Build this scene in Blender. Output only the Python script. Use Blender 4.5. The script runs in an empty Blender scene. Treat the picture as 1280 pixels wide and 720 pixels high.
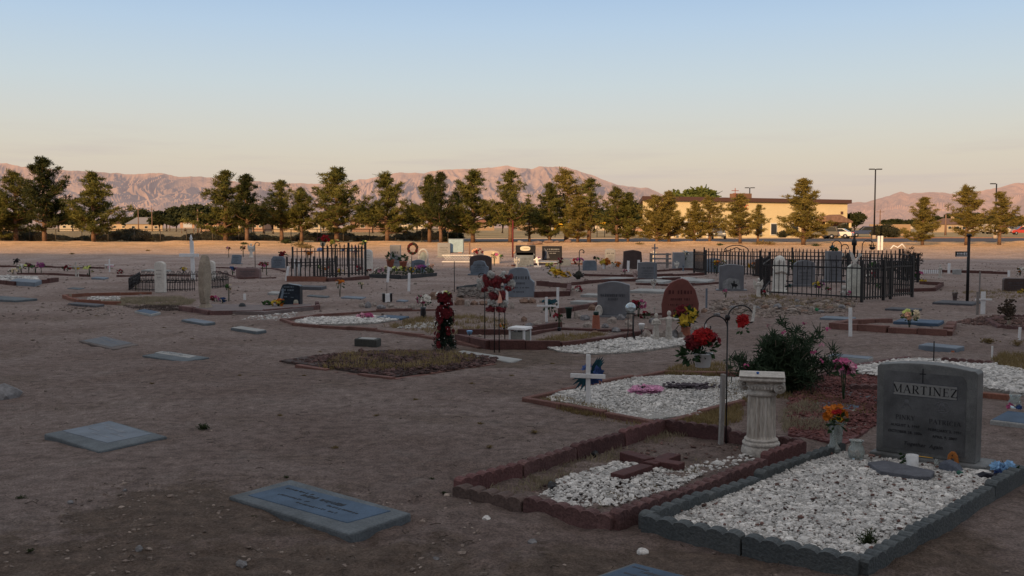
import bpy, bmesh, math, random
import numpy as np
from mathutils import Vector, Matrix, Euler

rnd = random.Random(11)
S = bpy.context.scene
COL = S.collection
PI = math.pi
R = math.radians

# ------------------------------------------------------------------ camera
F = 1244.0          # focal length in pixels of a 1280 px wide picture (35 mm on a 36 mm sensor)
EYE = 1.65          # eye height
PITCH = math.atan(76 / F)
cam_d = bpy.data.cameras.new('camera')
cam = bpy.data.objects.new('camera', cam_d)
COL.objects.link(cam)
cam.location = (0, 0, EYE)
cam.rotation_euler = (PI / 2 - PITCH, 0, 0)
cam_d.sensor_width = 36
cam_d.lens = 36 * F / 1280
cam_d.clip_start = 0.05
cam_d.clip_end = 60000
S.camera = cam

# ------------------------------------------------------------------ noise
def _hash(ix, iy, s):
    n = (ix * 374761393 + iy * 668265263 + s * 982451653) & 0xffffffff
    n = ((n ^ (n >> 13)) * 1274126177) & 0xffffffff
    return ((n ^ (n >> 16)) & 0xffff) / 65535.0
def vn(x, y, s=0):
    x = np.asarray(x, dtype=float); y = np.asarray(y, dtype=float)
    ix = np.floor(x).astype(np.int64); iy = np.floor(y).astype(np.int64)
    fx = x - ix; fy = y - iy
    fx = fx * fx * (3 - 2 * fx); fy = fy * fy * (3 - 2 * fy)
    a = _hash(ix, iy, s); b = _hash(ix + 1, iy, s); c = _hash(ix, iy + 1, s); d = _hash(ix + 1, iy + 1, s)
    return (a + (b - a) * fx) * (1 - fy) + (c + (d - c) * fx) * fy
def fbm(x, y, o=4, s=0):
    r = 0; a = .5
    for i in range(o):
        r = r + a * vn(x * 2 ** i, y * 2 ** i, s + i * 7); a *= .5
    return r

def relief(x, y):
    """height of the ground (m)"""
    x = np.asarray(x, dtype=float); y = np.asarray(y, dtype=float)
    z = .10 * (fbm(x * .35 + 5, y * .35, 2, 3) - .37)
    z = z + .012 * (vn(x * 3, y * 3, 9) - .5)
    bank = np.exp(-((y - 97 + .0 * x) / 3.0) ** 2) * (0.10 + .55 * np.clip(vn(x * .16, y * .1, 21) - .45, 0, 1))
    return z * np.clip((150 - y) / 60, 0, 1) + bank * (y > 80)
def fine(x, y):
    near = np.clip((26 - y) / 14, 0, 1)
    dist = .040 * np.abs(vn(x * 2.1, y * 2.1, 31) - .5) + .034 * (vn(x * 5.5, y * 5.5, 32) - .5) + .022 * (vn(x * 14, y * 14, 33) - .5) + .010 * (vn(x * 31, y * 31, 34) - .5)
    rough = np.clip((fbm(x * .5, y * .5, 3, 77) - .35) * 4, .25, 1)
    far = .16 * (vn(x * .7, y * 1.6, 41) - .5) * np.clip((y - 45) / 20, 0, 1) * (y < 112)
    return dist * near * rough + far
def gz(x, y):
    return float(relief(x, y))

def ray(px, py):
    a = (px - 640) / F; v = (360 - py) / F
    c, s = math.cos(PITCH), math.sin(PITCH)
    return Vector((a, c + v * s, -s + v * c))
def G(px, py, z=None):
    """the spot on the ground seen at this pixel of the photograph (1280 x 720), z = height of a level plane"""
    d = ray(px, py)
    zz = 0 if z is None else z
    for _ in range(4):
        t = (zz - EYE) / d.z
        p = Vector((0, 0, EYE)) + d * t
        if z is None: zz = gz(p.x, p.y)
    return p
def MPP(py):      # metres per pixel for things standing at picture row py
    return G(640, py).y / F

# ------------------------------------------------------------------ materials
def srgb(r, g, b):
    f = lambda c: (c / 255 / 12.92) if c <= 10 else ((c / 255 + .055) / 1.055) ** 2.4
    return (f(r), f(g), f(b))
def N(nt, t, **kw):
    n = nt.nodes.new(t)
    for k, v in kw.items():
        if k in n.inputs: n.inputs[k].default_value = v
        else: setattr(n, k, v)
    return n
_m = {}
def mat(name, col, rough=.8, var=.2, scale=6., bump=.15, bscale=None, metal=0., spec=.3, col2=None, patch=None, coord='Object', trans=0, emit=None, stretch=None):
    if name in _m: return _m[name]
    m = bpy.data.materials.new(name); m.use_nodes = True
    nt = m.node_tree; L = nt.links.new
    p = nt.nodes['Principled BSDF']
    tc = N(nt, 'ShaderNodeTexCoord')
    src = tc.outputs[coord]
    if stretch:
        mp = N(nt, 'ShaderNodeMapping'); mp.inputs['Scale'].default_value = stretch
        L(src, mp.inputs['Vector']); src = mp.outputs[0]
    nz = N(nt, 'ShaderNodeTexNoise', Scale=scale, Detail=5., Roughness=.65); L(src, nz.inputs['Vector'])
    rp = N(nt, 'ShaderNodeMapRange'); rp.inputs[1].default_value = .32; rp.inputs[2].default_value = .68
    L(nz.outputs['Fac'], rp.inputs[0])
    mx = N(nt, 'ShaderNodeMix', data_type='RGBA')
    c1 = tuple(c * (1 - var) for c in col) + (1,)
    c2 = (col2 if col2 else tuple(min(1, c * (1 + var)) for c in col)); c2 = tuple(c2) + (1,)
    mx.inputs[6].default_value = c1; mx.inputs[7].default_value = c2
    L(rp.outputs[0], mx.inputs[0])
    oi = N(nt, 'ShaderNodeObjectInfo')
    fine_ = N(nt, 'ShaderNodeTexNoise', Scale=(bscale or scale * 9), Detail=3.); L(src, fine_.inputs['Vector'])
    sp = N(nt, 'ShaderNodeMapRange'); sp.inputs[1].default_value = .35; sp.inputs[2].default_value = .65; sp.inputs[3].default_value = 1 - var * .7; sp.inputs[4].default_value = 1 + var * .5
    L(fine_.outputs['Fac'], sp.inputs[0])
    mu = N(nt, 'ShaderNodeVectorMath', operation='SCALE'); L(mx.outputs[2], mu.inputs[0]); L(sp.outputs[0], mu.inputs['Scale'])
    L(mu.outputs[0], p.inputs['Base Color'])
    p.inputs['Roughness'].default_value = rough; p.inputs['Metallic'].default_value = metal
    p.inputs['Specular IOR Level'].default_value = spec
    if trans: p.inputs['Transmission Weight'].default_value = trans; p.inputs['IOR'].default_value = 1.3
    if bump:
        b = N(nt, 'ShaderNodeBump', Strength=bump, Distance=.02); L(fine_.outputs['Fac'], b.inputs['Height']); L(b.outputs[0], p.inputs['Normal'])
    if emit:
        p.inputs['Emission Color'].default_value = tuple(emit[:3]) + (1,); p.inputs['Emission Strength'].default_value = emit[3]
    _m[name] = m
    return m

def leafmat(name, c, var=.35, scale=1.5, c2=None, rough=.7):
    """leaf colour that differs from clump to clump"""
    if name in _m: return _m[name]
    m = mat(name, c, rough=rough, var=var, scale=scale, bump=0, spec=.15, col2=c2)
    nt = m.node_tree; L = nt.links.new
    p = nt.nodes['Principled BSDF']; out = nt.nodes['Material Output']
    tr = N(nt, 'ShaderNodeBsdfTranslucent'); tr.inputs['Color'].default_value = tuple(min(1, x * 1.3) for x in c) + (1,)
    ms = N(nt, 'ShaderNodeMixShader'); ms.inputs[0].default_value = .22
    L(p.outputs[0], ms.inputs[1]); L(tr.outputs[0], ms.inputs[2]); L(ms.outputs[0], out.inputs['Surface'])
    return m

# ------------------------------------------------------------------ mesh building
class MB:
    def __init__(s): s.v = []; s.f = []; s.sm = []
    def add(s, vs, fs, smooth=False, M=None):
        o = len(s.v)
        if M is not None: vs = [tuple(M @ Vector(v)) for v in vs]
        s.v += [tuple(v) for v in vs]; s.f += [tuple(i + o for i in f) for f in fs]; s.sm += [smooth] * len(fs)
        return s
    def box(s, c, d, rz=0, M=None, top=1.):
        x, y, z = [k / 2 for k in d]
        vs = [(-x, -y, -z), (x, -y, -z), (x, y, -z), (-x, y, -z), (-x * top, -y * top, z), (x * top, -y * top, z), (x * top, y * top, z), (-x * top, y * top, z)]
        T = Matrix.Translation(c) @ Matrix.Rotation(rz, 4, 'Z')
        if M is not None: T = T @ M
        return s.add(vs, [(3, 2, 1, 0), (4, 5, 6, 7), (0, 1, 5, 4), (1, 2, 6, 5), (2, 3, 7, 6), (3, 0, 4, 7)], False, T)
    def prism(s, prof, y0, y1, M=None):      # outline in x,z pushed from y0 to y1
        n = len(prof)
        vs = [(x, y0, z) for x, z in prof] + [(x, y1, z) for x, z in prof]
        fs = [tuple(range(n)), tuple(range(2 * n - 1, n - 1, -1))] + [(i, i + n, (i + 1) % n + n, (i + 1) % n) for i in range(n)]
        return s.add(vs, fs, False, M)
    def slab(s, pts, z0, z1, M=None):        # outline in x,y pushed from z0 to z1
        n = len(pts)
        vs = [(p[0], p[1], z0) for p in pts] + [(p[0], p[1], z1) for p in pts]
        fs = [tuple(range(n - 1, -1, -1)), tuple(range(n, 2 * n))] + [(i, (i + 1) % n, (i + 1) % n + n, i + n) for i in range(n)]
        return s.add(vs, fs, False, M)
    def tube(s, pts, r, n=6, cap=True, flat=None):
        pts = [Vector(p) for p in pts]; m = len(pts)
        rr = r if isinstance(r, (list, tuple)) else [r] * m
        vs = []; up = Vector((0, 0, 1))
        for i, p in enumerate(pts):
            t = (pts[min(i + 1, m - 1)] - pts[max(i - 1, 0)]).normalized()
            a = t.cross(up)
            if a.length < .05: a = t.cross(Vector((1, 0, 0)))
            a.normalize(); b = t.cross(a).normalized()
            for k in range(n):
                q = 2 * PI * k / n
                vs.append(p + (a * math.cos(q) + b * math.sin(q) * (flat or 1)) * rr[i])
        fs = [(i * n + k, i * n + (k + 1) % n, (i + 1) * n + (k + 1) % n, (i + 1) * n + k) for i in range(m - 1) for k in range(n)]
        if cap: fs += [tuple(range(n - 1, -1, -1)), tuple(range((m - 1) * n, m * n))]
        return s.add(vs, fs, True)
    def lathe(s, prof, n=16, c=(0, 0, 0), flute=0, M=None):
        vs = []
        for r, z in prof:
            for k in range(n):
                q = 2 * PI * k / n
                rr = r * (1 - (flute if k % 2 else 0))
                vs.append((c[0] + rr * math.cos(q), c[1] + rr * math.sin(q), c[2] + z))
        m = len(prof)
        fs = [(i * n + k, i * n + (k + 1) % n, (i + 1) * n + (k + 1) % n, (i + 1) * n + k) for i in range(m - 1) for k in range(n)]
        fs += [tuple(range(n - 1, -1, -1)), tuple(range((m - 1) * n, m * n))]
        return s.add(vs, fs, flute == 0, M)
    def blob(s, c, r, jit=.2, rn=rnd, sub=1, smooth=False, rot=None):
        vs, fs = ICO[sub]
        rx, ry, rz_ = r if isinstance(r, (tuple, list)) else (r, r, r)
        T = (rot or Matrix.Rotation(rn.uniform(0, 6.28), 4, 'Z'))
        out = []
        for v in vs:
            k = 1 + rn.uniform(-jit, jit)
            w = T @ Vector((v[0] * rx * k, v[1] * ry * k, v[2] * rz_ * k))
            out.append((c[0] + w.x, c[1] + w.y, c[2] + w.z))
        return s.add(out, fs, smooth)
    def build(s, name, m, parent=None, bevel=0, loc=None, seg=2, autos=False):
        me = bpy.data.meshes.new(name); me.from_pydata(s.v, [], s.f); 
        me.polygons.foreach_set('use_smooth', s.sm)
        me.materials.append(m); me.update()
        o = bpy.data.objects.new(name, me); COL.objects.link(o)
        if parent: o.parent = parent
        if loc: o.location = loc
        if bevel:
            b = o.modifiers.new('bevel', 'BEVEL'); b.width = bevel; b.segments = seg; b.limit_method = 'ANGLE'; b.angle_limit = R(35)
        return o
def _ico(sub):
    b = bmesh.new(); bmesh.ops.create_icosphere(b, subdivisions=sub, radius=1)
    b.verts.ensure_lookup_table()
    r = ([tuple(v.co) for v in b.verts], [tuple(v.index for v in f.verts) for f in b.faces]); b.free(); return r
ICO = {1: _ico(1), 2: _ico(2), 3: _ico(3)}

def npmesh(name, V, Fc, m, parent=None, smooth=False):
    me = bpy.data.meshes.new(name)
    V = np.asarray(V, dtype=np.float32); Fc = np.asarray(Fc, dtype=np.int32)
    k = Fc.shape[1]
    me.vertices.add(len(V)); me.vertices.foreach_set('co', V.ravel())
    me.loops.add(Fc.size); me.loops.foreach_set('vertex_index', Fc.ravel())
    me.polygons.add(len(Fc)); me.polygons.foreach_set('loop_start', np.arange(0, Fc.size, k, dtype=np.int32))
    me.polygons.foreach_set('use_smooth', np.full(len(Fc), smooth))
    me.materials.append(m); me.update(calc_edges=True); me.validate()
    o = bpy.data.objects.new(name, me); COL.objects.link(o)
    if parent: o.parent = parent
    return o

def tag(o, label=None, cat=None, group=None, kind=None):
    if label: o['label'] = label
    if cat: o['category'] = cat
    if group: o['group'] = group
    if kind: o['kind'] = kind
    return o
def thing(name, label, cat, loc=(0, 0, 0), rz=0, group=None):
    o = bpy.data.objects.new(name, None); COL.objects.link(o)
    o.empty_display_size = .2
    o.location = loc; o.rotation_euler = (0, 0, rz)
    return tag(o, label, cat, group)
KIDS = {}
def dup(src, label, loc=None, rz=None, sc=None, group=None):
    """a copy of a thing with copies of its parts and sub-parts"""
    if src.name not in KIDS: KIDS[src.name] = [(c, list(c.children)) for c in src.children]
    n = src.copy(); COL.objects.link(n)
    if loc is not None: n.location = loc
    if rz is not None: n.rotation_euler = (0, 0, rz)
    if sc is not None: n.scale = sc if isinstance(sc, tuple) else (sc, sc, sc)
    n['label'] = label
    if group: n['group'] = group
    for c, gs in KIDS[src.name]:
        k = c.copy(); COL.objects.link(k); k.parent = n
        for g in gs:
            q = g.copy(); COL.objects.link(q); q.parent = k
    return n
def textpart(body, size, m, parent, loc, rot=(PI / 2, 0, 0), name='lettering', extrude=.002, align='CENTER', sx=1.0, shear=0):
    cu = bpy.data.curves.new(name, 'FONT'); cu.body = body; cu.size = size; cu.extrude = extrude
    cu.align_x = align; cu.align_y = 'CENTER'; cu.space_character = 1.05; cu.shear = shear
    t = bpy.data.objects.new(name, cu); COL.objects.link(t)
    dg = bpy.context.evaluated_depsgraph_get(); dg.update()
    me = bpy.data.meshes.new_from_object(t.evaluated_get(dg))
    bpy.data.objects.remove(t); bpy.data.curves.remove(cu)
    me.materials.clear(); me.materials.append(m)
    o = bpy.data.objects.new(name, me); COL.objects.link(o); o.parent = parent
    o.location = loc; o.rotation_euler = rot; o.scale = (sx, 1, 1)
    return o
# ------------------------------------------------------------------ light
SUN_AZ = R(24)      # the light travels away from the camera and to the right
SUN_EL = R(13.5)
sd = bpy.data.lights.new('sun', 'SUN'); sd.energy = 5.0; sd.angle = R(.5); sd.color = (1, .62, .29)
so = bpy.data.objects.new('sun', sd); COL.objects.link(so)
ldir = Vector((math.sin(SUN_AZ) * math.cos(SUN_EL), math.cos(SUN_AZ) * math.cos(SUN_EL), -math.sin(SUN_EL)))
so.rotation_euler = ldir.to_track_quat('-Z', 'Y').to_euler()
w = bpy.data.worlds.new('World'); S.world = w; w.use_nodes = True
nt = w.node_tree; L = nt.links.new
bg = nt.nodes['Background']
sky = N(nt, 'ShaderNodeTexSky', sky_type='NISHITA'); sky.sun_disc = False
sky.sun_elevation = SUN_EL; sky.sun_rotation = PI + SUN_AZ; sky.air_density = 1.0; sky.dust_density = 1.6; sky.ozone_density = 1.5
# colour balance of the evening sky by height above the horizon
tc = N(nt, 'ShaderNodeTexCoord'); sep = N(nt, 'ShaderNodeSeparateXYZ'); L(tc.outputs['Generated'], sep.inputs[0])
ramp = N(nt, 'ShaderNodeValToRGB'); L(sep.outputs['Z'], ramp.inputs[0])
def stops(r, lst):
    e = r.color_ramp.elements
    while len(e) < len(lst): e.new(.5)
    for i, (p, c) in enumerate(lst): e[i].position = p; e[i].color = tuple(c) + (1,)
SKYSTOPS = [(0.0, srgb(206, 186, 172)), (.03, srgb(213, 195, 180)), (.067, srgb(217, 207, 190)), (.091, srgb(215, 212, 201)), (.115, srgb(210, 214, 211)), (.138, srgb(204, 215, 219)), (.158, srgb(198, 213, 223)), (.193, srgb(186, 208, 229)), (.222, srgb(174, 200, 228)), (.34, srgb(164, 188, 214)), (.55, srgb(196, 196, 198)), (1., srgb(194, 190, 190))]
stops(ramp, SKYSTOPS)
sc_ = N(nt, 'ShaderNodeVectorMath', operation='SCALE'); sc_.inputs['Scale'].default_value = 10.0
L(ramp.outputs[0], sc_.inputs[0])
# thin cloud streaks low above the horizon
mp = N(nt, 'ShaderNodeMapping'); mp.inputs['Scale'].default_value = (3, 3, 42); L(tc.outputs['Generated'], mp.inputs[0])
cn = N(nt, 'ShaderNodeTexNoise', Scale=1.6, Detail=5., Roughness=.55); L(mp.outputs[0], cn.inputs['Vector'])
cr = N(nt, 'ShaderNodeMapRange'); cr.inputs[1].default_value = .52; cr.inputs[2].default_value = .75; cr.inputs[3].default_value = 0; cr.inputs[4].default_value = .5; L(cn.outputs['Fac'], cr.inputs[0])
cz = N(nt, 'ShaderNodeMapRange'); cz.inputs[1].default_value = .105; cz.inputs[2].default_value = .06; L(sep.outputs['Z'], cz.inputs[0])
cm = N(nt, 'ShaderNodeMath', operation='MULTIPLY'); L(cr.outputs[0], cm.inputs[0]); L(cz.outputs[0], cm.inputs[1])
mc = N(nt, 'ShaderNodeMix', data_type='RGBA'); L(cm.outputs[0], mc.inputs[0]); L(sc_.outputs[0], mc.inputs[6]); mc.inputs[7].default_value = tuple(10 * c for c in srgb(196, 182, 182)) + (1,)
ms = N(nt, 'ShaderNodeMix', data_type='RGBA'); ms.inputs[0].default_value = .95
L(sky.outputs[0], ms.inputs[6]); L(mc.outputs[2], ms.inputs[7])
L(ms.outputs[2], bg.inputs['Color']); bg.inputs['Strength'].default_value = .1
S.view_settings.view_transform = 'Standard'; S.view_settings.look = 'None'; S.view_settings.exposure = 0

# ------------------------------------------------------------------ ground
def ground_mat():
    m = bpy.data.materials.new('dirt'); m.use_nodes = True
    nt = m.node_tree; L = nt.links.new; p = nt.nodes['Principled BSDF']
    tc = N(nt, 'ShaderNodeTexCoord'); P = tc.outputs['Object']
    sep = N(nt, 'ShaderNodeSeparateXYZ'); L(P, sep.inputs[0])
    def noise(s, d=4., r=.6, vec=P):
        n = N(nt, 'ShaderNodeTexNoise', Scale=s, Detail=d, Roughness=r); L(vec, n.inputs['Vector']); return n.outputs['Fac']
    def rng(f, a, b, c=0., d=1.):
        n = N(nt, 'ShaderNodeMapRange'); L(f, n.inputs[0])
        for i, v in enumerate((a, b, c, d)): n.inputs[i + 1].default_value = v
        return n.outputs[0]
    def mix(f, a, b):
        n = N(nt, 'ShaderNodeMix', data_type='RGBA'); L(f, n.inputs[0])
        for i, q in ((6, a), (7, b)):
            if isinstance(q, tuple): n.inputs[i].default_value = q + (1,)
            else: L(q, n.inputs[i])
        return n.outputs[2]
    big = rng(noise(.42, 5.), .40, .60)
    base = mix(big, (.375, .278, .242), (.49, .382, .342))
    def spot(x, y, rx, ry):
        a = N(nt, 'ShaderNodeVectorMath', operation='SUBTRACT'); L(P, a.inputs[0]); a.inputs[1].default_value = (x, y, 0)
        b = N(nt, 'ShaderNodeVectorMath', operation='MULTIPLY'); L(a.outputs[0], b.inputs[0]); b.inputs[1].default_value = (1 / rx, 1 / ry, 0)
        l = N(nt, 'ShaderNodeVectorMath', operation='LENGTH'); L(b.outputs[0], l.inputs[0])
        ad = N(nt, 'ShaderNodeMath', operation='ADD'); L(l.outputs['Value'], ad.inputs[0]); L(rng(noise(2.2, 6., .75), .3, .7, -.55, .55), ad.inputs[1])
        return rng(ad.outputs[0], .75, 1.1, 1, 0)
    br = rng(noise(.8, 6., .75), .54, .64, 0, .55)
    for q in ((-1.75, 5.6, .9, .75), (-1.0, 4.75, .9, .55), (-2.2, 4.7, .9, .5), (.6, 4.75, .8, .4), (2.1, 5.1, .5, .6), (-.2, 12.5, 1.2, 1.2)):
        mxx = N(nt, 'ShaderNodeMath', operation='MAXIMUM'); L(br, mxx.inputs[0]); L(spot(*q), mxx.inputs[1]); br = mxx.outputs[0]
    base = mix(br, base, (.30, .224, .18))
    pale = rng(noise(1.9, 4., .6), .58, .75, 0, .6)
    base = mix(pale, base, (.46, .385, .345))
    mid = rng(noise(9, 6., .75), .35, .68, .62, 1.28)
    fin = rng(noise(70, 5., .75), .32, .7, .5, 1.45)
    mm = N(nt, 'ShaderNodeMath', operation='MULTIPLY'); L(mid, mm.inputs[0]); L(fin, mm.inputs[1])
    sc = N(nt, 'ShaderNodeVectorMath', operation='SCALE'); L(base, sc.inputs[0]); L(mm.outputs[0], sc.inputs['Scale'])
    # specks of gravel, dark twigs
    vo = N(nt, 'ShaderNodeTexVoronoi', Scale=24.); L(P, vo.inputs['Vector'])
    sp = rng(vo.outputs['Distance'], .10, .16, 1, 0)
    spn = rng(noise(3.3, 3.), .52, .62)
    s2 = N(nt, 'ShaderNodeMath', operation='MULTIPLY'); L(sp, s2.inputs[0]); L(spn, s2.inputs[1])
    c = mix(s2.outputs[0], sc.outputs[0], (.12, .095, .08))
    # sandy bare strip, painted brighter and more orange for low sun; scrub beyond
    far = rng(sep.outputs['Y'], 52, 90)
    sunlit_sand = mix(rng(noise(.5, 5.), .4, .6), (.58, .335, .165), (.76, .465, .25))
    sunlit_sand2 = N(nt, 'ShaderNodeVectorMath', operation='SCALE'); L(sunlit_sand, sunlit_sand2.inputs[0]); L(mid, sunlit_sand2.inputs['Scale'])
    c = mix(far, c, sunlit_sand2.outputs[0])
    fld = rng(sep.outputs['Y'], 106, 112)
    c = mix(fld, c, mix(rng(noise(.09, 4.), .4, .6), (.20, .15, .08), (.36, .27, .15)))
    hz = rng(sep.outputs['Y'], 300, 3500)
    c = mix(hz, c, (.34, .25, .21))
    # near dirt painted darker, standing in for vignette and blocked sky; farther dirt lighter
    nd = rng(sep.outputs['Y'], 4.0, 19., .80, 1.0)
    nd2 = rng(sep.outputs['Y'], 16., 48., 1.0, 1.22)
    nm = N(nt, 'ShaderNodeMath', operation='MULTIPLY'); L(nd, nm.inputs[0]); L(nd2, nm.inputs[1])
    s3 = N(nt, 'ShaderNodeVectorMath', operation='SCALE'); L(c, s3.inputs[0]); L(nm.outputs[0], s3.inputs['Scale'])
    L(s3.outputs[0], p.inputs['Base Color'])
    p.inputs['Roughness'].default_value = .95; p.inputs['Specular IOR Level'].default_value = .1
    hb = N(nt, 'ShaderNodeMath', operation='ADD'); L(noise(26, 6., .7), hb.inputs[0]); L(noise(110, 3., .7), hb.inputs[1])
    b = N(nt, 'ShaderNodeBump', Strength=1.0, Distance=.05); L(hb.outputs[0], b.inputs['Height'])
    b2 = N(nt, 'ShaderNodeBump', Strength=.5, Distance=.5); L(noise(1.3, 5., .7), b2.inputs['Height']); L(b.outputs[0], b2.inputs['Normal'])
    # coarse clods only where the ground is far away
    mb = N(nt, 'ShaderNodeMix', data_type='VECTOR'); L(far, mb.inputs[0]); L(b.outputs[0], mb.inputs[4]); L(b2.outputs[0], mb.inputs[5])
    L(mb.outputs[1], p.inputs['Normal'])
    return m
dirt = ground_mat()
ys = [-90, -60, -40, -20, -8, -3, -1, 0, 1, 2, 2.6]
y = 3.0
while y < 112: ys.append(y); y *= 1.0078
while y < 1500: ys.append(y); y *= 1.03
while y < 30000: ys.append(y); y *= 1.25
ys = np.array(ys)
us = list(np.linspace(-.62, .62, 400)); k = .62
while k < 12: k *= 1.12; us = [-k] + us + [k]
us = np.array(us)
YY, UU = np.meshgrid(ys, us, indexing='ij')
XX = UU * (np.maximum(YY, 0) + 1.5) + UU * 2 * (YY < 3) 
ZZ = relief(XX, YY) * (YY > 1) * (np.abs(UU) < 1.2) + fine(XX, YY) * (YY > 2) * (np.abs(UU) < .9)
nr, nc = YY.shape
idx = np.arange(nr * nc).reshape(nr, nc)
FF = np.stack([idx[:-1, :-1], idx[:-1, 1:], idx[1:, 1:], idx[1:, :-1]], -1).reshape(-1, 4)
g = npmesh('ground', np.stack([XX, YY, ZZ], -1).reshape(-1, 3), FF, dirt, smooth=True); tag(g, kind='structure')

# unseen mound added behind the viewer to keep the low sun off the graves
def shade_mound():
    xs = np.linspace(-170, 110, 721); rows = [(-8, 0), (-18, .25), (-30, .75), (-40, 1.0), (-55, .9), (-90, 0)]
    tx = math.tan(SUN_AZ); te = math.tan(SUN_EL) / math.cos(SUN_AZ)
    V = []
    for yy, k in rows:
        for x in xs:
            # where the shadow of the crest lands: farther out on the left, nearer on the right
            xr = x; x = x - (yy + 40) * tx; lx = x + (60 + 40) * tx
            far = np.interp(lx, [-40, -16, -4, 2, 5, 9, 13, 16, 22, 40], [64, 61, 53, 47, 43, 42, 47, 51, 52, 52])
            far += 2.0 * (float(vn(x * .25, 0, 5)) - .5)
            h = (far + 40) * te
            # a notch cut into the added crest to let a narrow beam through
            for x0, wd, fl in ((-6.6 - 71 * tx, .8, 27.5), (-10.3 - 64 * tx, .4, 22.8)):
                q = (x - x0) / wd
                hb = (fl + 40) * te
                if abs(q) < 1.6: h = min(h, hb + (h - hb) * min(1, abs(q) ** 8))
            V.append((xr, yy, h * k - .1))
    n = len(xs); idx = np.arange(len(V)).reshape(len(rows), n)
    Fc = np.stack([idx[:-1, :-1], idx[:-1, 1:], idx[1:, 1:], idx[1:, :-1]], -1).reshape(-1, 4)
    o = npmesh('shade_mound', V, Fc, dirt); tag(o, kind='structure')
shade_mound()

# ------------------------------------------------------------------ mountains
def hazed_rock_mat(name, c, haze, hs):
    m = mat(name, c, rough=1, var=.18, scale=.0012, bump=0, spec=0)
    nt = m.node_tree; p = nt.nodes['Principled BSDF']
    p.inputs['Emission Color'].default_value = tuple(haze) + (1,); p.inputs['Emission Strength'].default_value = hs  # faint glow put into the rock stands in for air haze
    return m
def mountains(name, prof, D, depth, m, foot=.0, seed=0, rough=1.):
    pxs = np.linspace(prof[0][0], prof[-1][0], 1500)
    yp = np.interp(pxs, [p[0] for p in prof], [p[1] for p in prof])
    yp = yp + 1.5 * (fbm(pxs * .10, pxs * 0, 5, seed) - .47) * 2
    rows = 130
    V = np.zeros((rows + 6, len(pxs), 3))
    for i in range(rows + 6):
        t = i / (rows - 1)
        tt = min(t, 1)
        dd = D - depth * (1 - t)
        H = (284 - yp) / F * D
        x = (pxs - 640) / F * dd
        u = x / 330.; wv = dd / 650.
        wu = u + 1.1 * (vn(u * .7, wv * .9, seed + 3) - .5) + (.5 - tt) * .5
        g1 = 1 - np.abs(2 * vn(wu * 1.5, wv * .45, seed + 1) - 1); g4 = 1 - np.abs(2 * vn(wu * 14, wv * 6, seed + 6) - 1)
        g2 = 1 - np.abs(2 * vn(wu * 3.6 + .4 * vn(u * 3, wv * 3, 8), wv * .8, seed + 2) - 1)
        g3 = 1 - np.abs(2 * vn(wu * 7.5, wv * 3.0, seed + 4) - 1)
        er = .46 * g1 + .28 * g2 + .17 * g3 + .09 * g4
        sh = tt ** 1.35
        cut = (tt * (1 - tt) * 4) ** .7 * .95 * rough
        z = H * (sh * (1 - cut * .50) + cut * (er - .42) * (.30 + .70 * tt))
        if t > 1: z = H * (1 - (t - 1) * 3)
        if i == rows - 1: z = H
        V[i, :, 0] = x; V[i, :, 1] = dd; V[i, :, 2] = np.maximum(z, -5) + (0 if i else -20)
    nr, nc = V.shape[:2]; idx = np.arange(nr * nc).reshape(nr, nc)
    Fc = np.stack([idx[:-1, :-1], idx[:-1, 1:], idx[1:, 1:], idx[1:, :-1]], -1).reshape(-1, 4)
    o = npmesh(name, V.reshape(-1, 3), Fc, m, smooth=False); tag(o, kind='structure')
mm = hazed_rock_mat('hazed_mountain_rock', (.29, .195, .14), (.54, .46, .50), .28)
mm2 = hazed_rock_mat('hazed_far_mountain_rock', (.27, .165, .115), (.62, .50, .49), .32)
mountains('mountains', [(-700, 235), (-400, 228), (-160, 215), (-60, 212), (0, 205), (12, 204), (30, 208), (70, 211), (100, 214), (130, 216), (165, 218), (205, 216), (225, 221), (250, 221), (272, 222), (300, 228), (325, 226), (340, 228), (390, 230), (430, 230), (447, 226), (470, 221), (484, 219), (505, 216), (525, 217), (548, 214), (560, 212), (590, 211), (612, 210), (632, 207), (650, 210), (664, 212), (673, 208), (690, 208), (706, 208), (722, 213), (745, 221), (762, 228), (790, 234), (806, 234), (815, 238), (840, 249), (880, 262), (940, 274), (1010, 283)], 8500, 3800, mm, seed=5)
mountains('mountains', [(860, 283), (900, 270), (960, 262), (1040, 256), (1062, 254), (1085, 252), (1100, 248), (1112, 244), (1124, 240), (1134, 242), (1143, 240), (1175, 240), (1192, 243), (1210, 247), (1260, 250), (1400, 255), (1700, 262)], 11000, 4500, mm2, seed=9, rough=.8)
mountains('mountains', [(1150, 283), (1185, 262), (1200, 250), (1214, 240), (1230, 237), (1248, 234), (1262, 230), (1275, 229), (1290, 230), (1330, 226), (1400, 232), (1500, 240), (1900, 260)], 9000, 3000, mm2, seed=14, rough=.8)

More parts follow.
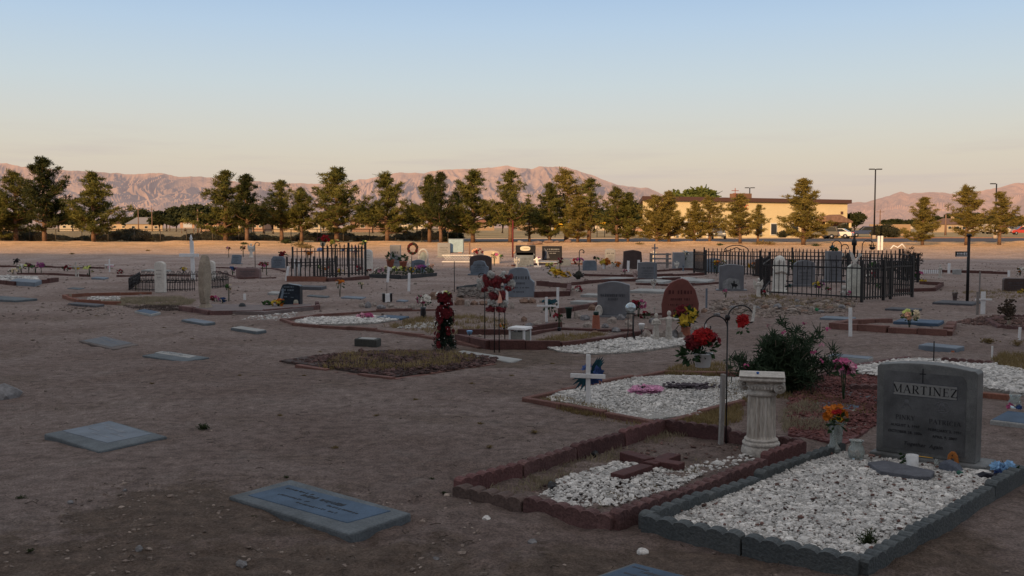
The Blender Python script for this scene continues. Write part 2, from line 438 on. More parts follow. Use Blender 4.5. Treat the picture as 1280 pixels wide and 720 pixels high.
# ------------------------------------------------------------------ trees
bark = mat('pine_bark', (.16, .095, .062), var=.35, scale=3, bump=.4, bscale=25)
dkbark = mat('dark_bark', (.07, .05, .04), var=.3, scale=3, bump=.4, bscale=25)
M_needle = [leafmat('pine_needles', (.066, .088, .024), var=.5, scale=.9, c2=(.23, .21, .055)),
            leafmat('sunlit_olive_needles', (.15, .13, .032), var=.35, scale=.8, c2=(.31, .24, .066)),  # sunlight put into the needle colour of the brighter pines
            leafmat('shaded_needles', (.030, .044, .015), var=.4, scale=.9, c2=(.085, .088, .026))]  # darker needles, with shade from neighbouring pines painted in
def tufts(cs, rng_, per=11, ln=.34, wd=.045, up=.5, nq=1.):
    """short needle clusters (thin quads) at the points cs; returns vertex and face arrays"""
    cs = np.asarray(cs); n = len(cs)
    d = rng_.normal(size=(n, per, 3)); d[..., 2] += up
    d /= np.linalg.norm(d, axis=-1, keepdims=True)
    l = ln * rng_.uniform(.55, 1.15, size=(n, per, 1))
    sidev = np.cross(d, rng_.normal(size=(n, per, 3))); sidev /= np.linalg.norm(sidev, axis=-1, keepdims=True) + 1e-6
    c = cs[:, None, :] + rng_.normal(scale=ln * .22, size=(n, per, 3))
    a = c - sidev * wd; b = c + sidev * wd; e = c + d * l + sidev * wd * .45; f = c + d * l - sidev * wd * .45
    V = np.stack([a, b, e, f], axis=2).reshape(-1, 3)
    Fc = np.arange(len(V)).reshape(-1, 4)
    return V, Fc
def pine_meshes(seed, h, wide=.30, low=.14, dens=1., lean=0, gap=.15, top='cone'):
    r = random.Random(seed); rg = np.random.default_rng(seed)
    tb = MB(); pts = []
    tr = [(math.sin(k * 1.7 + seed) * .012 * h * k / 8 + lean * k / 8 * h * .05, math.cos(k * 1.3 + seed) * .012 * h * k / 8, h * .97 * k / 8) for k in range(9)]
    tb.tube(tr, [h * .019 * (1 - k / 8.6) + .015 for k in range(9)], 7)
    def trunk(z):
        k = min(7.999, z / (h * .97) * 8); i = int(k); f = k - i
        return Vector(tr[i]).lerp(Vector(tr[i + 1]), f)
    nl = int(62 * dens ** .5)
    cl = []
    for i in range(nl):
        t = (i + r.random()) / nl
        z = h * (low + (.93 - low) * t)
        prof = wide * h * (min(1, .55 + t * 2.2) if t < .3 else 1.0) * (1 - .90 * max(0, t - .12) ** .82)
        Lm = max(.35, prof * r.uniform(.5, 1.6))
        if r.random() < gap: Lm *= .5
        az = r.uniform(0, 2 * PI) if i % 2 else (i * 2.4)
        el = R(r.uniform(4, 34) + 30 * t)
        p0 = trunk(z); dv = Vector((math.cos(az) * math.cos(el), math.sin(az) * math.cos(el), math.sin(el)))
        mid = p0 + dv * Lm * .55 - Vector((0, 0, .03 * Lm)); end = p0 + dv * Lm + Vector((0, 0, r.uniform(.1, .3) * Lm))
        tb.tube([p0, mid, end], [.010 * h * (1 - t * .7), .006 * h * (1 - t * .7), .008], 4, cap=False)
        nb = max(2, int(Lm / .30))
        for b in range(nb):
            f = .34 + .66 * (b + r.random()) / nb
            c = (p0.lerp(mid, f / .55) if f < .55 else mid.lerp(end, (f - .55) / .45))
            sp = .20 * Lm ** .5 * (1.2 - f * .7)
            for q in range(int(4.2 * dens)):
                cl.append((c.x + r.gauss(0, sp), c.y + r.gauss(0, sp), c.z + r.gauss(.06, sp * .42)))
    for q in range(int(26 * dens)):
        z = h * r.uniform(.86, .985); s_ = (h - z) * .28 + .05; p = trunk(min(z, h * .95))
        cl.append((p.x + r.gauss(0, s_), p.y + r.gauss(0, s_), z))
    V, Fc = tufts(cl, rg, per=13, ln=.31, wd=.028, up=.9)
    return tb, V, Fc
PROTO = {}
def pine(key, seed, **kw):
    tb, V, Fc = pine_meshes(seed, 8.5, **kw)
    PROTO[key] = (tb, V, Fc)
pine('a', 3, wide=.27, low=.11); pine('b', 8, wide=.30, low=.13, gap=.3); pine('c', 15, wide=.22, low=.2, gap=.25)
pine('d', 22, wide=.26, low=.07, dens=1.1, gap=.2); pine('e', 31, wide=.23, low=.16, dens=.7, gap=.35, lean=.3); pine('f', 47, wide=.33, low=.07, dens=1.1)
pine('g', 58, wide=.24, low=.18, dens=.85, gap=.3); pine('h', 66, wide=.29, low=.14, dens=.9, gap=.25)
TM = {}
def plant_pine(label, px, base, top, key, needle=0, wpx=None, rz=0., bk=None, group='pine trees along the far side of the cemetery', back=0, name='pine_tree'):
    p = G(px, base); 
    if back: p = p * ((p.y + back) / p.y)
    h = (284 - top) / F * p.y + EYE
    o = thing(name, label, 'tree', (p.x, p.y, gz(p.x, p.y) - .05), rz, group)
    k = (key, needle)
    if k not in TM:
        tb, V, Fc = PROTO[key]
        a = tb.build('trunk', bk or bark, o)
        c = npmesh('crown', V, Fc, M_needle[needle], o)
        TM[k] = (a, c)
    else:
        for q in TM[k]:
            c = q.copy(); COL.objects.link(c); c.parent = o
            if bk and q.name.startswith('trunk'): pass
    s_ = h / 8.5
    ws = s_
    if wpx:
        v = PROTO[key][1]; wd = np.percentile(v[:, 0], 99) - np.percentile(v[:, 0], 1)
        ws = (wpx * 1.22 / F * p.y) / wd
        ws = min(max(ws * 1.05, s_ * .75), s_ * 1.7)
    o.scale = (ws, ws, s_)
    return o
PL = [
 ('bushy pine cut off by the left edge of the view', -6, 303, 232, 'f', 0, 50),
 ('round topped olive green pine, second from the left edge', 20, 303, 214, 'h', 0, 52),
 ('tallest dark pine in the pair by the left edge', 56, 303.4, 196, 'b', 2, 56),
 ('lone cone shaped pine standing left of the houses', 117, 303.2, 214, 'a', 0, 54),
 ('olive green pine with a sunlit trunk, left of a pair behind the white cross', 282, 303.4, 213, 'd', 0, 58),
 ('dark pine touching the lit pine behind the tall white cross', 309, 303.6, 217, 'c', 2, 40),
 ('short pine with a narrow top, left of the picket fence flowers', 352, 303.2, 225, 'g', 0, 40),
 ('smallest pine of the row with a bare lower trunk, behind the black picket fence', 377, 303.2, 234, 'c', 0, 38),
 ('broad pine with spreading side limbs behind the pot of red flowers', 421, 303.2, 209, 'b', 0, 66),
 ('pine with a double trunk right of the broad pine', 484, 303.2, 215, 'a', 0, 54),
 ('narrow pine above the round wreath on its stand', 537, 303.2, 218, 'c', 0, 38),
 ('dark narrow pine touching its lit twin above the white arch', 551, 303.6, 215, 'g', 2, 34),
 ('thin pine with a pale bare trunk behind the row', 571, 302.2, 238, 'e', 2, 30),
 ('tall full pine above the pale blue panel', 591, 303.2, 212, 'a', 0, 56),
 ('tall narrow pine with a long bare trunk above the red post', 638, 303.4, 213, 'g', 0, 42),
 ('small thin grey pine in front of the pale roofs', 662, 302.6, 252, 'e', 0, 34),
 ('bushy green pine left of the reddish pine', 687, 302.4, 228, 'd', 0, 38),
 ('reddish brown pine with a rounded top, tallest right of the centre', 708, 302.2, 212, 'h', 1, 44),
 ('low olive pine at the foot of the reddish pine', 722, 303.4, 244, 'd', 1, 40),
 ('slender pine with a bright forked trunk right of the reddish pine', 736, 303.4, 222, 'e', 0, 46),
 ('rounded low pine left of the pale building', 771, 303.6, 234, 'h', 0, 42),
 ('green pine at the left end of the pale building', 785, 303.6, 240, 'd', 0, 34),
 ('olive pine with a low fork in front of the building corner', 821, 304, 244, 'f', 1, 36),
 ('olive pine with a pale trunk in front of the building', 836, 304, 238, 'a', 1, 40),
 ('small green pine in front of the pale wall', 868, 304, 250, 'd', 1, 30),
 ('loose olive pine with a wide crown in front of the pale wall', 887, 304, 245, 'h', 1, 40),
 ('cone shaped pine below the twin rooftop lamp', 925, 304.4, 243, 'a', 1, 42),
 ('thin bent pine in front of the red sign letters', 947, 304.6, 256, 'e', 1, 36),
 ('largest pine in front of the building, skirted to the ground', 1004, 306, 223, 'd', 1, 60),
 ('egg shaped pine standing alone right of the building', 1153, 305.6, 246, 'd', 1, 52),
 ('tall open pine behind the black sign post', 1208, 306, 232, 'h', 1, 56),
 ('airy sunlit pine near the right edge', 1249, 306.2, 239, 'g', 1, 50),
]
for i, (lb, px, b, t, k, nm, wd) in enumerate(PL):
    plant_pine(lb, px, b, t, k, nm, wd, rz=(i * 2.3) % 6.28)

# broad leaved trees and bushes
def leaf_mesh(seed, R_, n, ln, wd, lobes=9, squash=.8, zc=0., up=.2):
    r = random.Random(seed); rg = np.random.default_rng(seed)
    ls = [(r.uniform(-.6, .6) * R_, r.uniform(-.6, .6) * R_, zc + r.uniform(-.4, .55) * R_ * squash, r.uniform(.28, .5) * R_) for _ in range(lobes)]
    cs = []
    while len(cs) < n:
        x, y, z, q = r.choice(ls)
        d = Vector((r.gauss(0, 1), r.gauss(0, 1), r.gauss(0, 1))).normalized() * q * r.uniform(.6, 1.05)
        cs.append((x + d.x, y + d.y, z + d.z * squash))
    return tufts(cs, rg, per=4, ln=ln, wd=wd, up=up)
M_far = [leafmat('far_leaves', (.030, .042, .020), var=.4, scale=.5, c2=(.075, .080, .030)),
         leafmat('bright_far_leaves', (.10, .13, .03), var=.3, scale=.5, c2=(.17, .18, .05)),
         leafmat('scrub_leaves', (.036, .044, .030), var=.45, scale=1.2, c2=(.085, .082, .05))]
SH = []
for k in range(4):
    V, Fc = leaf_mesh(100 + k, 3.2, 700, .55, .22, zc=4.2)
    tb = MB().tube([(0, 0, 0), (.1, 0, 1.5), (0, .1, 3.2)], [.22, .17, .1], 6)
    for q in range(5): tb.tube([(.1, 0, 1.6 + q * .2), (math.cos(q * 1.3) * 1.6, math.sin(q * 1.3) * 1.6, 4)], [.09, .03], 4)
    o = thing('shade_tree', 'x', 'tree', (0, -60 - k * 8, -30)); tb.build('trunk', dkbark, o); npmesh('crown', V, Fc, M_far[0], o)
    SH.append(o)
FTG = 'dark trees among the far houses'
used = set()
def far_tree(px, d, h, label, mi=0, wide=1., group=FTG):
    k = int(abs(px)) % 4; x = (px - 640) / F * d
    if k not in used: used.add(k); o = SH[k]; o.location = (x, d, 0); o['label'] = label; o['group'] = group; o.rotation_euler = (0, 0, px); o.scale = (h / 6.6 * wide,) * 2 + (h / 6.6,)
    else: o = dup(SH[k], label, (x, d, 0), px, (h / 6.6 * wide, h / 6.6 * wide, h / 6.6), group)
    if mi:
        for c in o.children:
            if c.name.startswith('crown'):
                c.data = c.data.copy(); c.data.materials[0] = M_far[mi]
    return o
FT = [(92, 420, 9, 1.3), (101, 400, 7, 1.2), (147, 480, 6, 1.4), (163, 470, 7, 1.2), (182, 460, 11, 1.0), (200, 420, 8, 1.5), (209, 400, 9, 1.4), (221, 380, 7, 1.5), (232, 400, 11, 1.3), (243, 380, 10, 1.1), (252, 300, 9, 1.2), (264, 300, 8, 1.4), (330, 260, 7, 1.3), (318, 250, 6, 1.5), (342, 255, 6, 1.4), (405, 330, 6, 1.3), (466, 280, 7, 1.5), (521, 250, 7, 1.4), (578, 300, 7, 1.3), (628, 280, 7, 1.4), (668, 250, 7, 1.3), (742, 280, 8, 1.2), (758, 260, 7, 1.3), (792, 300, 10, 1.2), (1120, 700, 8, 1.6), (1136, 640, 7, 1.5), (1108, 900, 9, 1.7), (1148, 500, 6, 1.4), (1170, 420, 7, 1.3), (1188, 500, 9, 1.2), (1220, 420, 8, 1.3), (1238, 400, 7, 1.4), (1262, 500, 9, 1.3), (1275, 450, 7, 1.2), (12, 380, 8, 1.4), (30, 420, 9, 1.3), (74, 360, 7, 1.4), (0, 300, 7, 1.3)]
for i, (px, d, h, wv) in enumerate(FT):
    far_tree(px, d, h, 'dark round tree standing among the far houses', 0, wv)
far_tree(858, 182, 9.6, 'bright green leafy tree rising behind the roof of the pale building', 1, 1.15, 'leafy trees behind the building'); far_tree(846, 186, 8.6, 'lower half of the bright leafy pair behind the pale building roof', 1, 1.2, 'leafy trees behind the building')
far_tree(1067, 165, 4.3, 'small olive tree at the right end of the pale building', 0, 1.1, 'small trees by the parking lot')

# scrub bushes behind the chain link fence
SB = []
for k in range(4):
    V, Fc = leaf_mesh(200 + k, .9, 420, .22, .05, lobes=8, squash=.75, zc=.55, up=.6)
    tb = MB()
    for q in range(6): tb.tube([(0, 0, 0), (math.cos(q) * .35, math.sin(q) * .35, .55)], [.03, .012], 4)
    o = thing('scrub_bush', 'grey green scrub bush growing behind the chain link fence', 'bush', (0, -80 - 4 * k, -30), group='scrub bushes behind the chain link fence')
    tb.build('stems', dkbark, o); npmesh('foliage', V, Fc, M_far[2], o); SB.append(o)
first = [True] * 4
def scrub(px, d, h, w_, label='grey green scrub bush growing behind the chain link fence', group='scrub bushes behind the chain link fence'):
    k = rnd.randrange(4); x = (px - 640) / F * d
    s = (w_, w_, h)
    if first[k]: first[k] = False; o = SB[k]; o.location = (x, d, gz(x, d)); o.scale = s; o['label'] = label; o['group'] = group; return o
    return dup(SB[k], label, (x, d, gz(x, d)), rnd.uniform(0, 6), s, group)
for i in range(88):
    px = -20 + i * 6.7 + rnd.uniform(-2, 2); d = rnd.uniform(112, 128)
    scrub(px, d, rnd.uniform(.7, 1.25) * (.8 + .35 * math.sin(px * .05)), rnd.uniform(.9, 1.7))
for px, d, h_, w_ in [(815, 150, 1.1, 1.2), (842, 158, 1.3, 1.3), (860, 150, 1.0, 1.), (980, 150, 1., 1.2), (1052, 145, 2.1, 1.1), (1058, 148, 1.6, 1.2), (1096, 150, 1.7, 1.4), (1106, 152, 1.9, 1.5), (1116, 150, 1.4, 1.2)]:
    scrub(px, d, h_, w_, 'round green bush beside the parking lot', 'bushes beside the parking lot')

# chain link fence
gal = mat('galvanised', (.10, .085, .07), rough=.6, metal=.2, var=.2, bump=0)
o = thing('chain_link_fence', 'low chain link fence running behind the left half of the pines', 'fence', (0, 0, 0))
x0, x1, yf = (-60 - 640) / F * 110.5, (560 - 640) / F * 110.5, 110.5
npst = 20
pm = MB(); pm.tube([(0, 0, 0), (0, 0, 1.45)], .045, 6)
pp = None
for i in range(npst):
    x = x0 + (x1 - x0) * i / (npst - 1)
    if pp is None: pp = pm.build('post', gal, o); q = pp
    else: q = pp.copy(); COL.objects.link(q)
    q.parent = o; q.location = (x, yf, 0)
MB().tube([(x0, yf, 1.42), (x1, yf, 1.42)], .035, 6).build('top_rail', gal, o)
wm = MB(); x = x0
while x < x1 - 1.3:
    wm.tube([(x, yf + .06, .05), (x + 1.35, yf + .06, 1.4)], .006, 3, cap=False); wm.tube([(x + 1.35, yf + .08, .05), (x, yf + .08, 1.4)], .006, 3, cap=False); x += .16
wm.build('wire_mesh', gal, o)

# ------------------------------------------------------------------ road
def strip(name, pts, z, m, sub=8):
    P = [G(*p, z=0) for p in pts]
    mb = MB(); mb.add([(p.x, p.y, z) for p in P], [tuple(range(len(P)))])
    o = mb.build(name, m); tag(o, kind='structure'); return o
asph = mat('asphalt', (.060, .058, .068), rough=.9, var=.2, scale=.6, bump=.1)
walk = mat('sidewalk_concrete', (.42, .33, .25), rough=.9, var=.12, scale=.5, bump=.1)
redd = mat('reddish_gravel', (.34, .17, .09), rough=1, var=.25, scale=.4, bump=.2)
def yd(a, ya, b, yb, z0, name, m):     # a band of ground between two distances
    P = [((a - 640) / F * ya[0], ya[0]), ((b - 640) / F * yb[0], yb[0]), ((b - 640) / F * yb[1], yb[1]), ((a - 640) / F * ya[1], ya[1])]
    mb = MB(); mb.slab(P, -.05, z0); o = mb.build(name, m); tag(o, kind='structure')
yd(530, (114, 134), 1400, (108.5, 150), .06, 'road', asph)
yd(530, (134.3, 137), 1030, (147, 149.5), .12, 'sidewalk', walk)
yd(1062, (147, 156), 1400, (151, 160), .10, 'gravel_bed', redd)

# ------------------------------------------------------------------ pale building
stucco = mat('cream_stucco', (.72, .58, .34), rough=.9, var=.05, scale=.7, bump=.1, bscale=8)
trimb = mat('brown_trim', (.10, .05, .04), rough=.7, var=.1, bump=0)
tile = mat('roof_tile', (.25, .15, .11), rough=.85, var=.25, scale=2, bump=.3)
glass = mat('dark_glass', (.03, .035, .04), rough=.15, var=.1, bump=0, spec=.6)
whitep = mat('white_paint_far', (.7, .66, .58), rough=.7, var=.05, bump=0)
brownw = mat('brown_wall', (.20, .11, .07), rough=.9, var=.15, scale=1, bump=0)
A = Vector((18.6, 142, 0)); B = Vector((54.1, 161, 0)); ang = math.atan2(B.y - A.y, B.x - A.x); W = (B - A).length
bd = thing('commercial_building', 'long flat roofed cream stucco building with dark brown roof edge', 'building', A, ang)
Hb = 5.66
dv = Vector((18.6, 142, 0)).normalized() * 26; dv = Matrix.Rotation(-ang, 3, 'Z') @ dv
def foot(e, f): return [(-e, -f), (W + e, -f), (W + e + dv.x, dv.y + f), (-e + dv.x, dv.y + f)]
MB().slab(foot(0, 0), -.4, Hb).build('wall', stucco, bd)
MB().slab(foot(.45, .5), Hb - .2, Hb + .4).build('roof', trimb, bd, bevel=.04)
MB().box((23.2, 6, Hb + .85), (2.6, 2.2, .9)).build('rooftop_unit', brownw, bd)
an = MB(); an.tube([(21.2, 5, Hb), (21.2, 5, Hb + 2.1)], .06, 5); an.box((21.2, 5, Hb + 1.7), (1.4, .08, .1)); an.box((21.2, 5, Hb + 1.25), (.9, .08, .1)); an.build('antenna', mat('rust', (.3, .1, .05)), bd)
# porch on the right
px_ = 36.6
MB().prism([(-3.2, 2.55), (2.6, 2.35), (2.6, 2.6), (-.2, 3.65), (-3.2, 3.2)], -2.2, -.003, Matrix.Translation((px_, 0, 0))).build('porch_roof', tile, bd)
MB().box((px_ - .2, -.13, 1.15), (3.4, .25, 2.5)).build('porch_recess', brownw, bd)
for q in (-2.9, 2.2): MB().box((px_ + q, -2.0, 1.2), (.28, .28, 2.4)).build('porch_post', stucco, bd)
MB().box((8.2, -1.0, 2.45), (9.5, 2.0, .22)).build('canopy', whitep, bd, bevel=.03)
for q in range(5): MB().box((4.0 + q * 2.1, -1.7, 1.2), (.2, .2, 2.3)).build('canopy_post', whitep, bd)
for i, q in enumerate((3, 6, 9.3, 13.5, 17.6, 21.6, 24.6, 29.0)):
    wf = MB().box((q, -.03, 1.35), (1.35, .1, 1.9)).build('window_frame', whitep, bd); MB().box((q, -.09, 1.35), (1.1, .06, 1.6)).build('glass', glass, wf)
MB().box((39.0, -.06, 3.95), (.45, .14, .45)).build('wall_lamp', trimb, bd)
textpart('EVC', 1.0, mat('red_letters', (.55, .10, .04), bump=0), bd, (18.6, -.06, 4.65), extrude=.03)
MB().box((39.9, -.12, .9), (.18, .2, 2.4)).build('downpipe', trimb, bd)

# light poles
blk = mat('black_iron', (.012, .010, .011), rough=.5, var=.2, bump=.05, spec=.4)
def lamp_pole(label, px, base, top, double=True, d=None):
    d = d or 2052 / (base - 284); x = (px - 640) / F * d; h = (284 - top) / F * d + EYE
    o = thing('street_lamp', label, 'street lamp', (x, d, 0), 0, 'tall dark lamp posts')
    MB().tube([(0, 0, 0), (0, 0, h)], [.13, .09], 8).build('pole', blk, o)
    MB().lathe([(.28, 0), (.28, .5), (.22, .55)], 12).build('base', walk, o)
    for s in ((-1, 1) if double else (-1,)):
        q = MB().box((s * .5, 0, h), (.75, .3, .14)).build('lamp_head', blk, o, bevel=.02)
        MB().box((s * .14, 0, h - .02), (.3, .06, .06)).build('arm', blk, q)
lamp_pole('tallest twin headed lamp post right of the pale building', 1092, 299, 212)
lamp_pole('twin headed lamp post rising above the roof of the pale building', 936, 0, 235, d=178)
lamp_pole('single headed lamp post by the right edge pine', 1243, 298.5, 230, False)

# cars
tyre = mat('tyre', (.015, .015, .015), rough=.9, bump=0); rim = mat('rim', (.45, .45, .45), rough=.35, metal=.8, bump=0)
hl = mat('headlight', (.7, .7, .65), rough=.2, bump=0); tl = mat('tail_light', (.5, .02, .02), rough=.3, bump=0)
def car(name, label, px, d, rz, paint, kind='sedan'):
    x = (px - 640) / F * d
    o = thing(name, label, {'sedan': 'car', 'suv': 'car', 'pickup': 'pickup truck'}[kind], (x, d, gz(x, d) * 0 + .06), rz)
    h = {'sedan': 1.42, 'suv': 1.72, 'pickup': 1.75}[kind]; Lc = {'sedan': 4.5, 'suv': 4.6, 'pickup': 5.4}[kind]; hw = .86
    if kind == 'sedan': body = [(-2.2, .35), (-2.25, .75), (-2.1, .92), (-1.2, .98), (1.0, .95), (1.9, .86), (2.2, .7), (2.22, .35)]; cab = [(-1.75, .95), (-1.0, 1.40), (.25, 1.42), (1.1, .95)]
    elif kind == 'suv': body = [(-2.25, .4), (-2.3, .9), (-2.2, 1.08), (1.1, 1.05), (2.1, .98), (2.3, .8), (2.3, .4)]; cab = [(-2.2, 1.06), (-2.0, 1.70), (.4, 1.72), (1.2, 1.05)]
    else: body = [(-2.7, .5), (-2.7, 1.05), (-.9, 1.08), (1.4, 1.08), (2.5, 1.0), (2.7, .8), (2.7, .5)]; cab = [(-.95, 1.06), (-.8, 1.72), (.6, 1.74), (1.35, 1.06)]
    MB().prism(body, -hw, hw).build('body', paint, o, bevel=.08, seg=3)
    cx = sum(c[0] for c in cab) / 4
    ci = [(cx + (c[0] - cx) * .88, 1.0 + (c[1] - 1.0) * .86 + .01) for c in cab]
    MB().prism(cab, -hw + .12, hw - .12).build('cabin', paint, o, bevel=.06, seg=3)
    MB().prism(ci, -hw + .10, hw - .10).build('side_window', glass, o)
    e = cab; 
    for (a, b) in ((e[0], e[1]), (e[3], e[2])):
        s = -1 if a[0] < b[0] else 1
        dx = .03 * s
        P = [(a[0] + (b[0] - a[0]) * t + dx, a[1] + (b[1] - a[1]) * t + .02) for t in (.12, .88)]
        MB().add([(P[0][0], -hw + .22, P[0][1]), (P[0][0], hw - .22, P[0][1]), (P[1][0], hw - .26, P[1][1]), (P[1][0], -hw + .26, P[1][1])], [(0, 1, 2, 3)]).build('windscreen', glass, o)
    for wx in (body[0][0] + .85, body[-1][0] - .85):
        for s in (-1, 1):
            wl = MB().lathe([(.33, -.1), (.33, .1)], 16, M=Matrix.Translation((wx, s * (hw - .06), .33)) @ Matrix.Rotation(PI / 2, 4, 'X')).build('wheel', tyre, o)
            MB().lathe([(.19, -.115), (.19, .115)], 12, M=Matrix.Translation((wx, s * (hw - .06), .33)) @ Matrix.Rotation(PI / 2, 4, 'X')).build('rim', rim, wl)
    for s in (-1, 1):
        MB().box((body[-1][0] + .0, s * .62, .74), (.12, .34, .16)).build('headlight', hl, o); MB().box((body[0][0] - .0, s * .66, .84), (.12, .28, .16)).build('tail_light', tl, o)
    MB().box((body[-1][0] + .02, 0, .45), (.12, 1.2, .16)).build('bumper', blk, o)
paint_ = lambda n, c: mat(n, c, rough=.3, var=.04, bump=0, spec=.5)
car('parked_car', 'dark silver car facing the cemetery from the road', 898, 133, R(-100), paint_('silver_paint', (.16, .17, .19)), 'suv')
car('parked_car', 'white sedan parked in front of the building porch', 1045, 140, R(150), paint_('white_car_paint', (.75, .72, .68)))
car('parked_car', 'black car parked beside the white sedan', 1026, 137, R(160), paint_('black_car_paint', (.02, .02, .025)), 'suv')
car('pickup_truck', 'dark blue pickup truck by the foot of the tallest lamp post', 1084, 160, R(170), paint_('blue_paint', (.03, .05, .12)), 'pickup')
car('parked_car', 'red car at the right edge beyond the road', 1277, 215, R(170), paint_('red_paint', (.4, .04, .03)), 'suv')

# far houses
HC = [mat('cream_house_wall', (.44, .33, .22), var=.06, bump=0), mat('pink_house_wall', (.36, .22, .155), var=.06, bump=0), mat('white_house_wall', (.50, .44, .37), var=.06, bump=0), mat('tan_house_wall', (.32, .22, .14), var=.06, bump=0)]
RC = [mat('brown_house_roof', (.17, .10, .075), var=.15, bump=0), mat('grey_house_roof', (.26, .24, .24), var=.15, bump=0), mat('red_house_roof', (.30, .13, .08), var=.15, bump=0)]
def house(px, d, w_, h, wc, rc, label, rz=0, hip=True):
    x = (px - 640) / F * d
    o = thing('house', label, 'house', (x, d, 0), rz, 'low houses beyond the pines')
    MB().box((0, 0, h / 2), (w_, w_ * .7, h)).build('wall', HC[wc], o)
    rh = w_ * .2; e = .5; a, b = w_ / 2 + e, w_ * .35 + e; rx = w_ * .22 if hip else a
    rf = MB().add([(-a, -b, h), (a, -b, h), (a, b, h), (-a, b, h), (-rx, 0, h + rh), (rx, 0, h + rh)], [(0, 1, 5, 4), (2, 3, 4, 5), (1, 2, 5), (3, 0, 4), (3, 2, 1, 0)]).build('roof', RC[rc], o)
    MB().box((w_ * .2, 0, h + rh), (.8, .8, 1.2)).build('chimney', HC[wc], rf)
    for q in (-.3, .05, .32):
        f = MB().box((w_ * q, -w_ * .35 - .02, h * .55), (1.5, .1, 1.2)).build('window', whitep, o); MB().box((w_ * q, -w_ * .35 - .08, h * .55), (1.25, .06, .95)).build('pane', glass, f)
house(158, 480, 12, 3.2, 0, 0, 'brown roofed house with a bright gable and chimney, left of two utility poles')
house(182, 440, 15, 3.0, 0, 1, 'long low house with a pale roof under the utility poles', .3)
house(92, 430, 9, 3.4, 2, 0, 'small bright house seen between the two pines at the left', .2)
house(4, 400, 14, 3, 0, 0, 'low house behind the leftmost pine')
HS = [(272, 330, 14, 1, 2), (292, 300, 12, 0, 0), (322, 320, 14, 1, 2), (340, 300, 15, 1, 2), (362, 340, 16, 0, 0), (387, 300, 13, 2, 1), (404, 380, 16, 0, 1), (446, 420, 18, 2, 1), (460, 340, 13, 1, 0), (470, 400, 14, 2, 1), (505, 420, 18, 2, 1), (518, 460, 16, 2, 1), (563, 420, 16, 1, 1), (572, 330, 12, 1, 2), (607, 400, 14, 3, 2), (655, 420, 16, 2, 1), (668, 500, 18, 3, 1), (700, 440, 16, 2, 1), (748, 420, 16, 2, 1), (765, 380, 14, 0, 0), (794, 420, 16, 1, 0), (1126, 800, 18, 2, 1), (1135, 760, 20, 2, 1), (1112, 900, 20, 0, 0), (1186, 330, 14, 0, 0), (1195, 420, 18, 0, 2), (1255, 420, 20, 0, 0), (1270, 380, 16, 2, 0), (1225, 520, 20, 2, 1), (1240, 600, 20, 2, 1)]
for i, (px, d, w_, wc, rc) in enumerate(HS):
    house(px + (i * 5 % 7) - 3, d * (1 + (i % 4) * .12), w_ * (.55 + (i * 3 % 5) * .08), 2.6 + (i * 7 % 3) * .5, wc, rc, ['pale', 'pinkish', 'white', 'tan'][wc] + ' walled house with a ' + ['brown', 'grey', 'red'][rc] + ' roof beyond the pines', (i * 1.7) % .8 - .4)
# boundary wall and white vans on the right
bw = MB(); xa, xb = (1086 - 640) / F * 190, (1137 - 640) / F * 190
bw.box(((xa + xb) / 2, 190, 1.1), (xb - xa, .3, 2.2)); o = bw.build('boundary_wall', HC[3], bevel=.03); tag(o, 'tan block boundary wall beyond the parking lot', 'wall')
def van(px, d, rz, label):
    x = (px - 640) / F * d
    o = thing('white_van', label, 'van', (x, d, 0), rz, 'white vans parked beyond the road on the right')
    MB().prism([(-2.8, .5), (-2.8, 2.4), (1.6, 2.4), (2.2, 1.5), (2.9, 1.2), (2.9, .5)], -.95, .95).build('body', HC[2], o, bevel=.06)
    MB().prism([(.9, 1.5), (.9, 2.15), (1.55, 2.15), (2.0, 1.5)], -.97, .97).build('window', glass, o)
    for wx in (-1.8, 1.9):
        for s in (-1, 1): MB().lathe([(.36, -.1), (.36, .1)], 14, M=Matrix.Translation((wx, s * .9, .36)) @ Matrix.Rotation(PI / 2, 4, 'X')).build('wheel', tyre, o)
van(1222, 260, .1, 'white van parked beyond the road, left of a pair'); van(1245, 240, -.1, 'white van parked beyond the road, right of a pair'); van(1232, 330, .2, 'white van farthest back beyond the road')
# yellow play structure / signs
yel = mat('yellow_paint', (.85, .50, .03), rough=.5, var=.05, bump=0)
def booth(px, d, w_, h, label, z0=.6):
    x = (px - 640) / F * d
    o = thing('yellow_banner', label, 'banner', (x, d, 0))
    MB().box((0, 0, z0 + h / 2), (w_, .2, h)).build('panel', yel, o, bevel=.02)
    for s in (-1, 1): MB().tube([(s * w_ * .42, .14, 0), (s * w_ * .42, .14, z0 + h)], .06, 6).build('post', blk, o)
booth(701, 160, 2.2, 1.3, 'bright yellow panel showing between the pines', 1.2); booth(751, 165, 1.5, .5, 'narrow yellow panel above a brown doorway', 2.0)

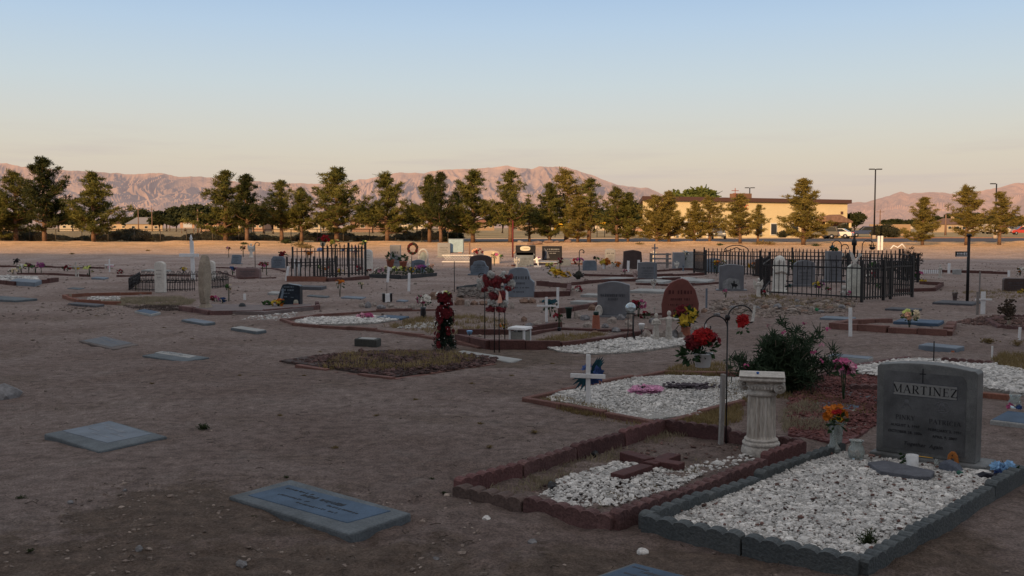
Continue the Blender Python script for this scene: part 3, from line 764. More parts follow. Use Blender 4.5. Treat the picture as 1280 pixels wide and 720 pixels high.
# utility poles with wires
wood = mat('pole_wood', (.20, .12, .09), var=.2, bump=.1)
def upole(px, d, top, label, cross=True):
    x = (px - 640) / F * d; h = (284 - top) / F * d + EYE
    o = thing('utility_pole', label, 'utility pole', (x, d, 0), 0, 'thin utility poles beyond the pines')
    MB().tube([(0, 0, 0), (0, 0, h)], [.22, .14], 6).build('pole', wood, o)
    if cross:
        MB().box((0, -.15, h - .8), (2.6, .12, .16)).build('crossarm', wood, o)
        for s in (-1.1, 0, 1.1): MB().lathe([(.05, 0), (.07, .1), (.04, .2)], 6, (s, -.15, h - .72)).build('insulator', glass, o)
    return Vector((x, d, h - .6))
ps = [upole(174, 380, 259, 'reddish pole rising over the low house roof'), upole(191, 390, 259, 'reddish pole right of the low house'), upole(213, 420, 267, 'short pale pole between dark round trees', False), upole(248, 260, 262, 'pole standing beside the billboard frame'), upole(1099, 330, 262, 'pale pole right of the tallest lamp post'), upole(1181, 200, 268, 'slim pole left of the open pine behind the black sign post', False)]
bb = thing('billboard', 'small framed billboard with a pale panel beyond the scrub', 'billboard', ((235 - 640) / F * 250, 250, 0))
MB().box((0, 0, 2.1), (3.6, .2, 1.4)).build('frame', HC[1], bb); MB().box((.1, -.14, 2.1), (2.2, .08, 1.1)).build('panel', mat('pale_panel', (.42, .44, .48), bump=0), bb)
for s in (-1.5, 1.5): MB().tube([(s, .15, 0), (s, .15, 1.5)], .08, 6).build('post', wood, bb)
# ================================================================== grave furniture
def island(m, amt=.25):
    """let every loose stone / petal of a mesh vary in brightness"""
    nt = m.node_tree; p = nt.nodes['Principled BSDF']; lk = p.inputs['Base Color'].links[0].from_socket
    gi = N(nt, 'ShaderNodeNewGeometry'); mr = N(nt, 'ShaderNodeMapRange'); mr.inputs[3].default_value = 1 - amt; mr.inputs[4].default_value = 1 + amt * .6
    nt.links.new(gi.outputs['Random Per Island'], mr.inputs[0])
    sc = N(nt, 'ShaderNodeVectorMath', operation='SCALE'); nt.links.new(lk, sc.inputs[0]); nt.links.new(mr.outputs[0], sc.inputs['Scale']); nt.links.new(sc.outputs[0], p.inputs['Base Color'])
    return m
GR = mat('grey_granite', (.235, .24, .255), rough=.6, var=.16, scale=5, bump=.08, bscale=260)
GRD = mat('dark_grey_granite', (.155, .158, .172), rough=.55, var=.20, scale=4, bump=.08, bscale=260)
GRF = mat('front_granite', (.138, .141, .140), rough=.6, var=.38, scale=4.5, bump=.12, bscale=300)
GRL = mat('light_granite', (.150, .178, .215), rough=.75, var=.22, scale=4, bump=.05, bscale=260)  # blue in this colour stands in for reflected sky
BLU = mat('blue_grey_granite', (.062, .100, .155), rough=.7, var=.25, scale=4, bump=.05, bscale=200, spec=.2)
RED = mat('red_granite', (.17, .058, .048), rough=.6, var=.2, scale=5, bump=.08, bscale=200)
BLK = mat('black_granite', (.018, .018, .022), rough=.25, var=.2, scale=5, bump=.02, spec=.5)
BRN = mat('brown_granite', (.075, .05, .045), rough=.5, var=.25, scale=6, bump=.1)
PNK = mat('rosy_granite', (.20, .13, .125), rough=.6, var=.2, scale=5, bump=.08)
CONC = mat('concrete', (.118, .135, .148), rough=.95, var=.22, scale=5, bump=.35, bscale=70)  # tinted bluer, as if mirroring the sky overhead
CONP = mat('pale_concrete', (.33, .33, .32), rough=.9, var=.2, scale=4, bump=.3, bscale=60)
WHT = mat('white_paint', (.76, .76, .76), rough=.6, var=.10, scale=5, bump=.08)
MAR = mat('weathered_marble', (.62, .585, .53), rough=.65, var=.16, scale=4, bump=.15, bscale=40)
OLDW = mat('dirty_white_plaster', (.50, .455, .40), rough=.85, var=.28, scale=7, bump=.3, bscale=60, col2=(.62, .58, .53))
TAN = mat('tan_sandstone', (.33, .275, .215), rough=.95, var=.2, scale=5, bump=.5, bscale=30)
BRK = mat('red_edging', (.125, .066, .066), rough=.95, var=.36, scale=3.2, bump=.5, bscale=60, col2=(.20, .112, .105))
BRKO = mat('orange_brick', (.22, .095, .065), rough=.95, var=.25, scale=3, bump=.3, bscale=50)
BRKP = mat('brown_red_edging', (.17, .085, .07), rough=.95, var=.3, scale=3, bump=.4, bscale=60)
CRS = mat('maroon_brick', (.105, .048, .042), rough=.9, var=.3, scale=6, bump=.4, bscale=60)
GED = mat('grey_edging', (.092, .108, .118), rough=.95, var=.26, scale=3.2, bump=.45, bscale=60, col2=(.12, .13, .13))
INK = mat('engraved_black', (.012, .012, .014), rough=.7, var=.1, bump=0)
INKG = mat('engraved_grey', (.30, .31, .33), rough=.7, var=.1, bump=0)
INKD = mat('engraved_dark_grey', (.075, .078, .09), rough=.7, var=.1, bump=0)
BRZ = mat('bronze_plate', (.055, .045, .045), rough=.5, var=.25, scale=9, bump=.2)
DKC = mat('dark_slab', (.085, .085, .095), rough=.8, var=.2, scale=6, bump=.2)
WGR = island(mat('white_gravel', (.55, .535, .515), rough=.95, var=.22, scale=9, bump=.2, col2=(.72, .69, .65)), .42)
RGR = island(mat('dark_red_gravel', (.15, .06, .055), rough=.95, var=.3, scale=7, bump=.2), .4)
DGR = island(mat('dark_gravel', (.13, .095, .085), rough=.95, var=.3, scale=7, bump=.2, col2=(.22, .12, .10)), .5)
PEB = island(mat('dirt_pebbles', (.22, .17, .145), rough=.95, var=.3, scale=3, bump=.2, col2=(.32, .26, .22)), .45)
ROCK = mat('field_rock', (.30, .255, .225), rough=.95, var=.3, scale=4, bump=.5, bscale=25)
ROCKR = mat('red_field_rock', (.21, .135, .10), rough=.95, var=.3, scale=4, bump=.5, bscale=25)
ROCKG = mat('grey_field_rock', (.20, .195, .20), rough=.95, var=.3, scale=4, bump=.5, bscale=25)
DRY = island(leafmat('dry_grass', (.23, .165, .075), var=.3, scale=3, c2=(.33, .25, .12)), .3)
STRAW = island(leafmat('pale_straw', (.30, .25, .17), var=.3, scale=3, c2=(.40, .34, .24)), .3)
GRN = island(leafmat('weed_green', (.045, .065, .028), var=.3, scale=6, c2=(.09, .11, .045)), .3)
LEAF = island(leafmat('silk_leaf', (.022, .050, .022), var=.3, scale=8, c2=(.05, .09, .035)), .3)
OLE = island(leafmat('oleander_leaf', (.028, .055, .030), var=.4, scale=6, c2=(.07, .10, .055)), .4)
CLR = mat('clear_glass', (.72, .78, .76), rough=.10, var=.05, bump=0, spec=.6, trans=.72)
TERRA = mat('terracotta', (.36, .13, .085), rough=.9, var=.2, scale=6, bump=.2)
GOLD = mat('gold_foil', (.75, .42, .06), rough=.4, var=.1, bump=0)
_fc = {'red': (.33, .012, .014), 'dkred': (.115, .010, .014), 'crimson': (.22, .016, .03), 'pink': (.50, .11, .24), 'ltpink': (.60, .30, .38), 'mauve': (.30, .07, .22), 'purple': (.16, .06, .26),
       'orange': (.52, .15, .018), 'rust': (.45, .13, .02), 'yellow': (.56, .39, .045), 'lemon': (.62, .66, .20), 'white': (.72, .68, .62), 'blue': (.035, .07, .20), 'ltblue': (.25, .45, .70), 'teal': (.022, .075, .10), 'black': (.02, .014, .018), 'cream': (.72, .60, .40), 'green': (.05, .11, .03), 'gold': (.6, .33, .03), 'peach': (.8, .42, .27)}
def flm(c): return island(mat('petals_' + c, _fc[c], rough=.7, var=.3, scale=14, bump=0, spec=.15), .35)
FLM = {}
def fl(c):
    if c not in FLM: FLM[c] = flm(c)
    return FLM[c]

def M(px_, base): return px_ * MPP(base)
def at(px, py, sink=.0): return G(px, py) - Vector((0, 0, sink))

def stones(name, poly, n, size, m, z=.0, mound=.02, label=None, cat=None, parent=None, flatn=.6, seed=1, centre=None):
    """loose stones spread over a polygon (x, y in metres)"""
    rg = np.random.default_rng(seed); P = np.array([(p[0], p[1]) for p in poly])
    lo, hi = P.min(0), P.max(0)
    pts = np.zeros((0, 2))
    while len(pts) < n:
        q = rg.uniform(lo, hi, size=(n * 2, 2)); ins = np.zeros(len(q), bool); j = len(P) - 1
        for i in range(len(P)):
            a, b = P[i], P[j]
            c = ((a[1] > q[:, 1]) != (b[1] > q[:, 1])) & (q[:, 0] < (b[0] - a[0]) * (q[:, 1] - a[1]) / (b[1] - a[1] + 1e-12) + a[0])
            ins ^= c; j = i
        pts = np.vstack([pts, q[ins]])
    pts = pts[:n]
    c = P.mean(0); ext = (hi - lo).max() / 2
    v = np.array(ICO[1][0]); f = np.array(ICO[1][1])
    s = size * rg.lognormal(-.08, .42, size=(n, 1, 1)) * rg.uniform(.65, 1.25, size=(n, 1, 3)); 
    V = v[None] * (1 + rg.uniform(-.28, .28, size=(n, len(v), 1))) * s
    ax = rg.normal(size=(n, 3)); ax /= np.linalg.norm(ax, axis=1, keepdims=True); an_ = rg.uniform(0, 6.28, n)
    ca = np.cos(an_)[:, None, None]; sa = np.sin(an_)[:, None, None]; k = ax[:, None, :]
    V = V * ca + np.cross(np.broadcast_to(k, V.shape), V) * sa + k * (V * k).sum(-1, keepdims=True) * (1 - ca)
    V[..., 2] *= flatn
    zz = relief(pts[:, 0], pts[:, 1]) + z + mound * np.clip(1 - ((pts - c) ** 2).sum(1) ** .5 / ext, 0, 1) + rg.uniform(-.2, .6, n) * size
    V[..., 0] += pts[:, 0, None]; V[..., 1] += pts[:, 1, None]; V[..., 2] += zz[:, None]
    Fc = (f[None] + (np.arange(n) * len(v))[:, None, None]).reshape(-1, 3)
    o = npmesh(name, V.reshape(-1, 3), Fc, m, parent); o['kind'] = 'stuff'
    if label: tag(o, label, cat)
    return o
def sheet(name, poly, z, m, label=None, cat=None, kind='structure'):
    """a patch of other ground lying on the dirt"""
    from mathutils.geometry import tessellate_polygon
    mb = MB(); mb.slab([(p[0], p[1]) for p in poly], -.05, z + max(gz(p[0], p[1]) for p in poly)); o = mb.build(name, m); tag(o, label, cat, kind=kind); return o
def grass(name, poly, n, h, m, label, cat='grass', per=7, seed=2, wd=.0035, spread=.35, ball=False):
    rg = np.random.default_rng(seed); P = np.array([(p[0], p[1]) for p in poly]); lo, hi = P.min(0), P.max(0)
    pts = np.zeros((0, 2))
    while len(pts) < n:
        q = rg.uniform(lo, hi, size=(n * 3, 2)); ins = np.zeros(len(q), bool); j = len(P) - 1
        for i in range(len(P)):
            a, b = P[i], P[j]
            ins ^= ((a[1] > q[:, 1]) != (b[1] > q[:, 1])) & (q[:, 0] < (b[0] - a[0]) * (q[:, 1] - a[1]) / (b[1] - a[1] + 1e-12) + a[0]); j = i
        q = q[ins]; q = q[vn(q[:, 0] * 3.1, q[:, 1] * 3.1, seed) > rg.uniform(.15, .75, len(q))]
        pts = np.vstack([pts, q])
    pts = pts[:n]
    b = np.zeros((n, per, 3)); b[..., :2] = pts[:, None, :] + rg.normal(scale=.02, size=(n, per, 2)); b[..., 2] = relief(pts[:, 0], pts[:, 1])[:, None] - .005
    d = rg.normal(scale=spread, size=(n, per, 3)); d[..., 2] = 1; d /= np.linalg.norm(d, axis=-1, keepdims=True)
    l = h * rg.uniform(.4, 1.15, size=(n, per, 1)); s = np.cross(d, rg.normal(size=(n, per, 3))); s /= np.linalg.norm(s, axis=-1, keepdims=True) + 1e-6
    droop = rg.normal(scale=.25, size=(n, per, 3)); droop[..., 2] = -np.abs(droop[..., 2])
    V = np.stack([b - s * wd, b + s * wd, b + d * l * .6 + s * wd * .7, b + d * l * .6 - s * wd * .7, b + d * l + droop * l * .35], axis=2)
    V = V.reshape(-1, 3); nn = n * per; i0 = np.arange(nn) * 5
    Fq = np.stack([i0, i0 + 1, i0 + 2, i0 + 3], 1); Ft = np.stack([i0 + 3, i0 + 2, i0 + 4, i0 + 4], 1)
    me_f = [tuple(x) for x in Fq] + [tuple(x[:3]) for x in Ft]
    mb = MB(); mb.v = [tuple(x) for x in V]; mb.f = me_f; mb.sm = [False] * len(me_f)
    o = mb.build(name, m); tag(o, label, cat, kind='stuff'); return o

def scallop_profile(L_, h, k=4):
    k = max(2, round(L_ / .10))
    pr = [(-L_ / 2, -.12)]; w = L_ / k
    top = []
    for i in range(k):
        c = -L_ / 2 + w * (i + .5)
        for a in range(6):
            q = PI - PI * (a + .5) / 6
            top.append((c + math.cos(q) * w * .5, h - w * .27 + math.sin(q) * w * .27))
    return [(-L_ / 2, -.12)] + top + [(L_ / 2, -.12)]
BLKM = {}
def edging(label, pts, m, h=.13, blk=.6, thick=.075, name='plot_edging', closed=False, split=True, scallop=True, group=None, cat='edging', k=4, mats=None):
    """a border of edging blocks along a line of ground points"""
    P = [Vector((p[0], p[1], 0)) for p in pts]
    if closed: P.append(P[0])
    c = sum(P, Vector()) / len(P)
    o = thing(name, label, cat, (c.x, c.y, 0), 0, group)
    runs = []
    for a, b in zip(P, P[1:]):
        Ln = (b - a).length; n = max(1, round(Ln / blk)); l = Ln / n
        for i in range(n): runs.append((a.lerp(b, (i + .5) / n), math.atan2(b.y - a.y, b.x - a.x), l))
    big = MB()
    for i, (q, an, l) in enumerate(runs):
        key = (m.name, round(l, 2), round(h, 3), scallop, k)
        rr = random.Random(i * 7 + int(abs(q.x * 100)))
        mm_ = m if not mats else mats[rr.randrange(len(mats))]
        tilt = rr.uniform(-.02, .02)
        T = Matrix.Translation((q.x, q.y, gz(q.x, q.y) + rr.uniform(-.018, .010))) @ Matrix.Rotation(an + rr.uniform(-.022, .022), 4, 'Z') @ Matrix.Rotation(tilt, 4, 'Y') @ Matrix.Rotation(rr.uniform(-.05, .05), 4, 'X')
        if split:
            key = key + (mm_.name,)
            if key not in BLKM:
                mb = MB(); pr = scallop_profile(l - .008, h, k) if scallop else [(-l / 2 + .004, -.1), (-l / 2 + .004, h), (l / 2 - .004, h), (l / 2 - .004, -.1)]
                mb.prism(pr, -thick / 2, thick / 2); t = mb.build('edging_block', mm_, o, bevel=.008); BLKM[key] = t
            else:
                t = BLKM[key].copy(); COL.objects.link(t); t.parent = o
            t.matrix_local = Matrix.Translation((-c.x, -c.y, 0)) @ T
        else:
            pr = scallop_profile(l - .01, h, k) if scallop else [(-l / 2 + .004, -.1), (-l / 2 + .004, h), (l / 2 - .004, h), (l / 2 - .004, -.1)]
            big.prism(pr, -thick / 2, thick / 2, Matrix.Translation((-c.x, -c.y, 0)) @ T)
    if not split: big.build('border', m, o)
    return o

def poly_px(pts): return [G(*p) for p in pts]
def flat_marker(label, corners, h=.035, m=CONC, plate=None, pm=BLU, ph=.004, marks=True, name='flat_grave_marker', group=None, mk=INKD, cat='grave marker'):
    """corners: left, back, right, front (photo pixels of the top face); plate: four more or an inset share"""
    z0 = sum(gz(*G(*p)[:2]) for p in corners) / 4
    C = [G(p[0], p[1], z0 + h) for p in corners]; c = sum(C, Vector()) / 4
    # square the outline up: a parallelogram through the corners
    e1 = ((C[2] - C[1]) + (C[3] - C[0])) / 4; e2 = ((C[1] - C[0]) + (C[2] - C[3])) / 4
    C = [c - e1 - e2, c - e1 + e2, c + e1 + e2, c + e1 - e2]
    o = thing(name, label, cat, (c.x, c.y, z0), 0, group)
    loc = [(p.x - c.x, p.y - c.y) for p in C]
    MB().slab(loc[::-1], -.08, h).build('base', m, o, bevel=.012)
    if plate is not None:
        if isinstance(plate, (float, int)): pl = [(x * plate, y * plate) for x, y in loc]
        else:
            Q = [G(p[0], p[1], z0 + h) for p in plate]; pl = [(p.x - c.x, p.y - c.y) for p in Q]
        pt = MB().slab(pl[::-1], h - .004, h + ph).build('plate', pm, o, bevel=.004)
        loc2, zt, par = pl, h + ph, pt
    else: loc2, zt, par = [(x * .9, y * .9) for x, y in loc], h, o
    if marks:
        A_, B_, C_, D_ = [Vector((x, y, 0)) for x, y in loc2]     # left, back, right, front
        u = ((C_ - B_) + (D_ - A_)) / 2; v = ((B_ - A_) + (C_ - D_)) / 2
        if u.length < v.length: u, v = v, -u
        cc = (A_ + B_ + C_ + D_) / 4; r = random.Random(int(corners[0][0]) + 3)
        mb = MB()
        def dash(su, sv, lu, lv):
            q = cc + u * su + v * sv; a = u * lu / 2; b = v * lv / 2
            mb.slab([(q - a - b)[:2], (q + a - b)[:2], (q + a + b)[:2], (q - a + b)[:2]], zt - .002, zt + .0015)
        for su, sv, wd, hh in ((0, .17, .42, .14), (-.30, .30, .26, .07), (.27, -.02, .30, .07), (-.20, -.08, .30, .07), (.1, -.24, .38, .06)):
            x = su - wd / 2
            while x < su + wd / 2:
                l = r.uniform(.008, .02); dash(x, sv + r.uniform(-.01, .01), l, hh * r.uniform(.55, 1)); x += l + r.uniform(.008, .016)
                if r.random() < .12: x += .03
        mb.build('engraving', mk, par)
        if par is not o: pass
    return o

def arch(w_, h, rise, n=10, kind='arch', x0=0):
    """outline of a headstone, base at z = 0"""
    if kind == 'flat': return [(-w_ / 2, 0), (-w_ / 2, h), (w_ / 2, h), (w_ / 2, 0)]
    if kind == 'serp':      # gentle rise with small shoulders
        pts = [(-w_ / 2, 0), (-w_ / 2, h - rise)]
        for i in range(n + 1):
            t = i / n; x = -w_ / 2 + w_ * t
            pts.append((x * .985, h - rise * .75 + rise * .75 * math.sin(PI * min(1, max(0, (t - .06) / .88))) ** .8))
        return pts + [(w_ / 2, h - rise), (w_ / 2, 0)]
    if kind == 'round':
        return [(-w_ / 2, 0)] + [(-w_ / 2 * math.cos(PI * i / n), h - rise + rise * math.sin(PI * i / n)) for i in range(n + 1)] + [(w_ / 2, 0)]
    if kind == 'slant': return [(-w_ / 2, 0), (-w_ / 2, h - rise), (-w_ / 2 + rise * .8, h), (w_ / 2 - rise * .8, h), (w_ / 2, h - rise), (w_ / 2, 0)]
    if kind == 'shield': return [(-w_ / 2 * .95, 0), (-w_ / 2, h * .35), (-w_ / 2 * .85, h * .68), (-w_ * .28, h * .88), (-w_ * .06, h * .985), (w_ * .06, h), (w_ * .2, h * .95), (w_ * .40, h * .72), (w_ / 2, h * .38), (w_ / 2 * .95, 0)]
    if kind == 'rough': 
        r = random.Random(int(w_ * 1000)); return [(-w_ / 2, 0)] + [(-w_ / 2 * r.uniform(.9, 1.), h * .5), (-w_ * .44, h * .93), (-w_ * .2, h * .97), (w_ * .05, h), (w_ * .3, h * .96), (w_ * .46, h * .9), (w_ / 2, h * .5)] + [(w_ / 2, 0)]
    if kind == 'step': return [(-w_ / 2, 0), (-w_ / 2, h * .55), (-w_ * .47, h * .62), (-w_ * .38, h * .66), (-w_ * .34, h * .8), (-w_ * .3, h * .93), (-w_ * .12, h * .99), (w_ * .1, h), (w_ * .27, h * .95), (w_ * .33, h * .8), (w_ * .38, h * .62), (w_ / 2, h * .52), (w_ / 2, 0)]
def lines(parent, rows, y, mk, seed=1, name='engraving'):
    """rows of small cut characters too far away to read: (centre x, z, width, height)"""
    r = random.Random(seed); mb = MB()
    for cx, cz, w_, h in rows:
        x = cx - w_ / 2
        while x < cx + w_ / 2:
            l = r.uniform(.25, .6) * h; k = r.uniform(.7, 1)
            mb.box((x + l / 2, y, cz), (l, .004, h * k)); x += l + h * r.uniform(.2, .4)
            if r.random() < .13: x += h * .6
    return mb.build(name, mk, parent)
def headstone(label, px, base, top, wpx, m=GR, kind='arch', rise=.25, rz=0., th=.12, foot=.12, text=None, mk=INKD, lean=0., name='headstone', bm=None, group=None, cat='headstone', footw=1.25, loc=None, marks=True, h=None):
    p = loc or at(px, base); k = MPP(base); w_ = wpx * k / max(.5, abs(math.cos(rz))); hh = h or (base - top) * k
    o = thing(name, label, cat, (p.x, p.y, gz(p.x, p.y) - .02), rz, group)
    fh = foot * hh
    if foot: MB().box((0, 0, fh / 2 - .02), (w_ * footw, th * 2.1, fh + .04)).build('base', bm or m, o, bevel=.01)
    kk = 'round' if kind == 'arch' else kind
    pr = [(x, z + fh) for x, z in arch(w_, hh - fh, rise * (hh - fh) if kind != 'arch' else rise * (hh - fh), kind=kk)]
    Tl = Matrix.Translation((0, 0, fh)) @ Matrix.Rotation(-lean, 4, 'X') @ Matrix.Translation((0, 0, -fh))
    tb = MB().prism(pr, -th / 2, th / 2, Tl).build('tablet', m, o, bevel=min(.014, th * .12))
    if marks:
        H2 = hh - fh
        e = lines(tb, [(0, fh + H2 * .66, w_ * .62, H2 * .11), (0, fh + H2 * .48, w_ * .5, H2 * .07), (-w_ * .18, fh + H2 * .34, w_ * .28, H2 * .05), (w_ * .18, fh + H2 * .34, w_ * .28, H2 * .05), (0, fh + H2 * .2, w_ * .36, H2 * .05)] if text is None else text, -th / 2 - .001, mk, int(px))
        e.matrix_local = Tl
    return o

def slat_cross(label, px, base, top, arm_px, arm_y, m=WHT, w_=.045, t=.02, rz=0., lean=0., name='wooden_cross', group=None, slope=0., th=None):
    p = at(px, base); k = MPP(base); h = (base - top) * k; az = (base - arm_y) * k; aw = arm_px * k / max(.4, math.cos(rz))
    o = thing(name, label, 'cross', (p.x, p.y, gz(p.x, p.y)), rz, group); o.rotation_euler[1] = lean
    MB().box((0, 0, h / 2 - .08), (w_, t, h + .16)).build('upright', m, o, bevel=.003)
    MB().box((0, -t * .9, az), (aw, t * .8, w_ * (th or 1))).build('arm', m, o, bevel=.003)
    return o
def stake(label, px, base, top, m=WHT, w_=.035, lean=0., name='wooden_stake', group='white wooden stakes standing alone', t=.018, cat='stake'):
    p = at(px, base); k = MPP(base); h = (base - top) * k
    o = MB().box((0, 0, h / 2 - .06), (w_, t, h + .12)).build(name, m, bevel=.003); o.location = (p.x, p.y, gz(p.x, p.y)); o.rotation_euler = (0, lean, rnd.uniform(-.4, .4))
    return tag(o, label, cat, group)

def petals(mb, c, r, rn, n=6, layers=2, nrm=None):
    nrm = (nrm or Vector((rn.gauss(0, .6), -.6 + rn.gauss(0, .5), .9))).normalized()
    a = nrm.orthogonal().normalized(); b = nrm.cross(a)
    for ly in range(layers):
        for i in range(n):
            q = 2 * PI * (i + ly * .5) / n + rn.uniform(-.2, .2); d = a * math.cos(q) + b * math.sin(q); s = nrm.cross(d)
            rr = r * (1 - .3 * ly) * rn.uniform(.85, 1.15); up = nrm * rr * (.15 + .45 * ly)
            p0 = c + nrm * .1 * r; wv = rr * .42
            mb.add([p0, c + d * rr * .55 + s * wv + up * .6, c + d * rr + up * 1.1, c + d * rr * .55 - s * wv + up * .6], [(0, 1, 2, 3)])
def blossom_ball(o, c, r, col, n, br, rn, name='blossoms', squash=.75, seg=6):
    mb = MB()
    for i in range(n):
        d = Vector((rn.gauss(0, 1), rn.gauss(0, 1), rn.gauss(.3, 1))).normalized(); q = rn.uniform(.55, 1.0)
        p = Vector(c) + Vector((d.x * r * q, d.y * r * q, d.z * r * q * squash))
        petals(mb, p, br * rn.uniform(.8, 1.25), rn, seg, 2, (d + Vector((0, -.5, .4))).normalized())
    return mb.build(name, fl(col), o)
def leaves(o, c, r, n, ln, rn, m=None, name='leaves', up=.3, wd=.28, squash=.8):
    mb = MB()
    for i in range(n):
        d = Vector((rn.gauss(0, 1), rn.gauss(0, 1), rn.gauss(up, .8))).normalized(); s = d.cross(Vector((rn.gauss(0, 1), rn.gauss(0, 1), 1))).normalized()
        p = Vector(c) + Vector((d.x, d.y, d.z * squash)) * r * rn.uniform(.3, .9); l = ln * rn.uniform(.6, 1.2); w_ = l * wd
        mb.add([p, p + d * l * .5 + s * w_, p + d * l, p + d * l * .5 - s * w_], [(0, 1, 2, 3)])
    return mb.build(name, m or LEAF, o)
def bouquet(label, px, base, wpx, hpx, cols, vase=None, vm=None, group=None, name='flower_bouquet', z=0., loc=None, n=None, lv=None, seed=None, cat='flowers', lying=False, y_off=0, squash=.75, stemh=None):
    """silk flowers; base = picture row of the foot, hpx = total height in picture rows"""
    rn = random.Random(seed or int(px * 3 + base)); p = loc or at(px, base); k = p.y / F; W_ = wpx * k; H_ = hpx * k
    o = thing(name, label, cat, (p.x, p.y, gz(p.x, p.y) + z if not loc else p.z), rn.uniform(-.1, .1), group)
    r = W_ / 2 * .82; hc = max(r * squash * .8, H_ - r * squash)
    nb = n or max(5, int(12 * min(1, (W_ / .28))))
    br = r * (.46 if nb < 9 else .36)
    for i, cname in enumerate(cols):
        a = i * 2 * PI / len(cols); off = r * .32 if len(cols) > 1 else 0
        blossom_ball(o, (math.cos(a) * off, math.sin(a) * off * .6, hc + math.sin(a) * off * .4), r * (.78 if len(cols) > 1 else .9), cname, max(3, nb // len(cols) + 1), br, rn, squash=squash)
    leaves(o, (0, 0, hc - r * .35), r * .95, lv or 22, r * .62, rn)
    vh = 0
    if vase:
        vh = H_ * vase; vr = max(.025, W_ * .17)
        if vase < 0: vh = 0
        MB().lathe([(vr * .7, -.02), (vr * .72, 0), (vr * .95, vh * .5), (vr * .8, vh * .8), (vr, vh)], 14).build('vase', vm or GR, o)
    if hc - r * .3 > vh + .02:
        sm_ = MB()
        for i in range(4):
            sm_.tube([(rn.uniform(-.01, .01), rn.uniform(-.01, .01), vh * .6 if vase else -.05), (rn.uniform(-.3, .3) * r, rn.uniform(-.3, .3) * r, hc)], .004 + .003 * k * 30, 4)
        sm_.build('stems', LEAF, o)
    return o
def rocks(spec, group, label):
    for i, (px, py, w_, h_, m) in enumerate(spec):
        p = at(px, py); k = MPP(py); rr = random.Random(int(px * 7 + py))
        o = MB().blob((0, 0, 0), (w_ * k / 2, w_ * k / 2 * .8, h_ * k * .62), .2, rr, sub=2).build('rock', m, bevel=0)
        o.location = (p.x, p.y, gz(p.x, p.y) + h_ * k * .28); tag(o, label, 'rock', group)
def figurine(label, px, base, hpx, m=OLDW, kind='robed', rz=0., wings=False, group=None, name='statue', ped=.08, loc=None, arms='pray'):
    p = loc or at(px, base); k = p.y / F; h = hpx * k
    o = thing(name, label, 'statue', (p.x, p.y, (gz(p.x, p.y) if not loc else p.z) - .01), rz, group)
    MB().lathe([(h * .17, 0), (h * .175, h * ped * .7), (h * .15, h * ped)], 12).build('plinth', m, o)
    b = MB(); z0 = h * ped
    b.lathe([(h * .115, z0), (h * .105, h * .25), (h * .095, h * .42), (h * .08, h * .55), (h * .105, h * .68), (h * .118, h * .75), (h * .075, h * .80), (h * .035, h * .82), (h * .035, h * .845)], 16, flute=.07)
    b.lathe([(h * .03, h * .835), (h * .058, h * .865), (h * .066, h * .91), (h * .058, h * .96), (h * .03, h * .995)], 14)
    for s in (-1, 1):
        if arms == 'pray': b.tube([(s * h * .10, 0, h * .745), (s * h * .14, -h * .04, h * .62), (s * h * .03, -h * .12, h * .64)], [h * .042, h * .036, h * .022], 8)
        else: b.tube([(s * h * .10, 0, h * .745), (s * h * .2, -h * .02, h * .72), (s * h * .3, -h * .04, h * .74)], [h * .042, h * .036, h * .022], 8)
    b.build('figure', m, o)
    if wings:
        for s in (-1, 1): MB().prism([(s * h * .03, h * .55), (s * h * .10, h * .8), (s * h * .24, h * .93), (s * h * .27, h * .7), (s * h * .2, h * .45), (s * h * .08, h * .38)], h * .07, h * .11).build('wing', m, o, bevel=.003)
    return o
def hook_post(label, px, base, top, m=blk, crooks=((1, .3),), name='shepherd_hook', th=.006, rz=0, group=None, loc=None):
    p = loc or at(px, base); k = p.y / F; h = (base - top) * k
    o = thing(name, label, 'garden hook', (p.x, p.y, gz(p.x, p.y)), rz, group)
    hmax = 0
    for s, rr, zz in crooks:       # side, radius (m), top height share
        R_ = rr; zt = h * zz - R_
        pts = [(0, 0, zt)] + [(s * (R_ - R_ * math.cos(a)), 0, zt + R_ * math.sin(a)) for a in [PI * j / 10 for j in range(1, 11)]]
        cx = s * 2 * R_; q = R_ * .28
        pts += [(cx - s * (q - q * math.cos(a)), 0, zt - q * math.sin(a)) for a in [PI * j / 6 for j in range(1, 8)]]
        MB().tube(pts, th, 7).build('hook', m, o); hmax = max(hmax, zt)
    MB().tube([(0, 0, -.1), (0, 0, hmax)], th * 1.1, 7).build('pole', m, o)
    return o

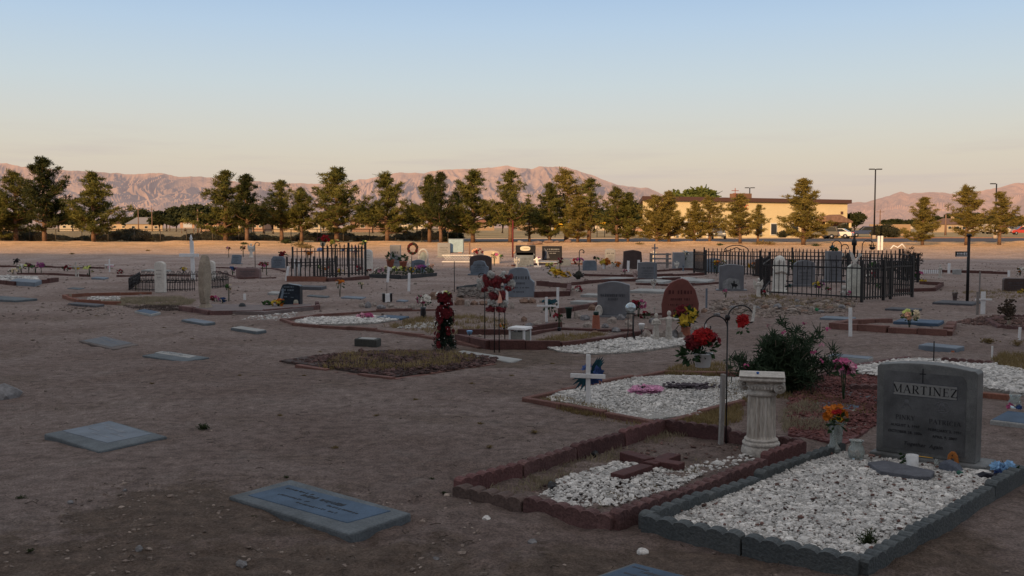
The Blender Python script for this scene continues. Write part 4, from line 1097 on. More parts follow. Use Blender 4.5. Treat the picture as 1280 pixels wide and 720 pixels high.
# serif capitals cut as thick and thin strokes (unit height 1): lines (x0, y0, x1, y1, width)
_T, _t = .15, .055
def _arc(cx, cy, rx, ry, a0, a1, w0, w1, n=10):
    r = []
    for i in range(n):
        p = R(a0 + (a1 - a0) * i / n); q = R(a0 + (a1 - a0) * (i + 1) / n); m = (p + q) / 2
        r.append((cx + rx * math.cos(p), cy + ry * math.sin(p), cx + rx * math.cos(q), cy + ry * math.sin(q), w0 + (w1 - w0) * abs(math.cos(m))))
    return r
def _sf(x, y, w_=.30): return [(x - w_ / 2, y, x + w_ / 2, y, .045)]
GLY = {
 'M': (1.02, [(.14, 0, .14, 1, _t), (.14, 1, .50, .06, _T), (.50, .06, .86, 1, _t), (.86, 0, .86, 1, _T)] + _sf(.14, .02, .26) + _sf(.86, .02, .30) + _sf(.09, .98, .2) + _sf(.90, .98, .2)),
 'A': (.84, [(.10, 0, .42, 1, _t), (.42, 1, .74, 0, _T), (.21, .36, .62, .36, .05)] + _sf(.10, .02, .24) + _sf(.74, .02, .28)),
 'R': (.80, [(.18, 0, .18, 1, _T), (.18, .97, .42, .97, .05), (.18, .50, .42, .50, .05), (.38, .5, .72, 0, _T)] + _arc(.40, .735, .21, .235, -90, 90, .05, .15) + _sf(.18, .02, .32) + _sf(.72, .02, .22) + _sf(.12, .98, .2)),
 'T': (.76, [(.38, 0, .38, 1, _T), (.06, .97, .70, .97, .06), (.07, .82, .07, 1, .05), (.69, .82, .69, 1, .05)] + _sf(.38, .02, .32)),
 'I': (.40, [(.20, 0, .20, 1, _T)] + _sf(.2, .02, .32) + _sf(.2, .98, .32)),
 'N': (.90, [(.16, 0, .16, 1, _t), (.12, 1, .74, .02, _T), (.74, 0, .74, 1, _t)] + _sf(.16, .02, .28) + _sf(.74, .98, .28) + _sf(.09, .98, .16)),
 'E': (.70, [(.18, 0, .18, 1, _T), (.12, .97, .60, .97, .05), (.12, .03, .62, .03, .05), (.18, .52, .48, .52, .05), (.60, .82, .60, 1, .05), (.62, 0, .62, .2, .05), (.48, .43, .48, .61, .045)] + _sf(.12, .02, .2)),
 'Z': (.76, [(.10, .97, .64, .97, .055), (.62, .97, .12, .03, _T), (.10, .03, .68, .03, .055), (.10, .80, .10, 1, .05), (.68, 0, .68, .2, .05)]),
 'P': (.68, [(.18, 0, .18, 1, _T), (.18, .97, .40, .97, .05), (.18, .46, .40, .46, .05)] + _arc(.38, .715, .21, .255, -90, 90, .05, .15) + _sf(.18, .02, .32) + _sf(.12, .98, .2)),
 'K': (.82, [(.18, 0, .18, 1, _T), (.22, .42, .62, 1, _t), (.34, .60, .70, 0, _T)] + _sf(.18, .02, .3) + _sf(.70, .02, .24) + _sf(.18, .98, .3) + _sf(.62, .98, .22)),
 'Y': (.76, [(.38, 0, .38, .48, _T), (.10, 1, .38, .46, _T), (.66, 1, .38, .46, _t)] + _sf(.38, .02, .3) + _sf(.10, .98, .24) + _sf(.66, .98, .22)),
 'C': (.80, _arc(.44, .5, .34, .48, 45, 315, .05, .15, 18) + [(.68, .70, .68, .98, .045)]),
}
def serif(body, size, m, parent, loc, sx=1., depth=.003, name='lettering', tr=.08):
    mb = MB(); x = 0; tot = sum(GLY[c][0] + tr for c in body) - tr
    k = 0
    for c in body:
        wd, st = GLY[c]
        for (a, b, c_, d, w_) in st:
            A_ = Vector((a + x - tot / 2, 0, b - .5)); B_ = Vector((c_ + x - tot / 2, 0, d - .5)); u = (B_ - A_).normalized(); n = Vector((u.z, 0, -u.x)) * w_ / 2
            k += 1; y = -k * .00002 / size
            q = [A_ - n, B_ - n, B_ + n, A_ + n]
            mb.add([((v.x) * size * sx, y * size - depth, v.z * size) for v in q], [(0, 1, 2, 3)])
        x += wd + tr
    return mb.build(name, m, parent, loc=loc)
# ================================================================== the near graves
def V2(a, b, t): return a + (b - a) * t
# ---- plot with the large double headstone
A = G(804, 667); B = G(1075, 721); Cc = G(1032, 577); D_ = B + (Cc - A)
ext = (Cc - A) * .12
edging('grey scalloped edging around the white gravel plot of the largest headstone', [Cc + ext, A, B, D_ + ext], GED, h=.110, blk=.6, thick=.07, mats=[GED, mat('grey_edging_worn', (.072, .082, .086), rough=.95, var=.3, scale=3, bump=.45, bscale=60, col2=(.105, .115, .115))])
inset = lambda P, c, k: [c + (p - c) * k for p in P]
cen = (A + B + D_ + Cc) / 4
pl = inset([A, B, D_ + ext, Cc + ext], cen, .955)
sheet('gravel_bed', pl, .035, mat('gravel_base', (.36, .34, .31), var=.4, scale=60, bump=.5))  # tinted ground sheet that shows between the stones
stones('white_gravel', pl, 20000, .0094, WGR, z=.042, mound=.035, label='coarse white gravel heaped inside the grey scalloped edging', cat='gravel', flatn=.62, seed=3)
stones('dark_gravel', pl, 420, .0075, DGR, z=.058, mound=.03, label='few dark chips among the white gravel of the front plot', cat='gravel', seed=33)
# ---- the large headstone
e0 = G(1099, 574); e1 = G(1222, 591); mid = (e0 + e1) / 2; rz = math.atan2(e1.y - e0.y, e1.x - e0.x); w_ = (e1 - e0).length
hs = thing('headstone', 'largest grey granite double headstone, arched top, behind the front white gravel plot', 'headstone', (mid.x, mid.y, gz(mid.x, mid.y)), rz)
bh, th = .075, .15
MB().box((w_ * .035, .02, bh / 2 - .02), (w_ * 1.16, .29, bh + .04)).build('base', GRF, hs, bevel=.008)
H = .648
wt = w_ * 1.0
prof = [(-wt / 2, bh), (-wt / 2 - .003, bh + H * .935), (-wt * .475, bh + H * .965)]
for i in range(13):
    t = i / 12; prof.append((-wt * .44 + wt * .88 * t, bh + H * (.962 + .038 * math.sin(PI * t) ** .8)))
prof += [(wt * .475, bh + H * .965), (wt / 2 + .003, bh + H * .935), (wt / 2, bh)]
tb = MB().prism(prof, -th / 2, th / 2).build('tablet', GRF, hs, bevel=.006)
# raised rim: the sunk darker field of the face
fld = MB().prism([(-wt * .43, bh + .03), (-wt * .43, bh + H * .86), (-wt * .40, bh + H * .90), (wt * .36, bh + H * .90), (wt * .40, bh + H * .84), (wt * .40, bh + .03)], -th / 2 - .002, -th / 2 + .01).build('polished_field', mat('polished_granite', (.098, .100, .104), rough=.5, var=.42, scale=5, bump=.05, bscale=300), tb)
pan = MB().box((-.005, -th / 2 - .001, bh + H * .715), (wt * .635, .008, .088)).build('name_panel', mat('name_panel_granite', (.22, .22, .215), rough=.7, var=.1, scale=8, bump=.1), tb)
MB().box((-.005, -th / 2 + .0005, bh + H * .715), (wt * .652, .008, .097)).build('panel_line', INKD, tb)
yf = -th / 2 - .0055
serif('MARTINEZ', .058, INK, tb, (-.005, yf + .003, bh + H * .715), sx=1.10)
dk = mat('engraved_shadow', (.026, .026, .03), rough=.7, var=.1, bump=0)
serif('PINKY', .031, dk, tb, (-wt * .20, yf + .003, bh + H * .405), sx=1.1)
serif('PATRICIA', .031, dk, tb, (wt * .20, yf + .003, bh + H * .395), sx=1.1)
textpart('AUGUST 3, 1947', .025, dk, tb, (-wt * .20, yf + .002, bh + H * .315), sx=1.05)
textpart('FEBRUARY 3, 1951', .025, dk, tb, (wt * .20, yf + .002, bh + H * .305), sx=1.05)
textpart('OCTOBER 28, 2006', .025, dk, tb, (-wt * .20, yf + .002, bh + H * .245), sx=1.05)
textpart('APRIL 9, 2007', .025, dk, tb, (wt * .20, yf + .002, bh + H * .235), sx=1.05)
textpart('Together  Again', .036, dk, tb, (-.01, yf + .002, bh + H * .125), sx=1.05, shear=.25)
cr = MB(); cr.box((-.02, yf + .003, bh + H * .87), (.007, .004, .10)); cr.box((-.02, yf + .003, bh + H * .89), (.042, .004, .007)); cr.build('engraved_cross', dk, tb)
for cx in (-wt * .19, wt * .17):       # praying hands / rosette outlines
    em = MB(); pts = [(cx + .05 * math.cos(a), yf + .003, bh + H * .555 + .038 * math.sin(a)) for a in [2 * PI * i / 16 for i in range(17)]]
    if cx > 0: em.tube(pts, .0016, 4)
    for q in range(5): em.tube([(cx + (q - 2) * .012, yf + .003, bh + H * .52), (cx + (q - 2) * .004, yf + .003, bh + H * .60)], .0016, 4)
    em.tube([(cx - .04, yf + .003, bh + H * .50), (cx, yf + .003, bh + H * .53), (cx + .04, yf + .003, bh + H * .50)], .002, 4)
    em.build('engraved_emblem', mat('engraved_light', (.17, .175, .19), bump=0), tb)
def onplot(px, py): return G(px, py) + Vector((0, 0, .05))
# gold ribbon lying on the base
q = hs.matrix_basis @ Vector((-.02, -.11, bh + .004))
o = MB().tube([(-.09, 0, .004), (-.03, -.01, .008), (.02, .005, .005), (.09, -.005, .007)], .006, 5, flat=.5).build('ribbon', GOLD); o.location = q; o.rotation_euler = (0, 0, rz); tag(o, 'thin gold ribbon lying on the base of the largest headstone', 'ribbon')
q = hs.matrix_basis @ Vector((.20, -.12, bh))
o = thing('wooden_bell', 'small orange wooden arch ornament on the headstone base', 'ornament', q, rz)
MB().prism([(-.035, 0), (-.03, .05), (-.012, .075), (.012, .075), (.03, .05), (.04, 0), (.014, 0), (.008, .03), (-.006, .03), (-.012, 0)], -.012, .012).build('arch', mat('orange_wood', (.42, .15, .035), rough=.6, var=.2, scale=12), o, bevel=.004)
MB().blob((0, -.004, .05), .012, .05).build('knob', mat('dark_wood', (.10, .04, .02)), o)
# mug, stone, bottle
p = onplot(1136, 594); o = thing('mug', 'white mug with green leaves printed on it, standing on the white gravel', 'mug', p, rz)
mg = MB().lathe([(.036, -.01), (.040, 0), (.040, .092), (.036, .092), (.034, .02), (.01, .015)], 20, (.02, 0, 0)).build('cup', WHT, o)
MB().tube([(-.018, 0, .075), (-.045, 0, .065), (-.045, 0, .035), (-.018, 0, .02)], .007, 7).build('handle', WHT, o)
lf = MB()
for a in range(7): lf.blob((-.045 + .012 * (a % 3), -.03 - .002 * a, .03 + .011 * a), (.014, .004, .010), .2)
lf.build('leaf_ornament', LEAF, o)
p = onplot(1189, 597); o = MB().prism([(-.075, -.02), (-.07, .045), (-.02, .065), (.04, .04), (.075, -.005), (.07, -.03)], -.045, .05).build('rock', mat('slate_rock', (.115, .13, .165), rough=.8, var=.2, scale=8, bump=.3), bevel=.012); o.location = p; o.rotation_euler = (0, 0, rz); tag(o, 'angular blue grey rock leaning by the base of the largest headstone', 'rock')
p = onplot(1199, 603); o = MB().blob((0, 0, .012), (.028, .02, .02), .12).build('glass_lump', mat('green_glass', (.015, .10, .07), rough=.15, bump=0)); o.location = p; tag(o, 'small green glass lump on the white gravel', 'ornament')
p = onplot(1170, 592); o = MB().lathe([(.012, -.01), (.016, 0), (.016, .03), (.008, .04), (.008, .05)], 10).build('small_bottle', CLR); o.location = p; tag(o, 'tiny clear bottle on the gravel before the headstone base', 'bottle')
# stepping slab in the gravel
SP = [G(1084, 594), G(1105, 591.5), G(1168, 605), G(1163, 613), G(1145, 612.5), G(1100, 606)]
mb = MB(); c_ = sum(SP, Vector()) / 6; mb.slab([(p.x - c_.x, p.y - c_.y) for p in SP][::-1], -.02, .018); o = mb.build('stone_slab', mat('slate_slab', (.115, .12, .14), rough=.8, var=.2, scale=9, bump=.4), bevel=.006); o.location = c_ + Vector((0, 0, .072)); tag(o, 'long flat slate slab lying on the white gravel', 'slab')
# glass vases
p = onplot(1041, 574)
o = thing('glass_vase', 'tall waisted clear glass vase holding orange and yellow flowers', 'vase', p)
MB().lathe([(.045, 0), (.052, .012), (.050, .035), (.024, .07), (.022, .13), (.034, .185), (.044, .205), (.040, .205), (.030, .18), (.018, .13), (.02, .075), (.04, .03)], 20).build('glass', CLR, o)
p2 = p + Vector((.055, .09, 0)); o2 = thing('glass_vase', 'ribbed glass vase half hidden behind the waisted vase', 'vase', p2)
MB().lathe([(.035, 0), (.036, .01), (.042, .12), (.052, .215), (.047, .215), (.037, .12), (.03, .02)], 20, flute=.04).build('glass', CLR, o2)
rn = random.Random(4); fo = thing('flower_bouquet', 'orange and yellow silk flowers in the tall waisted glass vase', 'flowers', p + Vector((.01, .0, .16)))
blossom_ball(fo, (-.05, 0, .115), .055, 'orange', 7, .030, rn); blossom_ball(fo, (.02, 0, .15), .055, 'orange', 5, .030, rn); blossom_ball(fo, (-.01, -.03, .12), .05, 'red', 3, .026, rn); blossom_ball(fo, (.05, .02, .11), .05, 'rust', 5, .03, rn); blossom_ball(fo, (.01, -.02, .065), .04, 'yellow', 5, .026, rn)
leaves(fo, (.02, 0, .05), .075, 40, .05, rn)
MB().tube([(0, 0, -.12), (0, 0, .1)], .004, 5).build('stems', LEAF, fo)
p = onplot(1070, 583); o = thing('glass_jar', 'round clear glass jar with a wavy rim and pink shells inside', 'jar', p)
MB().lathe([(.030, 0), (.050, .012), (.058, .05), (.048, .09), (.036, .108), (.044, .13), (.050, .135), (.046, .135), (.032, .11), (.044, .088), (.053, .05), (.045, .016)], 20).build('glass', CLR, o)
sh_ = MB()
for i in range(22):
    a = rn.uniform(0, 6.28); r_ = rn.uniform(0, .036); sh_.blob((math.cos(a) * r_, math.sin(a) * r_, .02 + rn.uniform(0, .04)), rn.uniform(.008, .014), .2)
sh_.build('shells', mat('pink_shells', (.62, .42, .38), bump=0), o)
# blue flowers at the right edge
bouquet('pale blue silk flowers with black ribbon on the corner of the grey edging', 1262, 603, 52, 26, ['ltblue', 'ltblue', 'blue'], lv=10, n=26, squash=.55)
o = MB().prism([(-.12, 0), (-.05, .03), (.02, .015), (.09, .035), (.12, .01), (.05, 0), (0, -.005)], -.03, .03).build('black_ribbon', mat('black_cloth', (.02, .02, .03), bump=0)); o.location = onplot(1240, 606); tag(o, 'crumpled black ribbon beneath the pale blue flowers', 'ribbon')
# weed growing over the corner of the edging
def weed(px, py, r, h, label, m=GRN, n=46, z=0., name='weed', group='small weeds growing in the dirt', ln=.4):
    p = at(px, py); rn = random.Random(int(px)); mb = MB()
    for i in range(n):
        a = rn.uniform(0, 6.28); e = rn.uniform(.2, 1.3); L_ = r * rn.uniform(.5, 1.1)
        st = Vector((math.cos(a) * math.cos(e) * L_, math.sin(a) * math.cos(e) * L_, math.sin(e) * h * rn.uniform(.5, 1)))
        s = Vector((-math.sin(a), math.cos(a), 0)) * .0022; mb.add([-s, s, st + s, st - s], [(0, 1, 2, 3)])
        for q in range(4):
            c = st * (.35 + .2 * q); d = Vector((rn.gauss(0, 1), rn.gauss(0, 1), .6)).normalized() * r * ln * rn.uniform(.4, .8); sd_ = d.cross(Vector((rn.gauss(0, 1), 1, 1))).normalized() * d.length * .24
            mb.add([c, c + d * .5 + sd_, c + d, c + d * .5 - sd_], [(0, 1, 2, 3)])
    o = mb.build(name, m); o.location = (p.x, p.y, p.z + z); return tag(o, label, 'weed', group)
weed(1084, 692, .085, .11, 'leafy green weed sprouting from the gravel by the front corner of the grey edging', n=60, z=.03, group=None)

# ---- red edged plot beside it
Lr = G(571, 620); Fr = G(767, 665); Kr = G(830, 541); Rr = Fr + (Kr - Lr)
BRKM = [BRK, mat('red_edging_dark', (.09, .045, .046), rough=.95, var=.3, scale=3, bump=.45, bscale=60, col2=(.13, .065, .062)), mat('red_edging_bright', (.15, .072, .070), rough=.95, var=.3, scale=3, bump=.45, bscale=60)]
M1 = V2(Lr, Fr, .47)
edging('weathered dark red scalloped edging around the plot with the fallen brick cross', [M1, Fr, Rr, Kr, Lr], BRK, h=.110, blk=.6, thick=.07, mats=BRKM)
edging('grey brown sunken scalloped edging at the left front corner of the red plot', [Lr, M1], mat('brown_grey_edging', (.125, .088, .078), rough=.95, var=.3, scale=3, bump=.4, bscale=60), h=.085, blk=.6, thick=.09, k=4)
gp = [G(672, 622), G(705, 600), G(765, 580), G(800, 578), G(880, 592), G(850, 612), G(770, 634), G(720, 636)]
stones('white_gravel', gp, 2600, .0105, WGR, z=.008, mound=.02, label='scattered white stones around the fallen brick cross', cat='gravel', seed=5)
stones('white_gravel', [G(860, 600), G(855, 585), G(935, 568), G(945, 575), G(900, 590)], 130, .012, WGR, z=.006, mound=0, label='loose white stones trailing towards the fluted column', cat='gravel', seed=6)
stones('dark_gravel', inset([Lr, Fr, Rr, Kr], (Lr + Fr + Rr + Kr) / 4, .9), 420, .009, DGR, z=.002, mound=0, label='thin scatter of dark chips inside the red plot', cat='gravel', seed=7)
grass('dry_grass', [G(600, 612), G(640, 625), G(700, 600), G(860, 545), G(840, 538), G(700, 575)], 260, .055, STRAW, 'thin dry grass inside the red edging')
grass('dry_grass', [G(660, 640), G(700, 652), G(900, 585), G(870, 575)], 60, .05, STRAW, 'sparse straw along the inner side of the red edging', seed=8)
bc = thing('brick_cross', 'cross of dark red pavers lying flat on the white stones', 'cross', G(812, 582) + Vector((0, 0, .0)))
def bar(a, b, wv, h, name):
    a = G(*a) - bc.location; b = G(*b) - bc.location; d = (b - a); L_ = d.length; an = math.atan2(d.y, d.x); c = (a + b) / 2
    return MB().box((c.x, c.y, h / 2), (L_, wv, h), an).build(name, mat('red_paver', (.088, .036, .034), rough=.85, var=.25, scale=8, bump=.3), bc, bevel=.005)
bar((771, 604), (808, 590), .105, .05, 'paver'); bar((812, 588), (843, 575), .105, .052, 'paver'); bar((781, 575), (812, 584), .10, .062, 'paver'); bar((820, 584), (852, 590), .10, .056, 'paver')
weed(712, 592, .05, .03, 'flat green weed inside the red edging', n=30)
o = MB().blob((0, 0, .02), (.05, .03, .03), .2, sub=2).build('rock', mat('black_rock', (.02, .02, .022), rough=.5, var=.2)); o.location = G(690, 612); tag(o, 'black shiny lump in the front of the red plot', 'rock')
o = MB().blob((0, 0, .02), (.045, .03, .028), .2, sub=2).build('rock', mat('black_rock', (.02, .02, .022))); o.location = G(742, 571); tag(o, 'black lump beside the back run of the red edging', 'rock')

# ---- fluted column
p = at(951, 566); o = thing('column', 'white plaster Ionic column with a broken scroll, standing in the red plot corner', 'column', p, R(-14)); S_ = .00587
def z_(py): return (566 - py) * .00587
MB().lathe([(.140, -.03), (.142, z_(562)), (.136, z_(558)), (.128, z_(556)), (.136, z_(554)), (.134, z_(551.5)), (.118, z_(550)), (.124, z_(548)), (.112, z_(546))], 32).build('base', OLDW, o, bevel=.004)
mb = MB()
n_ = 80; vs = []; zz_ = [z_(547), z_(543), z_(505), z_(492)]
for i, z in enumerate(zz_):
    for k in range(n_):
        a = 2 * PI * k / n_; fl_ = .5 + .5 * math.cos(k / n_ * 20 * 2 * PI); rr_ = (.106 - .003 * i) * (1 - .13 * (1 - fl_) * (0 < i < 3 or .6)); vs.append((rr_ * math.cos(a), rr_ * math.sin(a), z))
mb.add(vs, [(i * n_ + k, i * n_ + (k + 1) % n_, (i + 1) * n_ + (k + 1) % n_, (i + 1) * n_ + k) for i in range(3) for k in range(n_)], False)
mb.build('shaft', mat('streaked_plaster', (.47, .41, .35), rough=.85, var=.28, scale=5, bump=.15, bscale=30, col2=(.66, .62, .56), stretch=(3, 3, .6)), o)
MB().lathe([(.104, z_(493)), (.112, z_(491)), (.108, z_(488)), (.098, z_(487)), (.106, z_(480)), (.115, z_(477))], 32).build('neck', OLDW, o)
cp = MB(); cp.box((0, 0, z_(477.5)), (.215, .20, .045))
for i in range(9): cp.blob((-.09 + i * .0225, -.105, z_(482)), (.010, .012, .018), .05)
cp.build('capital', OLDW, o, bevel=.008)
for s, yb in ((1, -.07), (1, .07), (-1, .07)):
    v = MB(); 
    v.lathe([(.040, -.045), (.042, .045)], 20, M=Matrix.Translation((s * .125, yb, z_(481))) @ Matrix.Rotation(PI / 2, 4, 'X'))
    v.tube([(s * .125 + .030 * (1 - t / 14) * math.cos(t * .75), yb - .05, z_(481) + .030 * (1 - t / 14) * math.sin(t * .75)) for t in range(14)], .006, 5)
    v.build('volute', OLDW, o)
MB().box((0, 0, z_(471.5)), (.325, .29, .022)).build('abacus', OLDW, o, bevel=.008); MB().box((0, 0, z_(468.5)), (.285, .26, .02), top=1.14).build('top_slab', OLDW, o, bevel=.004)
q = o.matrix_basis @ Vector((-.03, -.03, z_(466))); b_ = MB().blob((0, 0, .006), (.014, .012, .010), .1).build('glass_bead', mat('blue_glass', (.02, .10, .35), bump=0)); b_.location = q; tag(b_, 'small blue bead on top of the white column', 'bead')

# ---- grey post and double crook with the hanging basket
p = at(901, 556); k = .00606
o = MB().box((0, 0, .23), (.034, .03, .62)).build('wooden_post', mat('pale_grey_wood', (.33, .31, .295), rough=.9, var=.22, scale=9, bump=.35, stretch=(4, 4, .7)), bevel=.004); o.location = p; o.rotation_euler = (0, R(1.5), R(20)); tag(o, 'weathered grey wooden post at the foot of the double crook', 'post')
hk = hook_post('black iron double crook with two scrolled arms over the white gravel plot', 907, 530, 362, crooks=((1, .10, 1.0), (-1, .087, .925)), th=.0055, loc=at(907, 549, 0))
hk.location = p + Vector((.045, .03, 0)); 
for c in hk.children: pass
hz = (556 - 362) * k
sc = hz / ((549 - 362) * (at(907, 549).y / F)); hk.scale = (1, 1, sc)
col_ = MB().lathe([(.016, -.02), (.022, 0), (.016, .02)], 10).build('collar', blk, hk); col_.location = (0, 0, hz * .82 / sc)
hb = thing('hanging_basket', 'white plastic hanging basket full of bright and dark red flowers', 'hanging basket', p + Vector((-.138, .03, (556 - 459) * k)))
MB().lathe([(.050, 0), (.055, .004), (.068, .095), (.075, .098), (.075, .108), (.066, .108), (.05, .01)], 24).build('pot', mat('white_plastic', (.60, .62, .63), rough=.35, var=.05, bump=0), hb)
w3 = MB()
for a in (0, 2.1, 4.2): w3.tube([(.07 * math.cos(a), .07 * math.sin(a), .10), (.025 * math.cos(a) + .01, .025 * math.sin(a), .22), (.02, 0, .335)], .0022, 4)
w3.build('hanger', WHT, hb)
rn = random.Random(9)
blossom_ball(hb, (.0, -.01, .235), .070, 'red', 14, .048, rn); blossom_ball(hb, (-.080, 0, .19), .062, 'dkred', 12, .045, rn); blossom_ball(hb, (.075, .02, .205), .05, 'crimson', 8, .045, rn)
leaves(hb, (-.09, 0, .085), .09, 90, .06, rn); leaves(hb, (.03, 0, .13), .08, 50, .06, rn)
rf = thing('ribbon', 'white ribbon tied to the tip of the taller crook', 'ribbon', p + Vector((.235, .0, (556 - 398) * k)))
MB().prism([(-.02, -.02), (-.004, .07), (.0, .10), (.012, .10), (.012, .06), (.002, -.02)], -.004, .004).build('tail', mat('white_cloth', (.66, .64, .60), bump=0), rf)
sr = thing('silk_flower', 'single bright red flower cluster hanging from the taller crook', 'flowers', p + Vector((.165, .03, (556 - 402) * k)))
blossom_ball(sr, (0, 0, 0), .046, 'red', 7, .038, rn); leaves(sr, (0, 0, -.05), .05, 16, .04, rn)
MB().tube([(0, 0, 0), (-.02, 0, .06), (.03, 0, .09)], .003, 4).build('stem', LEAF, sr)
# ---- white gravel grave behind
gw = [G(x, y) for x, y in ((682, 500), (712, 489), (790, 475), (835, 471), (940, 474), (948, 488), (925, 503), (870, 522), (800, 528), (742, 514))]
sheet('gravel_bed', gw, .012, mat('gravel_base', (.26, .235, .21)))
stones('white_gravel', gw, 13000, .0094, WGR, z=.016, mound=.03, label='fine white gravel of the grave behind the fluted column', cat='gravel', seed=12)
edging('low dark red edging around the white gravel grave behind the column', [G(928, 506), G(816, 533), G(655, 501), G(828, 467), G(965, 472)], BRKP, h=.045, blk=.6, thick=.07, scallop=False)
grass('dry_grass', [G(665, 503), G(700, 498), G(815, 528), G(812, 538), G(740, 524)], 330, .06, DRY, 'brown dry grass along the front of the white gravel grave', seed=15)
grass('dry_grass', [G(830, 470), G(840, 460), G(905, 455), G(918, 470), G(880, 472)], 300, .075, DRY, 'brown grass tuft under the hanging basket', seed=16)
grass('dry_grass', [G(840, 533), G(925, 506), G(925, 530), G(880, 540)], 330, .075, DRY, 'brown grass between the gravel grave and the column', seed=17)
slat_cross('white slat cross with a blue flower behind it, standing on white gravel', 735, 508, 442, 43, 469, w_=.040, t=.02, rz=R(-14), name='wooden_cross')
bq = thing('silk_flower', 'dark blue flower with long teal leaves tied behind the white slat cross', 'flowers', at(738, 507) + Vector((.0, .05, 0)))
rn = random.Random(3); kq = MPP(508)
blossom_ball(bq, (.0, 0, 40 * kq), .085, 'blue', 6, .07, rn)
tl_ = MB()
for s in (-1, 1):
    for j in range(5):
        a = R(38 + s * 4 + j * 7) if s > 0 else R(200 + j * 14); c0 = Vector((.01 * s, 0, 40 * kq)); L_ = .20 - .015 * abs(j - 2)
        d = Vector((math.cos(a) * L_, -.01 * j, math.sin(a) * L_)); s2 = Vector((-math.sin(a), 0, math.cos(a))) * .022
        tl_.add([c0, c0 + d * .4 + s2, c0 + d, c0 + d * .4 - s2], [(0, 1, 2, 3)])
tl_.build('leaves', fl('teal'), bq); MB().tube([(0, 0, 0), (0, 0, 40 * kq)], .004, 4).build('stem', LEAF, bq)
wr = thing('flower_wreath', 'flat pink flower wreath lying on the white gravel', 'wreath', at(807, 496) + Vector((0, 0, .045)))
rn = random.Random(6); mb = MB()
for i in range(90):
    a = 2 * PI * i / 90; r_ = .105 + rn.uniform(-.05, .035); petals(mb, Vector((math.cos(a) * r_ * 1.1, math.sin(a) * r_ * .95, rn.uniform(0, .045))), .034, rn, 6, 2, Vector((rn.gauss(0, .3), -.4, 1)))
mb.build('blossoms', island(mat('pale_pink_petals', (.62, .30, .46), var=.3, scale=14, bump=0), .4), wr); leaves(wr, (0, 0, -.02), .14, 50, .03, rn); mb = MB()
for i in range(8): petals(mb, Vector((rn.uniform(-.05, .05), rn.uniform(-.03, .04), .02)), .03, rn)
mb.build('inner_blossoms', fl('blue'), wr)
mat_ = MB(); rn = random.Random(14)
for i in range(120): mat_.blob((rn.gauss(0, .12), rn.gauss(0, .06), rn.uniform(0, .03)), (.03, .02, .012), .3, rn)
o = mat_.build('withered_flowers', mat('withered_plant', (.07, .055, .065), var=.4, scale=15)); o.location = at(858, 490) + Vector((0, 0, .05)); tag(o, 'flat mat of withered grey flowers on the white gravel', 'flowers')

# ---- oleander
ob = thing('oleander_bush', 'dark oleander bush with sparse pink flowers behind the column', 'bush', at(970, 489))
rg = np.random.default_rng(77); rn = random.Random(77); st = MB(); cl = []; k = MPP(489)
for i in range(34):
    a = rn.uniform(0, 6.28); e = rn.uniform(.40, 1.45); L_ = rn.uniform(.36, .68)
    dv_ = Vector((math.cos(a) * math.cos(e) * 1.05, math.sin(a) * math.cos(e) * .8, math.sin(e)))
    pts = [Vector((0, 0, 0)), dv_ * L_ * .5 + Vector((0, 0, .02)), dv_ * L_]
    st.tube([p * 1 for p in pts], [.012, .008, .004], 4)
    for j in range(13):
        f = .35 + .68 * j / 12; c = dv_ * L_ * f; cl.append((c.x + rn.gauss(0, .05), c.y + rn.gauss(0, .05), c.z + rn.gauss(0, .05)))
st.build('stems', mat('oleander_stem', (.12, .10, .07), bump=0), ob)
V, Fc = tufts(cl, rg, per=19, ln=.085, wd=.0065, up=.45)
npmesh('foliage', V, Fc, OLE, ob)
for c0 in ((-.02, -.3, .62), (.30, -.2, .42), (.42, -.1, .47), (-.35, -.2, .28), (-.16, -.3, .68), (.18, -.3, .70), (.50, 0, .62), (.38, -.2, .33)):
    blossom_ball(ob, c0, .028, 'ltpink' if rn.random() < .5 else 'pink', 4, .015, rn, name='blossoms')
grass('dry_grass', [G(880, 480), G(1000, 480), G(1010, 500), G(900, 505)], 220, .07, DRY, 'dry grass under the oleander bush', seed=18)

# ---- dark red gravel grave to the right
rp = [G(x, y) for x, y in ((985, 505), (1012, 468), (1100, 470), (1100, 530), (1055, 560), (985, 545))]
sheet('red_gravel_bed', rp, .008, mat('red_soil', (.13, .05, .048), var=.3, scale=12, bump=.5))
stones('red_gravel', rp, 3600, .013, RGR, z=.012, mound=.02, label='dark red lava gravel between the column and the largest headstone', cat='gravel', seed=20)
flat_marker('pale flat marker lying on the dark red gravel', [(1012, 505), (1030, 500), (1081, 508), (1064, 514)], .03, CONP, plate=.9, pm=BLU, mk=INKD, marks=False)
flat_marker('dark flat stone behind the pale marker on red gravel', [(1046, 492), (1056, 488), (1104, 495), (1096, 500)], .025, DKC, marks=False)
grass('dry_grass', [G(975, 520), G(1005, 505), G(1060, 525), G(1050, 540), G(980, 540)], 420, .08, STRAW, 'pale straw growing through the red gravel', seed=21)
grass('dry_grass', [G(985, 500), G(1005, 488), G(1100, 515), G(1095, 540)], 220, .07, DRY, 'brown grass in the red gravel', seed=22)
bouquet('pink and violet flower bunch on a long wire stem in red gravel', 1055, 508, 36, 63, ['pink', 'pink', 'ltpink'], lv=26, n=18, squash=.9)
edging('red scalloped blocks at the back of the red gravel grave', [G(1062, 489), G(1100, 489)], BRK, h=.085, blk=.4, k=3)
edging('low red edging behind the oleander bush', [G(1000, 478), G(1065, 461), G(1136, 450)], BRK, h=.05, blk=.6, scallop=False)
wg2 = [G(x, y) for x, y in ((1062, 468), (1078, 459), (1140, 451), (1200, 452), (1262, 462), (1300, 470), (1300, 500), (1262, 492), (1225, 488), (1100, 474))]
